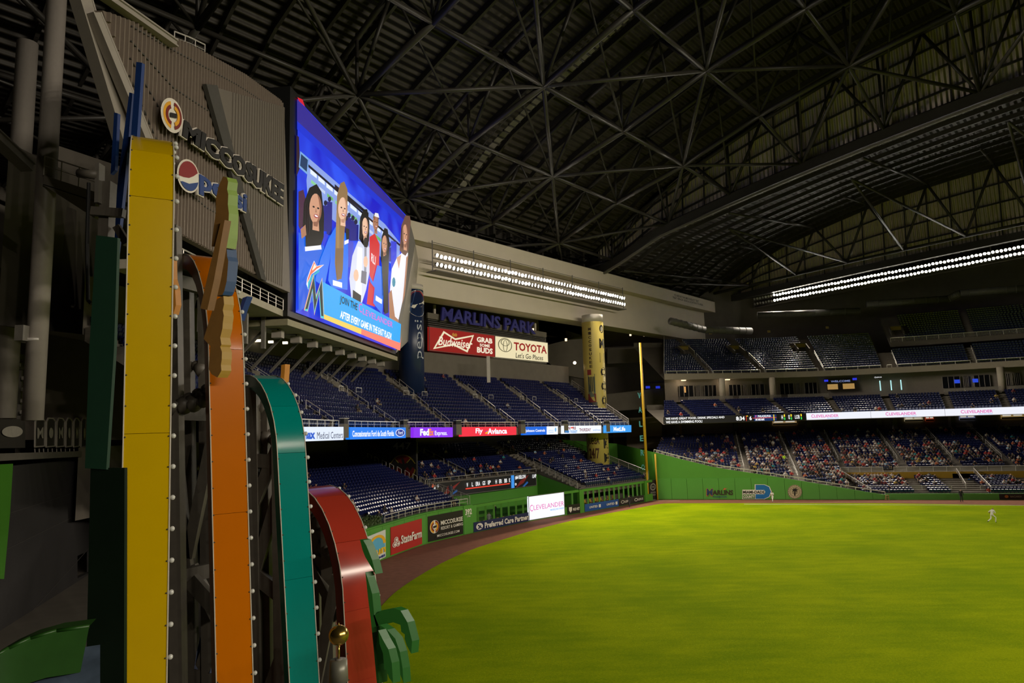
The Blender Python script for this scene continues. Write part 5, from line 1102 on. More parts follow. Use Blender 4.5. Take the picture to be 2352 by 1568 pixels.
while y < fpt(645, 300).y:
    z0_ = edge_z(y, [(474, 196), (600, 645), (662, 672)]) if y > fpt(600, 645).y else float(np.interp(y, [fpt(474, 196).y, fpt(600, 645).y], [fpt(474, 196).z, fpt(600, 645).z])); z1_ = edge_z(y, [(474, 196), (648, 246)])
    if z1_-z0_ > .5: mb.box(V3((XF+.37, y, (z0_+z1_)/2)), .05, .08, z1_-z0_-.2)
    y += .45
tag(mb.build('panel_ribs', pan, sp), kind='stuff')
def fq(pts, off=.5): return [fpt(x, y, off) for x, y in pts]
t = thing('facade_lettering', 'black block lettering with pale outline and a round gold emblem on the ribbed facade', 'lettering', fpt(520, 400, .6))
qM = fq([(417, 275), (648, 424), (646, 472), (412, 312)])
pale = M('letter_rim', (.75, .68, .60), .5, var=.04)
letters('letter_rim', 'MICCOSUKEE', qM, pale, t, .095, 0, 0.0, .1, True, .055); letters('letter', 'MICCOSUKEE', qM, K_, t, .055, 0, .12, .06, True)
qE = fq([(365, 218), (414, 238), (414, 312), (365, 292)])
items(t, qE, [('e', 'emblem_rim', (.5, .5, .52, .53), pale)]+emblem(.5, .5, .46, .46), .1)
MB().bar(fpt(380, 270, .22), fpt(645, 440, .22), .42, .12).build('mount_rail', steeld, t)
t = thing('facade_lettering', 'drinks logo with a red, white and blue globe on the ribbed facade', 'lettering', fpt(450, 430, .6))
qP = fq([(403, 360), (452, 375), (452, 448), (403, 434)])
Rd, Bu = flat('8a1418'), flat('123a80')
items(t, qP, [('e', 'globe_rim', (.5, .5, .53, .52), pale), ('e', 'globe', (.5, .5, .46, .46), W_), ('p', 'globe_red', [(.5+.46*math.cos(a), .5+.46*math.sin(a)) for a in np.linspace(3.0, 5.9, 14)]+[(.72, .46), (.5, .56), (.25, .58)], Rd), ('p', 'globe_blue', [(.5+.46*math.cos(a), .5+.46*math.sin(a)) for a in np.linspace(.25, 2.6, 14)]+[(.2, .72), (.5, .74), (.78, .66)], Bu)], .1)
MB().bar(fpt(415, 400, .22), fpt(556, 470, .22), .42, .12).build('mount_rail', steeld, t)
qp = fq([(452, 388), (562, 448), (560, 500), (452, 446)])
letters('letter_rim', 'pepsi', qp, pale, t, .07, 0, 0, .1, True, .03); letters('letter', 'pepsi', qp, Bu, t, .03, 0, .12, .06, True)
for i in range(9):                                   # sign floodlights under the lettering
    pass
# steel in front of and behind the facade
def beam(name, label, p, q_, w_, h_, mat=steelw):
    t = thing(name, label, 'beam', p); MB().bar(p, q_, w_, h_).build('web', mat, t)
    d_ = (q_-p).normalized(); s_ = d_.cross(V3((1, 0, 0))).normalized()
    for sg_ in (-1, 1): MB().bar(p+s_*sg_*h_*.5, q_+s_*sg_*h_*.5, w_*1.6, .08).build('flange', mat, t)
beam('raking_beam', 'broad pale raking steel beam left of the ribbed facade', P(178, -30, 27), P(290, 340, 30), .35, .9); beam('raking_beam', 'second pale raking steel beam along the facade edge', P(215, 30, 27.5), P(345, 345, 30.5), .3, .55)
beam('roof_brace', 'long pale tube rising to the roof above the ribbed facade', P(170, -60, 26), P(400, 100, 33), .3, .3); beam('roof_brace', 'short grey strut meeting the tall white column from the left', P(-30, 295, 36), P(66, 385, 39), .5, .5, steelg)
col = P(97, 420, 40); t = thing('steel_column', 'tall white round steel column with a collar ring', 'column', V3((col.x, col.y, 13)))
b_ = P(75, 965, 40); tp_ = P(120, -40, 40); MB().tube(V3((b_.x, 40, b_.z)), V3((b_.x+.0, 40, tp_.z+3)), .55, 20).build('shaft', steelw, t, True); MB().tube(P(79, 785, 40), P(79, 779, 40), .68, 20).build('collar', alu, t, True)
MB().box(P(50, 765, 39.2), .5, .5, .9).build('floodlight_box', steelg, t)
t = thing('steel_column', 'dark round column behind the white one', 'column', P(10, 960, 52)); MB().tube(P(10, 960, 52), V3((P(10, 960, 52).x, 52, P(25, 100, 52).z)), .75, 16).build('shaft', steelw, t, True)
# catwalk and platform below the facade
a_, b_ = FP.pt(386, 592, -.5), FP.pt(650, 712, -.5); c_ = V3((-3, 0, 0))
t = thing('service_catwalk', 'concrete catwalk below the ribbed facade', 'catwalk', a_); MB().hexa([a_-V3((0, 0, .5)), b_-V3((0, 0, .5)), b_+c_-V3((0, 0, .5)), a_+c_-V3((0, 0, .5))], [a_, b_, b_+c_, a_+c_]).build('slab', M('catwalk_slab', (.42, .38, .30), .7), t)
rail('thin rail of the catwalk below the ribbed facade', [a_.lerp(b_, f) for f in np.linspace(0, 1, 9)], .85, 1.7, 2)
for i in range(6): MB().bar(a_.lerp(b_, i/5)+c_*.5-V3((0, 0, .5)), a_.lerp(b_, i/5)+c_*.5-V3((0, 0, 3.)), .3, .3).build('hanger', steelg, t)
pa, pb = P(100, 402, 39.3), P(220, 441, 39.3); t = thing('service_platform', 'small white platform bracketed off the tall white column', 'platform', pa)
MB().hexa([pa-V3((0, 0, .6)), pb-V3((0, 0, .6)), pb+V3((0, 1.5, -.6)), pa+V3((0, 1.5, -.6))], [pa, pb, pb+V3((0, 1.5, 0)), pa+V3((0, 1.5, 0))]).build('deck', steelw, t); MB().hexa([pa-V3((0, 0, .6)), pb-V3((0, 0, 1.6)), pb+V3((0, 1.3, -1.6)), pa+V3((0, 1.3, -.6))], [pa-V3((0, 0, .55)), pb-V3((0, 0, .55)), pb+V3((0, 1.3, -.55)), pa+V3((0, 1.3, -.55))]).build('bracket', steelw, t)
rail('white rail of the small platform on the tall column', [pa, pa.lerp(pb, .5), pb], 1.2, 1.2, 1)
rail('thin white rail above the top edge of the ribbed facade', [fpt(400, 100, -.4), fpt(435, 112, -.4), fpt(470, 128, -.4)], .7, 1.3, 1)

# ---------------------------------------------------------------- big columns
cw_ = M('column_white', (.55, .5, .43), .6, var=.05); navy = M('column_navy_wrap', (.012, .025, .075), .35, var=.08)
cY = 93.; cp_ = P(945, 800, cY); pc = V3((cp_.x, cY, 0)); rP = 1.72
t = thing('wrapped_column', 'thick navy wrapped column with a drinks globe and upright white lettering', 'column', V3((pc.x, pc.y, P(960, 905, cY).z)))
zb_, zt_ = P(960, 906, cY).z, P(955, 668, cY).z
MB().tube(V3((pc.x, pc.y, zb_)), V3((pc.x, pc.y, zt_)), rP, 36).build('wrap', navy, t, True); MB().tube(V3((pc.x, pc.y, zt_)), V3((pc.x, pc.y, 33)), rP-.02, 36).build('shaft', cw_, t, True); MB().tube(V3((pc.x, pc.y, zb_-2.2)), V3((pc.x, pc.y, zb_)), rP-.02, 36).build('plinth', cw_, t, True)
def cyl(parent, name, c, r, mat, pts_fs, off=.03):
    vs, fs = pts_fs; MB().add([V3((c.x+(r+off)*math.sin(a), c.y-(r+off)*math.cos(a), z)) for a, z in vs], fs).build(name, mat, parent)
def cyl_text(parent, st, c, r, a0, a1, z0, z1, mat, rot=False, bold=.02, name='lettering', off=.03):
    vs, fs = glyphs(st, bold); lo = vs.min(0); hi = vs.max(0); u = (vs[:, 0]-lo[0])/(hi[0]-lo[0]); v = (vs[:, 1]-lo[1])/max(1e-4, hi[1]-lo[1])
    if rot: pts = [(a1-(a1-a0)*vv, z0+(z1-z0)*uu) for uu, vv in zip(u, v)]
    else: pts = [(a0+(a1-a0)*uu, z0+(z1-z0)*vv) for uu, vv in zip(u, v)]
    cyl(parent, name, c, r, mat, (pts, fs), off)
av = math.atan2(-pc.x, pc.y)*-1
vd = math.atan2(pc.x, pc.y)                            # bearing of the column; the visible side faces back along it
fa = -vd
zg = P(960, 700, cY).z; aC = fa+.62
def cdisc(c_a, cz, ra, rz, n=24, a0=0, a1=6.2832): return ([(c_a+ra*math.cos(a0+(a1-a0)*i/n), cz+rz*math.sin(a0+(a1-a0)*i/n)) for i in range(n)], [tuple(range(n))])
cyl(t, 'globe_rim', pc, rP, W_, cdisc(aC, zg, 1.0, 1.85), .03); cyl(t, 'globe_blue', pc, rP, flat('123a6e'), cdisc(aC, zg, .92, 1.7), .045); cyl(t, 'globe_red', pc, rP, flat('b0242c'), cdisc(aC, zg, .92, 1.7, 24, .15, 3.6), .06)
cyl(t, 'globe_white', pc, rP, W_, ([(aC-.9, zg-.35), (aC-.3, zg-.25), (aC+.3, zg+.1), (aC+.8, zg+.6), (aC+.9, zg+.1), (aC+.3, zg-.45), (aC-.4, zg-.75)], [tuple(range(7))]), .075)
cyl_text(t, 'pepsi', pc, rP, fa+.28, fa+1.15, P(970, 825, cY).z, P(970, 738, cY).z, flat('b8bcc4'), True, .0)
cY2 = 124.; c2 = P(1363, 800, cY2); pc2 = V3((c2.x, cY2, 0)); rY = 1.95
ywrap = M('column_yellow_wrap', (.56, .44, .10), .5, var=.07, scale=.35)
t = thing('wrapped_column', 'thick yellow wrapped column with stacked black lettering and a building picture', 'column', V3((pc2.x, pc2.y, 3.5)))
zt2 = P(1365, 741, cY2).z; MB().tube(V3((pc2.x, pc2.y, 0)), V3((pc2.x, pc2.y, zt2)), rY, 40).build('wrap', ywrap, t, True); MB().tube(V3((pc2.x, pc2.y, zt2)), V3((pc2.x, pc2.y, 33)), rY-.03, 40).build('shaft', cw_, t, True)
fa2 = -math.atan2(pc2.x, pc2.y)
def zc(y): return P(1365, y, cY2).z
for i, ch in enumerate('MICCOSUKEE'): y = 755+i*9.4; cyl_text(t, ch, pc2, rY, fa2-.42, fa2-.17, zc(y+6.5), zc(y), flat('3a2a18'), False, .03, 'letter')
for i, ch in enumerate('MICCOSUKEE'): y = 780+i*32.5; cyl_text(t, ch, pc2, rY, fa2+.58, fa2+1.25, zc(y+22), zc(y), flat('1a1612'), False, .05, 'letter')
cyl(t, 'emblem', pc2, rY, flat('2a2420'), cdisc(fa2+.95, zc(758), .3, .75)); cyl(t, 'emblem_core', pc2, rY, W_, cdisc(fa2+.95, zc(758), .18, .45), .05)
cyl(t, 'emblem', pc2, rY, flat('2a2420'), cdisc(fa2+.95, zc(1076), .3, .75)); cyl(t, 'emblem_core', pc2, rY, W_, cdisc(fa2+.95, zc(1076), .18, .45), .05)
def cr(a0, a1, ya, yb): return ([(a0+(a1-a0)*i/6, zc(yb)) for i in range(7)]+[(a1-(a1-a0)*i/6, zc(ya)) for i in range(7)], [tuple(range(14))])
cyl(t, 'picture_tower', pc2, rY, flat('6a705a'), cr(fa2-.65, fa2+.02, 860, 912)); cyl(t, 'picture_roof', pc2, rY, flat('8a2c24'), cr(fa2-.7, fa2-.3, 850, 862), .04); cyl(t, 'picture_base', pc2, rY, flat('7a2a2a'), cr(fa2-.7, fa2+.05, 905, 924), .04); cyl(t, 'picture_drive', pc2, rY, flat('5a5850'), cr(fa2-.75, fa2+.15, 924, 940))
for i in range(4): cyl(t, 'picture_window', pc2, rY, flat('343c3c'), cr(fa2-.58+i*.15, fa2-.5+i*.15, 866, 900), .05)
cyl_text(t, 'JUEGA', pc2, rY, fa2-.95, fa2+.18, zc(1024), zc(1004), flat('4a2a1c'), False, .03); cyl_text(t, '24/7', pc2, rY, fa2-.85, fa2+.14, zc(1052), zc(1028), flat('4a2a1c'), False, .03)

# ---------------------------------------------------------------- advertising boards and name sign over the upper deck
AP = Pl(tuple(P(986, 780, 104)[:2]), tuple(P(1258, 810, 126)[:2]))
dk2 = M('board_frame_dark', (.06, .055, .05), .6, var=.15, scale=2)
t = thing('sign_frame', 'dark louvred frame behind the two advertising boards', 'frame', AP.pt(1120, 830))
MB().prism([AP.pt(*p, -.6) for p in ((980, 722), (1254, 768), (1256, 836), (984, 812))], -AP.n*.8).build('backing', dk2, t)
for i in range(5): MB().bar(AP.pt(982, 729+i*4.5, -.2), AP.pt(1253, 772+i*3.4, -.2), .25, .18).build('louvre', dk2, t)
MB().bar(AP.pt(981, 724, -.1), AP.pt(1254, 769, -.1), .3, .9).build('top_beam', concrete, t)
for x, yt, yb in ((998, 700, 735), (1229, 742, 770)): MB().bar(AP.pt(x, yt, -.8), AP.pt(x, yb, -.8), .3, .3).build('stay', plaster, t)
q = [AP.pt(*p, .2) for p in ((986, 750), (1136, 770.5), (1137, 820), (986, 804.5))]
brd = M('lit_red_board', rgb('9c1c18'), .5, emit=.75); crm = M('lit_cream_board', rgb('f2e4b8'), .5, emit=.9)
sign('billboard', 'red backlit billboard with a white bow tie outline and white lettering', 'billboard', q, brd, [
    ('p', 'bow_edge', [(.05, .93), (.20, .10), (.37, .36), (.66, .10), (.555, .92), (.34, .68)], E('f0e4c0', .9)), ('p', 'bow_fill', [(.085, .85), (.21, .20), (.37, .44), (.63, .19), (.54, .82), (.34, .60)], E('a81c18', .8)),
    ('p', 'crown', [(.32, .2), (.34, .12), (.36, .18), (.38, .12), (.40, .2), (.39, .28), (.33, .28)], E('c08030', .7)), ('t', 'lettering', 'Budweiser', (.12, .36, .63, .74), E('f4e8d0', .95), .015, .25),
    ('t', 'lettering', 'GRAB', (.70, .16, .955, .40), E('f4e8d0', .95), .04), ('t', 'lettering', 'SOME', (.745, .45, .91, .59), E('f4e8d0', .95), .03), ('t', 'lettering', 'BUDS', (.70, .62, .955, .88), E('f4e8d0', .95), .04)], .4, steelg)
q = [AP.pt(*p, .2) for p in ((1137, 771), (1258, 787), (1259, 832), (1137, 820))]
gm, rdt = E('77704e', .6), E('a01818', .8)
sign('billboard', 'cream backlit billboard with grey interlocking ovals and red lettering', 'billboard', q, crm, [('r', 'oval', (.175, .38, .125, .33, .110, .30), gm), ('r', 'oval', (.175, .26, .08, .17, .066, .145), gm), ('r', 'oval', (.175, .42, .04, .28, .028, .26), gm),
    ('t', 'lettering', 'TOYOTA', (.33, .18, .97, .58), rdt, .03), ('t', 'lettering', "Let's Go Places", (.36, .68, .89, .93), E('3a3426', .5), .01, .1)], .4, steelg)
blu = M('sign_letter_blue', (.035, .035, .22), .4, var=.05, emit=0)
t = thing('name_sign', 'tall free-standing blue letters of the park name above the billboards', 'sign', AP.pt(1120, 760, .6))
letters('letter', 'MARLINS PARK', [AP.pt(*p, .5) for p in ((1013, 705), (1227, 741), (1228, 768), (1010, 736))], blu, t, .03, 0, 0, .35, True)
for (x0, y0_, x1, y1_, st, lab) in ((1190, 830, 1218, 845, '448', 'dark green section sign with pale numerals 448'),):
    q = [AP.pt(*p, -.1) for p in ((x0, y0_), (x1, y0_+1.5), (x1, y1_+1.5), (x0, y1_))]; sign('section_sign', lab, 'sign', q, flat('10261a'), [('t', 'numerals', st, (.15, .15, .88, .88), flat('a8b8a8'), .01)], .1)
q = [P(x, y, 84) for x, y in ((808, 806), (845, 808), (845, 822), (808, 820))]; sign('section_sign', 'dark section sign with pale numerals 465 under the video screen', 'sign', q, flat('1a1613'), [('t', 'numerals', '465', (.25, .05, .85, .95), flat('7a9080'), .0), ('p', 'exit_plate', [(-.3, .2), (-.05, .2), (-.05, .8), (-.3, .8)], flat('2a8040'))], .1)
o = MB().box(P(1122, 848, 103), .5, .5, 4.).build('white_post', cw_); tag(o, 'white post behind the upper deck seats', 'post')
for i, (x, y, Y) in enumerate(((1172, 759, 128), (1225, 760, 130), (1300, 783, 132), (1470, 768, 150), (1480, 772, 152), (1448, 771, 150), (1510, 775, 155))):
    o = MB().tube(P(x, y, Y), P(x, y-6, Y), .22, 10).build('downlight', led('ffe0b0', 2.)); tag(o, 'small round downlight under the dark ceiling behind the columns', 'lamp', 'downlights behind the columns')
struct(MB().prism([V3((-40, 96, 32.4)), V3((10, 150, 32.4)), V3((-20, 170, 31)), V3((-70, 110, 31))], V3((0, 0, .3))).build('ceiling_outfield', steeld))
for i, (x, y) in enumerate(((595, 782), (622, 785), (655, 787))):
    o = MB().box(P(x, y, 72), .5 if i else .9, .2, .25).build('window_lamp', led('fff0d0', 3.)); tag(o, 'small bright lamp behind the dark concourse windows', 'lamp', 'lamps behind the concourse windows')
# structures right of the yellow column
for i, (pts, Y, mt) in enumerate((([(1392, 905), (1525, 890), (1525, 935), (1395, 945)], 146, concrete), ([(1395, 800), (1520, 795), (1520, 830), (1395, 835)], 156, concrete), ([(1225, 800), (1345, 770), (1345, 870), (1290, 860)], 146, concrete_d), ([(1440, 960), (1520, 955), (1520, 1030), (1440, 1030)], 150, beige))):
    struct(MB().prism([P(x, y, Y) for x, y in pts], V3((0, 1.5, 0))).build(['ramp_parapet', 'ramp_parapet_upper', 'stair_tower', 'concourse_corner'][i], mt))
for i, (x, y) in enumerate(((1488, 889), (1511, 889))): o = MB().box(P(x, y, 145), .9, .1, .5).build('television', led('2838c8', .8)); tag(o, 'small blue television on the ramp wall beside the foul pole', 'television', 'televisions on the ramp')
o = MB().ball(P(1320, 833, 126), .3).build('work_light', led('ffd8a0', 8.)); tag(o, 'single bright work light beside the yellow column', 'lamp')
# ---------------------------------------------------------------- the painted arch sculpture
ZB = -0.05
bulb_me = MB().ball((0, 0, 0), .075, 8, 5).mesh('bulb', M('bulb_glass', (.6, .6, .56), .15, var=0, spec=.8), True)
bolt_me = MB().ball((0, 0, 0), .025, 6, 4).mesh('rivet', M('rivet_dark', (.06, .05, .03), .5, var=0))
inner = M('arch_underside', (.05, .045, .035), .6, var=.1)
rim = M('arch_rim_trim', (.55, .5, .4), .5, var=.05)
def arch(label, base, u, w_, width, a, ztop, zspring, lean, col, thick, seams, face, wl=0., npan=14):
    """band following an arch outline: near leg, elliptical crown, far leg"""
    u = V3((*u, 0)).normalized(); w_ = V3((*w_, 0)).normalized()
    t = thing('arch_band', label, 'sculpture', base)
    prof = []                                        # (along u, z, outward normal in (u,z))
    for z in np.linspace(ZB, zspring, 10): prof.append((-lean*(zspring-z)/10, z))
    for k in range(1, 17):
        th = math.pi-math.pi*k/16; prof.append((a+a*math.cos(th), zspring+(ztop-zspring)*math.sin(th)))
    for z in np.linspace(zspring, ZB, 6)[1:]: prof.append((2*a+lean*(zspring-z)/10, z))
    pts = [base+u*p[0]+w_*(wl*(H-p[1]))+V3((0, 0, p[1]-base.z)) for p in prof]
    nrm = []
    for i in range(len(pts)):
        d_ = (pts[min(i+1, len(pts)-1)]-pts[max(i-1, 0)]).normalized(); nn = w_.cross(d_).normalized()
        c_ = base+u*a+V3((0, 0, zspring*.6-base.z))
        if nn.dot(pts[i]-c_) < 0: nn = -nn
        nrm.append(nn)
    hw = w_*(width/2)
    # cladding in panels between the seams
    paint = M('arch_paint_'+col[0], col[1], .17, var=.03, scale=1.2, spec=.35)
    face = face or paint
    N = len(pts); per = 3
    for s in range(0, N-1, per):
        e = min(N-1, s+per); mb = MB()
        L_ = [pts[i]-hw for i in range(s, e+1)]; R_ = [pts[i]+hw for i in range(s, e+1)]; I = [nrm[i]*.04 for i in range(s, e+1)]; n = e-s+1
        sh = (pts[min(s+1, N-1)]-pts[s]).normalized()*.012
        L_[0] = L_[0]+sh; R_[0] = R_[0]+sh
        mb.add([p for p in L_]+[p for p in R_], [(i, i+1, n+i+1, n+i) for i in range(n-1)])
        mb.add([p-k_ for p, k_ in zip(L_, I)]+[p-k_ for p, k_ in zip(R_, I)], [(i, i+1, n+i+1, n+i) for i in range(n-1)])
        mb.add(L_+[p-k_ for p, k_ in zip(L_, I)], [(i, i+1, n+i+1, n+i) for i in range(n-1)]); mb.add(R_+[p-k_ for p, k_ in zip(R_, I)], [(i, i+1, n+i+1, n+i) for i in range(n-1)])
        mb.add([L_[0], R_[0], R_[0]-I[0], L_[0]-I[0]], [(0, 1, 2, 3)])
        o = mb.build('cladding_panel', paint, t, True)
        o.data.polygons.foreach_set('use_smooth', [True]*(n-1)+[False]*(len(o.data.polygons)-n+1))
    # the two faces and the inside of the ring
    for sg_, nm, mt in ((-1, 'back_face', face), (1, 'front_face', face)):
        o_ = [p+hw*sg_*.985-k_*.05 for p, k_ in zip(pts, nrm)]; i_ = [p+hw*sg_*.985-k_*thick for p, k_ in zip(pts, nrm)]
        MB().add(o_+i_, [(i, i+1, N+i+1, N+i) for i in range(N-1)]).build(nm, mt, t)
        MB().path([p+hw*sg_ for p in pts], .022, 5).build('edge_trim', rim, t)
    A_ = [p-hw*.97-k_*thick for p, k_ in zip(pts, nrm)]; B_ = [p+hw*.97-k_*thick for p, k_ in zip(pts, nrm)]
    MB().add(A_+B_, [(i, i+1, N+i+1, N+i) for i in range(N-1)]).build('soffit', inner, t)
    # bulbs on the front edge, rivets near both edges of the near leg
    acc = 0.; nxt = .6
    for i in range(N-8):
        seg = (pts[i+1]-pts[i]); L = seg.length
        while nxt < acc+L:
            f = (nxt-acc)/L; p = pts[i].lerp(pts[i+1], f)
            if p.z > 1.0:
                link('bulb', bulb_me, t, p+hw*1.03+w_*.06-nrm[i]*.04-base)
                for sg_ in (-.93, .93): link('rivet', bolt_me, t, p+hw*sg_+nrm[i]*.01-base)
            nxt += .85
        acc += L
    return t
fy = M('arch_face_dark_green', (.006, .014, .007), .3, var=.2, scale=.8); fo = ft = frd = None                                # faces in the paint of their own band
def leg_base(px, y, Y): p = P(px, y, Y); return V3((p.x, p.y, ZB))
def zat(px, py, Y): return P(px, py, Y).z
arch('tall yellow arch band, highest of the four painted arches', leg_base(338, 1000, 19.), (-.471, .882), (.882, .471), 1.15, 3.6, zat(337, 343, 22.2), zat(337, 470, 19.5), -.03, ('yellow', (.56, .36, .0)), .45, 5, fy, .016)
arch('orange arch band between the yellow and teal arches', leg_base(525, 900, 22.8), (-.62, .785), (.785, .62), 1.12, 3.9, zat(470, 596, 26.), zat(525, 870, 22.8)+1.0, .32, ('orange', (.50, .125, .0)), .55, 5, fo, .038)
arch('teal arch band between the orange and red arches', leg_base(668, 1050, 24.), (-.62, .785), (.785, .62), 1.0, 3.3, zat(614, 862, 26.7), zat(668, 1040, 24.), .62, ('teal', (.0, .20, .17)), .5, 5, ft, .045)
arch('low red arch band, lowest of the four painted arches', leg_base(822, 1400, 25.2), (-.66, .751), (.751, .66), 1.33, 3.6, zat(735, 1116, 28.), zat(822, 1400, 25.2), .8, ('red', (.34, .032, .016)), .6, 5, frd, .02)
# steel frame of the sculpture
sfm = M('sculpture_frame_steel', (.12, .105, .085), .5, var=.15)
t = thing('steel_scaffold', 'grey steel frame with crossed braces standing behind the painted arches', 'frame', P(450, 1200, 27))
def fb(name, p, q_, w_=.35, h_=.35): MB().bar(P(*p), P(*q_), w_, h_).build(name, sfm, t)
for x, y0_, y1_, Y in ((398, 520, 1700, 24), (428, 640, 1700, 27), (470, 640, 1700, 27), (580, 890, 1700, 26), (605, 930, 1700, 26.5), (640, 1000, 1700, 26), (722, 1200, 1700, 28), (752, 1210, 1700, 27.6)): fb('upright', (x, y0_, Y), (x+(y1_-y0_)*.012, y1_, Y), .42, .42)
for (a_, b_) in (((386, 948, 25), (492, 952, 26)), ((386, 1330, 25), (498, 1305, 26)), ((560, 1055, 26), (642, 1060, 26)), ((575, 1310, 26), (650, 1370, 26)), ((690, 1270, 28), (775, 1310, 27.5)), ((386, 640, 25), (480, 665, 27)), ((438, 1330, 25), (500, 1400, 25))): fb('cross_beam', a_, b_, .3, .5)
for (a_, b_) in (((400, 980, 26), (432, 1330, 26)), ((490, 1000, 26), (432, 1280, 26)), ((440, 1300, 26), (500, 1420, 26)), ((650, 1100, 26), (585, 1320, 26)), ((575, 1180, 26), (648, 1000, 26)), ((500, 1420, 27), (440, 1600, 27)), ((655, 1480, 26), (590, 1660, 26)), ((700, 1260, 28), (780, 1420, 27)), ((775, 1320, 27), (720, 1600, 27))): fb('brace', a_, b_, .28, .4)
for i, (x, y, Y) in enumerate(((392, 925, 24), (412, 920, 24), (434, 915, 24), (455, 905, 24), (475, 895, 24), (572, 905, 26.5), (590, 930, 26.5), (575, 965, 26.5), (600, 995, 26.5), (620, 998, 26.5), (722, 1190, 28), (730, 1215, 28), (732, 1250, 28), (750, 1262, 27.5), (764, 1266, 27.3), (452, 840, 27))):
    c = P(x, y, Y); l = thing('spot_can', 'grey can floodlight on the sculpture frame '+('behind the yellow arch' if i < 5 or i == 15 else 'inside the teal arch' if i < 10 else 'inside the red arch'), 'floodlight', c, 'can floodlights on the sculpture frame')
    MB().tube(c, c+V3((.35, -.15, -.25)), .2, 12, .3).build('can', sfm, l, True); MB().ball(c, .22, 10, 6).build('cap', sfm, l, True)
# green fin, dark side box, blue spikes
dg = M('fin_dark_green', (.004, .035, .016), .6, var=.08); bl = M('spike_blue', (.008, .035, .16), .45, var=.06)
def slab(name, label, cat, pts, Y, vec, mat, side=None):
    t = thing(name, label, cat, P(*pts[0], Y)); MB().prism([P(x, y, Y) for x, y in pts], V3(vec), 0, 1 if side else None).build('panel', [mat, side] if side else mat, t); return t
slab('sculpture_fin', 'tall dark green flat fin left of the yellow arch', 'sculpture', [(221, 540), (270, 546), (262, 800), (244, 1078), (195, 1075), (205, 800)], 18., (.03, .08, 0), dg)
slab('sculpture_fin', 'dark glossy green side panel below the tall fin', 'sculpture', [(208, 1074), (286, 1074), (284, 1900), (190, 1900)], 18.05, (.03, .08, 0), fy)
for i, (pts, Y) in enumerate((([(313, 142), (326, 144), (313, 338), (299, 335)], 20.5), ([(297, 212), (304, 214), (288, 400), (262, 640), (252, 640), (272, 400)], 20.8), ([(262, 258), (270, 260), (264, 390), (254, 400)], 21.))):
    slab('sculpture_spike', ['tall blue spike rising above the yellow arch', 'dark blue curved spike beside the yellow arch', 'short blue spike left of the yellow arch'][i], 'sculpture', pts, Y, (.04, .1, 0), bl)
t = thing('drive_unit', 'grey motor and bracket assembly between green fin and yellow arch', 'machinery', P(240, 520, 19.5))
MB().tube(P(180, 398, 19.5), P(225, 402, 19.5), .13, 12).build('motor', sfm, t, True); MB().bar(P(230, 378, 19.6), P(228, 468, 19.6), .3, .12).build('plate', steelg, t); MB().bar(P(212, 485, 19.6), P(285, 490, 19.6), .2, .25).build('bracket', sfm, t); MB().bar(P(250, 420, 19.8), P(243, 560, 19.8), .35, .3).build('mast', sfm, t); MB().path([P(204, 420, 19.4), P(200, 560, 19.4), P(202, 690, 19.4), P(210, 697, 19.4)], .05, 8).build('cable', black, t)
MB().bar(P(268, 520, 19.8), P(292, 560, 19.8), .15, .2).build('arm', sfm, t)
# scalloped coloured cut-outs seen almost edge on
bk2 = M('cutout_back_ochre', (.20, .095, .018), .6, var=.12)
def cut(label, pts, Y, mat, vec=(.24, .2, 0)):
    q_ = [(340+x/3.016, 380+y/3.016) for x, y in pts]; return slab('sculpture_cutout', label, 'sculpture', q_, Y, vec, bk2, mat)
cut('scalloped cut-out with pale green edges in front of the orange arch', [(520, 75), (545, 82), (555, 110), (548, 165), (556, 200), (553, 270), (560, 330), (556, 420), (552, 500), (540, 570), (440, 560), (452, 450), (470, 320), (470, 230), (490, 140)], 21.6, M('edge_leaf_green', (.22, .34, .05), .5, var=.05))
cut('scalloped cut-out with blue edges in front of the orange arch', [(545, 575), (548, 630), (556, 660), (550, 740), (545, 800), (528, 870), (515, 895), (470, 905), (455, 860), (470, 700), (485, 600)], 21.7, M('edge_marine_blue', (.015, .06, .16), .5, var=.05))
cut('scalloped cut-out with mustard edges hanging on the orange arch', [(522, 900), (527, 960), (518, 1000), (525, 1040), (518, 1090), (515, 1130), (500, 1190), (508, 1240), (500, 1255), (512, 1290), (511, 1340), (505, 1380), (508, 1420), (495, 1445), (480, 1468), (440, 1445), (420, 1410), (432, 1250), (385, 1200), (440, 1020), (470, 930)], 21.8, M('edge_mustard', (.42, .25, .03), .5, var=.05))
slab('sculpture_cutout', 'long ochre slat leaning across the orange arch', 'sculpture', [(508, 505), (516, 505), (492, 640), (476, 712), (460, 708), (480, 620)], 21.4, (.15, .15, 0), bk2)
slab('sculpture_cutout', 'small orange wavy cut-out beside the yellow arch', 'sculpture', [(388, 588), (394, 590), (395, 640), (402, 665), (404, 700), (398, 722), (394, 690), (388, 660)], 20.5, (.12, .1, 0), M('edge_orange', (.5, .2, .02), .5))
slab('sculpture_spike', 'short dark blue blade right of the orange arch', 'sculpture', [(557, 684), (568, 680), (556, 712), (549, 735), (548, 718)], 24., (.12, .2, 0), bl)
slab('sculpture_spike', 'short orange blade above the teal arch', 'sculpture', [(646, 838), (655, 836), (652, 880), (643, 900)], 26, (.12, .2, 0), M('edge_orange', (.5, .2, .02), .5))
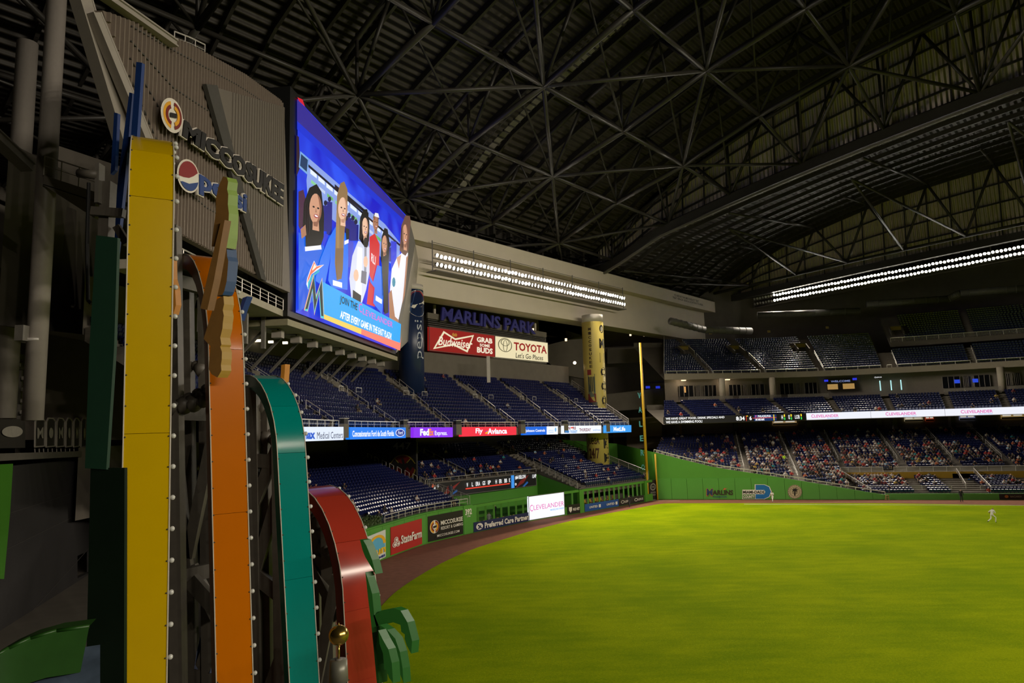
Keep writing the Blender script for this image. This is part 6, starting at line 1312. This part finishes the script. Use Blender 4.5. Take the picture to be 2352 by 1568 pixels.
# gold ball on its grey can
c0 = P(778, 1458, 17.); t = thing('gold_finial', 'polished gold ball on a thin stem over a grey can', 'finial', P(778, 1600, 17.))
gm_ = M('polished_gold', (.62, .42, .10), .22, .95, var=.06); MB().ball(c0, .235, 24, 16).build('ball', gm_, t, True); MB().tube(c0+V3((0, 0, .22)), c0+V3((0, 0, .29)), .03, 10, .004).build('tip', gm_, t, True)
MB().tube(c0-V3((0, 0, .55)), c0-V3((0, 0, .2)), .028, 10).build('stem', gm_, t, True); MB().tube(c0-V3((0, 0, 1.05)), c0-V3((0, 0, .56)), .225, 24, .20).build('can', M('can_grey', (.20, .195, .15), .4, .3, var=.08), t, True); MB().tube(c0-V3((0, 0, .57)), c0-V3((0, 0, .53)), .09, 14).build('collar', steelg, t, True); MB().tube(c0-V3((0, 0, 2.6)), c0-V3((0, 0, 1.05)), .05, 10).build('mast', steelg, t, True)
# palm cut-out
pg = M('palm_green_edge', (.02, .13, .018), .4, var=.06); pgd = pg
t = thing('palm_cutout', 'flat green palm cut-out with toothed fronds beside the red arch', 'sculpture', P(865, 1560, 23.6))
def frond(pts, Y=23.6, vec=(.22, .16, 0), nm='frond'):
    q_ = [P(640+x/3.214, 1080+y/3.214, Y) for x, y in pts]; MB().prism(q_, V3(vec), 0, 1).build(nm, [pgd, pg], t, False)
frond([(600, 510), (625, 515), (650, 560), (690, 660), (715, 765), (640, 640), (620, 590)])
frond([(640, 750), (655, 790), (690, 910), (705, 1060), (740, 1150), (720, 1300), (740, 1570), (725, 1570), (700, 1300), (680, 1100), (660, 940)], nm='trunk')
frond([(700, 1070), (760, 1032), (850, 1015), (900, 1035), (950, 1120), (985, 1260), (978, 1352), (945, 1290), (930, 1240), (932, 1210), (905, 1190), (900, 1140), (845, 1120), (800, 1130), (760, 1140), (720, 1150)])
frond([(745, 1140), (800, 1175), (860, 1240), (895, 1340), (915, 1460), (922, 1570), (895, 1500), (880, 1440), (860, 1440), (835, 1330), (830, 1290), (790, 1250), (755, 1210)], 23.4)
frond([(735, 1180), (770, 1250), (810, 1320), (835, 1420), (845, 1570), (815, 1530), (795, 1470), (780, 1470), (770, 1350), (745, 1280)], 23.2)
frond([(712, 1230), (735, 1300), (750, 1420), (748, 1570), (728, 1570), (722, 1400)], 23.7)
# green wave and pool decor at the bottom left
gw = M('wave_green', (.018, .075, .008), .4, var=.1)
t = thing('wave_ring', 'curved green wave ledge below the sculpture', 'sculpture', P(60, 1540, 15.5))
arc = [(-20, 1512), (20, 1488), (70, 1465), (130, 1448), (205, 1438)]; up_ = [P(x, y, 15.5+i*.25) for i, (x, y) in enumerate(arc)]; lo_ = [p+V3((.15, -.5, -.85)) for p in up_]; bk_ = [p+V3((-.2, .6, .02)) for p in up_]; n = len(arc)
MB().add(up_+lo_, [(i, i+1, n+i+1, n+i) for i in range(n-1)]).build('wave_face', gw, t, True); MB().add(up_+bk_, [(i, i+1, n+i+1, n+i) for i in range(n-1)]).build('wave_top', gw, t, True); MB().path(up_, .045, 6).build('rim', gw, t, True)
pool = M('painted_water', (.10, .14, .20), .35, var=.5, scale=1.5)
o = MB().add([P(-20, 1640, 14.4), P(230, 1640, 15.), P(230, 1480, 16.6), P(100, 1500, 16.6), P(-20, 1560, 16.)], [(0, 1, 2, 3, 4)]).build('painted_water_panel', pool); tag(o, 'mottled blue painted water panel under the green wave ledge', 'panel')
t = thing('wave_ring', 'dark blue curled wave piece seen between yellow and orange arches', 'sculpture', P(470, 1480, 27)); mb = MB()
for r_, w2 in ((1.15, .5),):
    A = np.linspace(-.6, 3.6, 14); cc = P(472, 1500, 27); pp = [cc+V3((math.cos(a)*.35, math.sin(a)*.5, math.sin(a)*1.1)) for a in A]
    mb.add(pp+[p+V3((.3, .2, -.1)) for p in pp], [(i, i+1, 15+i, 14+i) for i in range(13)])
mb.build('curl', bl, t, True)
# batter's-eye wall and terrace at far left
EP = Pl((-36.4, 48.8), (-42, 68)); eye = M('batters_eye_panel', (.035, .032, .031), .8, var=.12, scale=.5)
O4 = [EP.pt(*p) for p in ((-60, 1078), (330, 1040), (330, 1420), (-60, 1640))]; h4 = [EP.pt(*p) for p in ((178, 1276), (210, 1262), (210, 1312), (178, 1328))]; mb = MB()   # wall with a real opening
for i in range(4): mb.prism([O4[i], O4[(i+1) % 4], h4[(i+1) % 4], h4[i]], -EP.n*.4)
ey = struct(mb.build('wall_batters_eye', eye))
for ya, yb in ((1181, 1118), (1262, 1165), (1470, 1250)): MB().bar(EP.pt(13, ya, .03), EP.pt(212, yb, .03), .04, .05).build('panel_joint', grout, ey)
MB().prism([EP.pt(*p, .05) for p in ((-40, 1068), (19, 1065), (12, 1180), (-2, 1330), (-40, 1330))], EP.n*.3).build('side_strip', wgreen, ey)
te = thing('terrace', 'steel terrace deck with perforated beams on top of the dark wall', 'terrace', EP.pt(60, 1060))
MB().bar(EP.pt(-60, 1052, .3), EP.pt(330, 1036, .3), 1.2, .5).build('deck_edge', steelg, te)
MB().bar(EP.pt(-60, 818, -3), EP.pt(122, 822, -3), .2, .5).build('perforated_beam', steelg, te); MB().bar(EP.pt(-60, 836, -2.5), EP.pt(92, 842, -2.5), .2, .6).build('perforated_beam', steelg, te); MB().bar(EP.pt(122, 820, -3), EP.pt(215, 862, -3), .2, .3).build('canopy_edge', steelw, te); MB().bar(EP.pt(48, 850, -2.5), EP.pt(40, 1050, -2.5), .25, .3).build('post', steelg, te)
hole = M('hole_pale', (.35, .32, .28), .6)
for i in range(8): MB().box(EP.pt(2+i*14, 838, -2.2), .25, .1, .28).build('hole', hole, te)
for i in range(7): MB().box(EP.pt(53-i*1.3, 868+i*26, -2.1), .22, .1, .3).build('hole', hole, te)
gd = M('terrace_glass_panel', (.05, .045, .04), .3, var=.1)
for i, (x0, x1) in enumerate(((78, 102), (104, 126), (128, 147), (149, 165), (167, 182), (184, 200))):
    a_ = [EP.pt(x0+2, 1026, .6), EP.pt(x1, 1024, .6), EP.pt(x1+1, 968, .6), EP.pt(x1-4, 961, .6), EP.pt(x0+7, 960, .6), EP.pt(x0+3, 968, .6)]
    g_ = thing('terrace_balustrade', 'framed dark terrace panel with a pale '+('letter mark' if i % 2 == 0 else 'oval'), 'railing', a_[0], 'framed terrace panels')
    MB().add(a_, [tuple(range(6))]).build('infill', gd, g_)
    for k in range(6): MB().bar(a_[k], a_[(k+1) % 6], .1, .1).build('frame_bar', steelw, g_)
    c = EP.pt((x0+x1)/2+2, 995, .7); s_ = (EP.pt(x1, 995).y-EP.pt(x0, 995).y)
    q_ = [EP.pt(x0+7, 982, .7), EP.pt(x1-3, 981, .7), EP.pt(x1-3, 1006, .7), EP.pt(x0+7, 1007, .7)]
    if i % 2 == 0: letters('mark', 'M', q_, hole, g_)
    else: items(g_, q_, [('e', 'oval', (.5, .5, .4, .48), hole)], .0)
MB().add([EP.pt(-40, 1030, .6), EP.pt(58, 1028, .6), EP.pt(58, 962, .6), EP.pt(-40, 962, .6)], [(0, 1, 2, 3)]).build('corner_panel', gd, te); items(te, [EP.pt(4, 978, .7), EP.pt(52, 977, .7), EP.pt(52, 1004, .7), EP.pt(4, 1005, .7)], [('e', 'oval', (.5, .5, .5, .48), hole)], .0)
for i in range(12): MB().bar(EP.pt(80+i*10, 1030, .5), EP.pt(81+i*10, 1048, .5), .06, .06).build('baluster', steelw, te)
LP = Pl(tuple(P(-60, 610, 62)[:2]), tuple(P(330, 640, 66)[:2]))
o = thing('stat_screen', 'small dark screen with three lines of pale digits beyond the terrace', 'screen', LP.pt(167, 945)); letters('digits', '34-4C', [LP.pt(x, y, .12) for x, y in ((160, 931), (177, 931), (177, 937), (160, 937))], led('a8d8d0', .9), o); letters('digits', '134-1', [LP.pt(x, y, .12) for x, y in ((160, 939), (177, 939), (177, 944), (160, 944))], led('a8d8d0', .9), o); letters('digits', '1-15', [LP.pt(x, y, .12) for x, y in ((160, 946), (172, 946), (172, 951), (160, 951))], led('a8d8d0', .9), o)
MB().add([LP.pt(*p, .06) for p in ((84, 928), (180, 927), (180, 954), (84, 955))], [(0, 1, 2, 3)]).build('backing', M('brown_board', (.10, .06, .02), .7), o)
o = MB().box(P(11, 937, 60), .45, .1, .4).build('exit_sign', led('c01828', .9)); tag(o, 'small glowing red exit sign at the terrace', 'sign')
for y in (881, 910):
    o = MB().bar(LP.pt(86, y, .06), LP.pt(178 if y > 900 else 150, y+2, .06), .15, .12).build('light_strip', led('a87828', .5)); tag(o, 'thin amber strip light beyond the terrace, '+('upper' if y < 900 else 'lower')+' one', 'light strip')
# dim concourse block behind the columns at far left
dimw = concrete
lf = struct(MB().prism([P(-60, 610, 62), P(330, 640, 66), P(330, 1010, 66), P(-60, 1010, 62)], V3((0, 3, 0))).build('wall_left_concourse', dimw))
struct(MB().prism([P(120, 330, 58), P(330, 400, 62), P(330, 470, 62), P(120, 440, 58)], V3((0, 3, 0))).build('wall_left_gallery', dimw))
t = thing('concrete_column', 'broad concrete column behind the yellow arch', 'column', P(142, 640, 56)); MB().tube(P(142, 700, 56), P(145, 482, 56), .95, 20).build('shaft', concrete, t, True)
struct(MB().prism([P(-250, -300, 95), P(420, -300, 95), P(700, 1000, 95), P(-250, 1000, 95)], V3((0, .5, 0))).build('wall_left_back', dark_in)) if False else None
struct(MB().prism([V3((-62, 30, 0)), V3((-62, 120, 0)), V3((-62, 120, 46)), V3((-62, 30, 46))], V3((-.5, 0, 0))).build('wall_left_back', dark_in))
o = MB().box(P(124, 291, 40.), .25, .2, .15).build('gallery_lamp', led('ffe8b8', 4.)); tag(o, 'tiny bright lamp beside the tall white column', 'lamp')
# hedge on top of the wall
hl = M('hedge_leaf', (.05, .08, .02), .6, var=.3, scale=4); hd = hl
mb = MB(); random.seed(5)
core = MB()
for q in np.linspace(qh0, qh1-.4, 14): core.box(WC.at(q, 1.2)+V3((0, 0, WH+.35)), 1.2, 1.3, .8)
hg = thing('hedge', 'clipped dark green hedge on top of the outfield wall', 'hedge', WC.at(qh0, 1.2)+V3((0, 0, WH))); core.build('core', hd, hg)
for i in range(2600):
    c = WC.at(random.uniform(qh0-.3, qh1), random.uniform(.3, 2.1))+V3((0, 0, WH+random.uniform(.05, .95))); a = V3((random.gauss(0, 1), random.gauss(0, 1), random.gauss(0, 1))).normalized()*.1; b = a.orthogonal().normalized()*.07
    mb.add([c-a, c+b, c+a, c-b], [(0, 1, 2, 3)])
tag(mb.build('leaves', hl, hg), kind='stuff')
# ---------------------------------------------------------------- people
def body(name, J, bones, rad, mats, bm, sub=0, head_hair=None):
    """one continuous skinned surface over a joint tree; each face takes the material of its nearest bone"""
    names = list(J); idx = {k: i for i, k in enumerate(names)}
    me = bpy.data.meshes.new(name); me.from_pydata([J[k] for k in names], [(idx[a], idx[b]) for a, b in bones], [])
    o = bpy.data.objects.new(name, me); COL.objects.link(o)
    o.modifiers.new('s', 'SKIN'); sk = me.skin_vertices[0].data
    for k in names:
        r = rad.get(k, .06); sk[idx[k]].radius = (r, r) if not isinstance(r, tuple) else r; sk[idx[k]].use_root = (k == 'pelvis')
    if sub: md = o.modifiers.new('u', 'SUBSURF'); md.levels = md.render_levels = sub
    dg_ = bpy.context.evaluated_depsgraph_get(); m2 = bpy.data.meshes.new_from_object(o.evaluated_get(dg_)); bpy.data.objects.remove(o)
    m2.name = name; m2.materials.clear()
    for m in mats: m2.materials.append(m)
    seg = [(np.array(J[a]), np.array(J[b]), bm.get((a, b), 0)) for a, b in bones]; hd_ = np.array(J['head']); 
    for p in m2.polygons:
        c = np.array(p.center); best = 9; mi = 0
        for a, b, m in seg:
            d = b-a; f = max(0, min(1, (c-a).dot(d)/d.dot(d))); e = np.linalg.norm(c-a-d*f)
            if e < best: best = e; mi = m
        if head_hair and np.linalg.norm(c-hd_) < .2 and c[2] > hd_[2]+head_hair[1]+(c[1]-hd_[1])*head_hair[2]: mi = head_hair[0]
        p.material_index = mi; p.use_smooth = True
    return m2
skn = [M('skin_light', (.42, .24, .16), .6, var=.06), M('skin_tan', (.27, .14, .085), .6, var=.06), M('skin_dark', (.10, .05, .032), .6, var=.06)]
hairm = M('hair_dark', (.02, .014, .01), .6, var=.1); capm = M('cap_black', (.015, .014, .016), .6, var=.05)
denim = M('trousers_denim', (.04, .055, .10), .8, var=.1); khaki = M('trousers_khaki', (.25, .19, .12), .8, var=.1)
shirts = [('white', (.50, .46, .42)), ('black', (.02, .02, .022)), ('orange', (.38, .09, .03)), ('red', (.38, .03, .03)), ('grey', (.24, .23, .22)), ('navy', (.02, .03, .09)), ('maroon', (.15, .02, .03)), ('teal', (.02, .22, .25)), ('yellow', (.40, .27, .05)), ('pale blue', (.25, .38, .52))]
SB = [('pelvis', 'chest'), ('chest', 'neck'), ('neck', 'head'), ('chest', 'shl'), ('shl', 'ell'), ('ell', 'hal'), ('chest', 'shr'), ('shr', 'elr'), ('elr', 'har'), ('pelvis', 'hpl'), ('hpl', 'knl'), ('knl', 'ftl'), ('ftl', 'tol'), ('pelvis', 'hpr'), ('hpr', 'knr'), ('knr', 'ftr'), ('ftr', 'tor')]
def bmap(shirt, skin_, trouser, shoe, sleeve=0):
    b = {}
    for s in SB: b[s] = shirt
    b[('neck', 'head')] = skin_; b[('chest', 'neck')] = skin_ if False else shirt
    for s in (('ell', 'hal'), ('elr', 'har')): b[s] = shirt if sleeve else skin_
    for s in (('hpl', 'knl'), ('knl', 'ftl'), ('hpr', 'knr'), ('knr', 'ftr'), ('pelvis', 'hpl'), ('pelvis', 'hpr')): b[s] = trouser
    for s in (('ftl', 'tol'), ('ftr', 'tor')): b[s] = shoe
    return b
RAD = dict(pelvis=(.15, .12), chest=(.17, .13), neck=.06, head=.105, shl=.075, ell=.055, hal=.042, shr=.075, elr=.055, har=.042, hpl=.095, knl=.07, ftl=.05, tol=.04, hpr=.095, knr=.07, ftr=.05, tor=.04)
def seated(v):
    j = [0, .05, -.06, .1][v % 4]; up_ = (v % 3 == 1)
    J = dict(pelvis=(0, -.02, .52), chest=(0, -.08+j, .92), neck=(0, -.05+j, 1.08), head=(0, -.01+j, 1.24), shl=(-.2, -.07+j, .98), ell=(-.27, .04+j, .74), hal=(-.12, .26, .70 if not up_ else .95), shr=(.2, -.07+j, .98), elr=(.27, .05+j, .74), har=(.13, .27, .66), hpl=(-.1, .02, .5), knl=(-.14, .43, .54), ftl=(-.14, .44, .10), tol=(-.15, .58, .05), hpr=(.1, .02, .5), knr=(.14, .43, .54), ftr=(.14, .42, .10), tor=(.15, .56, .05))
    return J
crowd = []
for v, (nm, c) in enumerate(shirts):
    for w_ in range(2):
        ms = [M('shirt_'+nm.replace(' ', '_'), c, .8, var=.08), skn[(v+w_) % 3], denim if (v+w_) % 2 else khaki, capm, hairm if (v+w_*2) % 3 else M('cap_'+nm.replace(' ', '_'), c, .7)]
        crowd.append((nm+' shirt and '+('denim' if (v+w_) % 2 else 'khaki')+' trousers', body('person', seated(v+w_*2), SB, RAD, ms, bmap(0, 1, 2, 3), 0, (4, .03, -.5))))
WT = [20, 34, 6, 10, 14, 9, 10, 2, 2, 4]
pick = lambda: random.choices(range(10), WT)[0]*2+random.randint(0, 1)
random.seed(21)
occl = sorted(occ, key=lambda i: proj(SEATS[i][0])[2]); inview = [i for i in occl if 700 < proj(SEATS[i][0])[0] < 2345]
def lab_where(key): return {'R': ('in the crowded lower bowl', 'spectators of the lower bowl'), 'F': ('in the field boxes', 'spectators of the field boxes'), 'U': ('in the outfield upper deck', 'spectators of the upper deck'), 'A': ('in the lower corner stand', 'spectators of the corner stand'), 'B': ('above the statistics screen', 'spectators behind the statistics screen'), 'C': ('in the foul pole stand', 'spectators of the foul pole stand'), 'K': ('in the club level seats', 'spectators of the club level')}[key]
solo = set(inview[:285]); stuffP = [i for i in occl if i not in solo]
for i in solo:
    p, a, key, k = SEATS[i]; nm, me_ = crowd[pick()]; wh, gp_ = lab_where(key)
    o = link('person', me_, None, p-V3((0, 0, .07)), a+random.uniform(-.2, .2)); tag(o, 'seated spectator in %s %s' % (nm, wh), 'person', gp_)
arr = []
for nm, me_ in crowd: arr.append((np.array([tuple(v.co) for v in me_.vertices]), [tuple(p.vertices) for p in me_.polygons], [p.material_index for p in me_.polygons], [m for m in me_.materials]))
allm = []; mi_ = {}
for a_ in arr:
    for m in a_[3]:
        if m.name not in mi_: mi_[m.name] = len(allm); allm.append(m)
Vs, Fs, Ms = [], [], []; o_ = 0
for i in stuffP:
    p, a, key, k = SEATS[i]; vs, fs, mm, ml = arr[pick()]; c, s_ = math.cos(a), math.sin(a)
    Vs.append(vs@np.array([[c, s_, 0], [-s_, c, 0], [0, 0, 1]])+np.array(p)-np.array([0, 0, .07])); Fs += [tuple(j+o_ for j in f) for f in fs]; Ms += [mi_[ml[m].name] for m in mm]; o_ += len(vs)
me_ = bpy.data.meshes.new('crowd'); me_.from_pydata(np.concatenate(Vs), [], Fs)
for m in allm: me_.materials.append(m)
me_.polygons.foreach_set('material_index', Ms); me_.polygons.foreach_set('use_smooth', [True]*len(Fs))
tag(link('crowd', me_), 'dense crowd of seated spectators filling the far lower bowl', 'crowd', None, 'stuff')

whitecl = M('uniform_white', (.72, .68, .62), .7, var=.04); glove = M('glove_dark', (.03, .015, .01), .6); blackcl = M('umpire_black', (.012, .012, .014), .7); greytr = M('trousers_charcoal', (.03, .03, .034), .8); greyun = M('uniform_grey', (.3, .3, .3), .7)
def fig(name, label, J, pos, rz, mats, sleeve=0, hair=(4, .045, -.35), scale=1., extra=None):
    me_ = body(name, J, SB, RAD, mats, bmap(0, 1, 2, 3, sleeve), 2, hair)
    o = link(name, me_, None, pos, rz); o.scale = (scale,)*3; tag(o, label, 'person')
    if extra: extra(o)
    return o
def capbrim(o, hd_, m):
    MB().prism([V3((-.075, hd_[1]+.08, hd_[2]+.05)), V3((.075, hd_[1]+.08, hd_[2]+.05)), V3((.055, hd_[1]+.2, hd_[2]+.035)), V3((-.055, hd_[1]+.2, hd_[2]+.035))], V3((0, 0, .015))).build('cap_brim', m, o)
run = dict(pelvis=(0, 0, .94), chest=(0, .14, 1.34), neck=(0, .20, 1.52), head=(0, .27, 1.69), shl=(-.2, .14, 1.43), ell=(-.30, -.10, 1.22), hal=(-.24, .10, 1.05), shr=(.2, .2, 1.42), elr=(.28, .22, 1.12), har=(.12, .42, 1.22), hpl=(-.1, .0, .92), knl=(-.11, -.06, .50), ftl=(-.11, -.50, .26), tol=(-.11, -.56, .14), hpr=(.1, .02, .92), knr=(.11, .42, .62), ftr=(.11, .32, .12), tor=(.11, .46, .06))
run2 = dict(pelvis=(0, 0, .92), chest=(0, .08, 1.32), neck=(0, .10, 1.5), head=(0, .14, 1.67), shl=(-.2, .08, 1.41), ell=(-.26, .16, 1.14), hal=(-.14, .36, 1.16), shr=(.2, .08, 1.41), elr=(.28, -.02, 1.15), har=(.2, .2, 1.0), hpl=(-.1, 0, .9), knl=(-.13, .32, .52), ftl=(-.13, .42, .10), tol=(-.13, .56, .05), hpr=(.1, 0, .9), knr=(.12, -.10, .50), ftr=(.13, -.46, .16), tor=(.13, -.42, .06))
def pglove(J):
    def f(o): capbrim(o, J['head'], capm); h = J['har']; MB().ball((h[0], h[1]+.05, h[2]), .12, 10, 6, 0, (1, .5, 1.2)).build('baseball_glove', glove, o, True)
    return f
uni = [whitecl, skn[1], whitecl, capm, capm]
p1 = G(2280, 1201, .03); fig('person', 'baseball player in white running on the outfield grass with a dark glove', run, p1, math.radians(-75), uni, 0, (4, .02, -.3), 1.04, pglove(run))
p2 = G(1775, 1152.5, .0); fig('person', 'baseball player in white striding on the clay below the blue county logo', run2, p2, math.radians(140), uni, 0, (4, .02, -.3), 1.0, pglove(run2))
stand_ = dict(pelvis=(0, 0, .95), chest=(0, -.02, 1.37), neck=(0, 0, 1.56), head=(0, .03, 1.73), shl=(-.21, -.02, 1.46), ell=(-.27, .0, 1.18), hal=(-.24, .14, .95), shr=(.21, -.02, 1.46), elr=(.27, .0, 1.18), har=(.24, .14, .95), hpl=(-.1, 0, .93), knl=(-.12, .04, .52), ftl=(-.13, 0, .09), tol=(-.15, .16, .05), hpr=(.1, 0, .93), knr=(.12, .04, .52), ftr=(.13, 0, .09), tor=(.15, .16, .05))
walk_ = dict(stand_); walk_.update(knl=(-.11, .2, .54), ftl=(-.11, .24, .1), tol=(-.11, .4, .06), knr=(.11, -.04, .50), ftr=(.11, -.3, .14), tor=(.11, -.2, .05), ell=(-.28, -.12, 1.18), hal=(-.25, .02, .96), elr=(.28, .1, 1.18), har=(.24, .3, 1.0))
ump = [blackcl, skn[0], greytr, capm, capm]; cb = lambda J: (lambda o: capbrim(o, J['head'], capm))
fig('person', 'umpire in black standing on the clay in front of the low green wall', stand_, G(2209, 1152.5), math.radians(165), ump, 1, (4, .02, -.3), 1.05, cb(stand_))
fig('person', 'umpire in black walking on the clay beside the dark fence banner', walk_, G(1446, 1164.5), math.radians(150), ump, 1, (4, .02, -.3), 1.02, cb(walk_))
fig('person', 'relief pitcher in grey standing in the green pen behind the fence', stand_, WC.at(WC.px(1152), 2.2)+V3((0, 0, .02)), math.radians(200), [greyun, skn[1], greyun, capm, capm], 1, (4, .02, -.3), 1.02, cb(stand_))
fig('person', 'dark dressed person standing at the back of the green relief pen', stand_, WC.at(WC.px(1225), 7.5)+V3((0, 0, .02)), math.radians(200), ump, 1, (4, .03, -.3), 1.0)
fig('person', 'player sitting forward in the pen behind the royal blue banner', seated(1), WC.at(WC.px(1386), 2.6)+V3((0, 0, .02)), math.radians(220), [greyun, skn[1], greyun, capm, capm], 1, (4, .03, -.3), 1.1)
pstr = stA.pt(3, wA-.2, .2); fig('person', 'person in dark clothes standing on the stair beside the statistics screen', stand_, WC.at(wA+.05, 3.6)+V3((0, 0, 4.2)), math.radians(215), [denim, skn[1], greytr, capm, hairm], 1, (4, .03, -.3), 1.0)
fig('person', 'spectator in white standing in the far lower bowl', stand_, R(tpx(1785, 12, 6), 18., bowl(tpx(1785, 12, 6), 18)-.25), angR, [whitecl, skn[0], khaki, capm, hairm], 0)
limem = M('vest_lime', (.45, .75, .02), .6); fig('person', 'attendant in a lime yellow shirt standing in the crowded bowl', stand_, R(tpx(1808, 6, 4), 9., bowl(tpx(1808, 6, 4), 9)-.25), angR, [limem, skn[1], denim, capm, hairm], 0)
fig('person', 'attendant in blue standing in the doorway of the yellow wall', stand_, R(tpx(2228, 9.5, 1.5), 9.4, .9), angR, [M('polo_blue', (.02, .12, .32), .8), skn[0], khaki, capm, hairm], 0)
fig('person', 'person in a red top sitting at the foot of the dugout stair', seated(2), R(tpx(2272, 1.5, .5), 1.4, .45), angR, [M('top_red', (.4, .04, .03), .8), skn[0], denim, capm, hairm], 0)
# yellow chairs in the pens
ych = M('chair_yellow', (.55, .36, .04), .5, var=.06)
mb = MB(); mb.box((0, 0, .44), .45, .42, .05); mb.hexa([V3((-.22, -.22, .46)), V3((.22, -.22, .46)), V3((.22, -.18, .46)), V3((-.22, -.18, .46))], [V3((-.2, -.32, .92)), V3((.2, -.32, .92)), V3((.2, -.28, .92)), V3((-.2, -.28, .92))])
for a_, b_ in ((-1, -1), (1, -1), (1, 1), (-1, 1)): mb.tube((a_*.19, b_*.17, 0), (a_*.17, b_*.15, .44), .018, 5)
ch_me = mb.mesh('pen_chair', ych)
for i, x in enumerate((1107, 1126, 1138, 1168, 1180, 1196, 1204, 1346, 1358, 1362, 1372, 1384, 1396, 1401, 1408, 1418, 1426, 1437)):
    q = WC.px(x); nn = WC.nor(q); o = link('pen_chair', ch_me, None, WC.at(q, 1.6 if x < 1300 else 2.2)+V3((0, 0, .02 if x < 1300 else .55)), math.atan2(-nn.y, -nn.x)-math.pi/2)
    tag(o, 'small yellow chair in the relief pen behind the navy banner' if x < 1300 else 'small yellow chair in the pen behind the royal blue banner', 'chair', 'yellow chairs in the relief pen' if x < 1300 else 'yellow chairs in the far pen')
struct(MB().prism([WC.at(wB+1, 1.2), WC.at(WC.len-.5, 1.2), WC.at(WC.len-.5, 4.), WC.at(wB+1, 4.)], V3((0, 0, .55))).build('pen_platform', concrete_d))
# small wooden stool by the low wall
w_ = M('wood_pale', (.4, .26, .1), .7); sp_ = R(tpx(2038, -.4, .3), -.5)
t = thing('step_stool', 'small wooden step stool against the end of the green wall', 'stool', sp_)
for sx in (-.22, .22): MB().bar(sp_+V3((sx, -.1, 0)), sp_+V3((sx*.8, 0, .75)), .06, .06).build('leg', w_, t); MB().bar(sp_+V3((sx, .25, 0)), sp_+V3((sx*.8, .1, .75)), .06, .06).build('leg', w_, t)
MB().box(sp_+V3((0, .05, .77)), .45, .3, .05).build('seat', w_, t); MB().box(sp_+V3((0, -.05, .38)), .45, .1, .05).build('rung', w_, t)
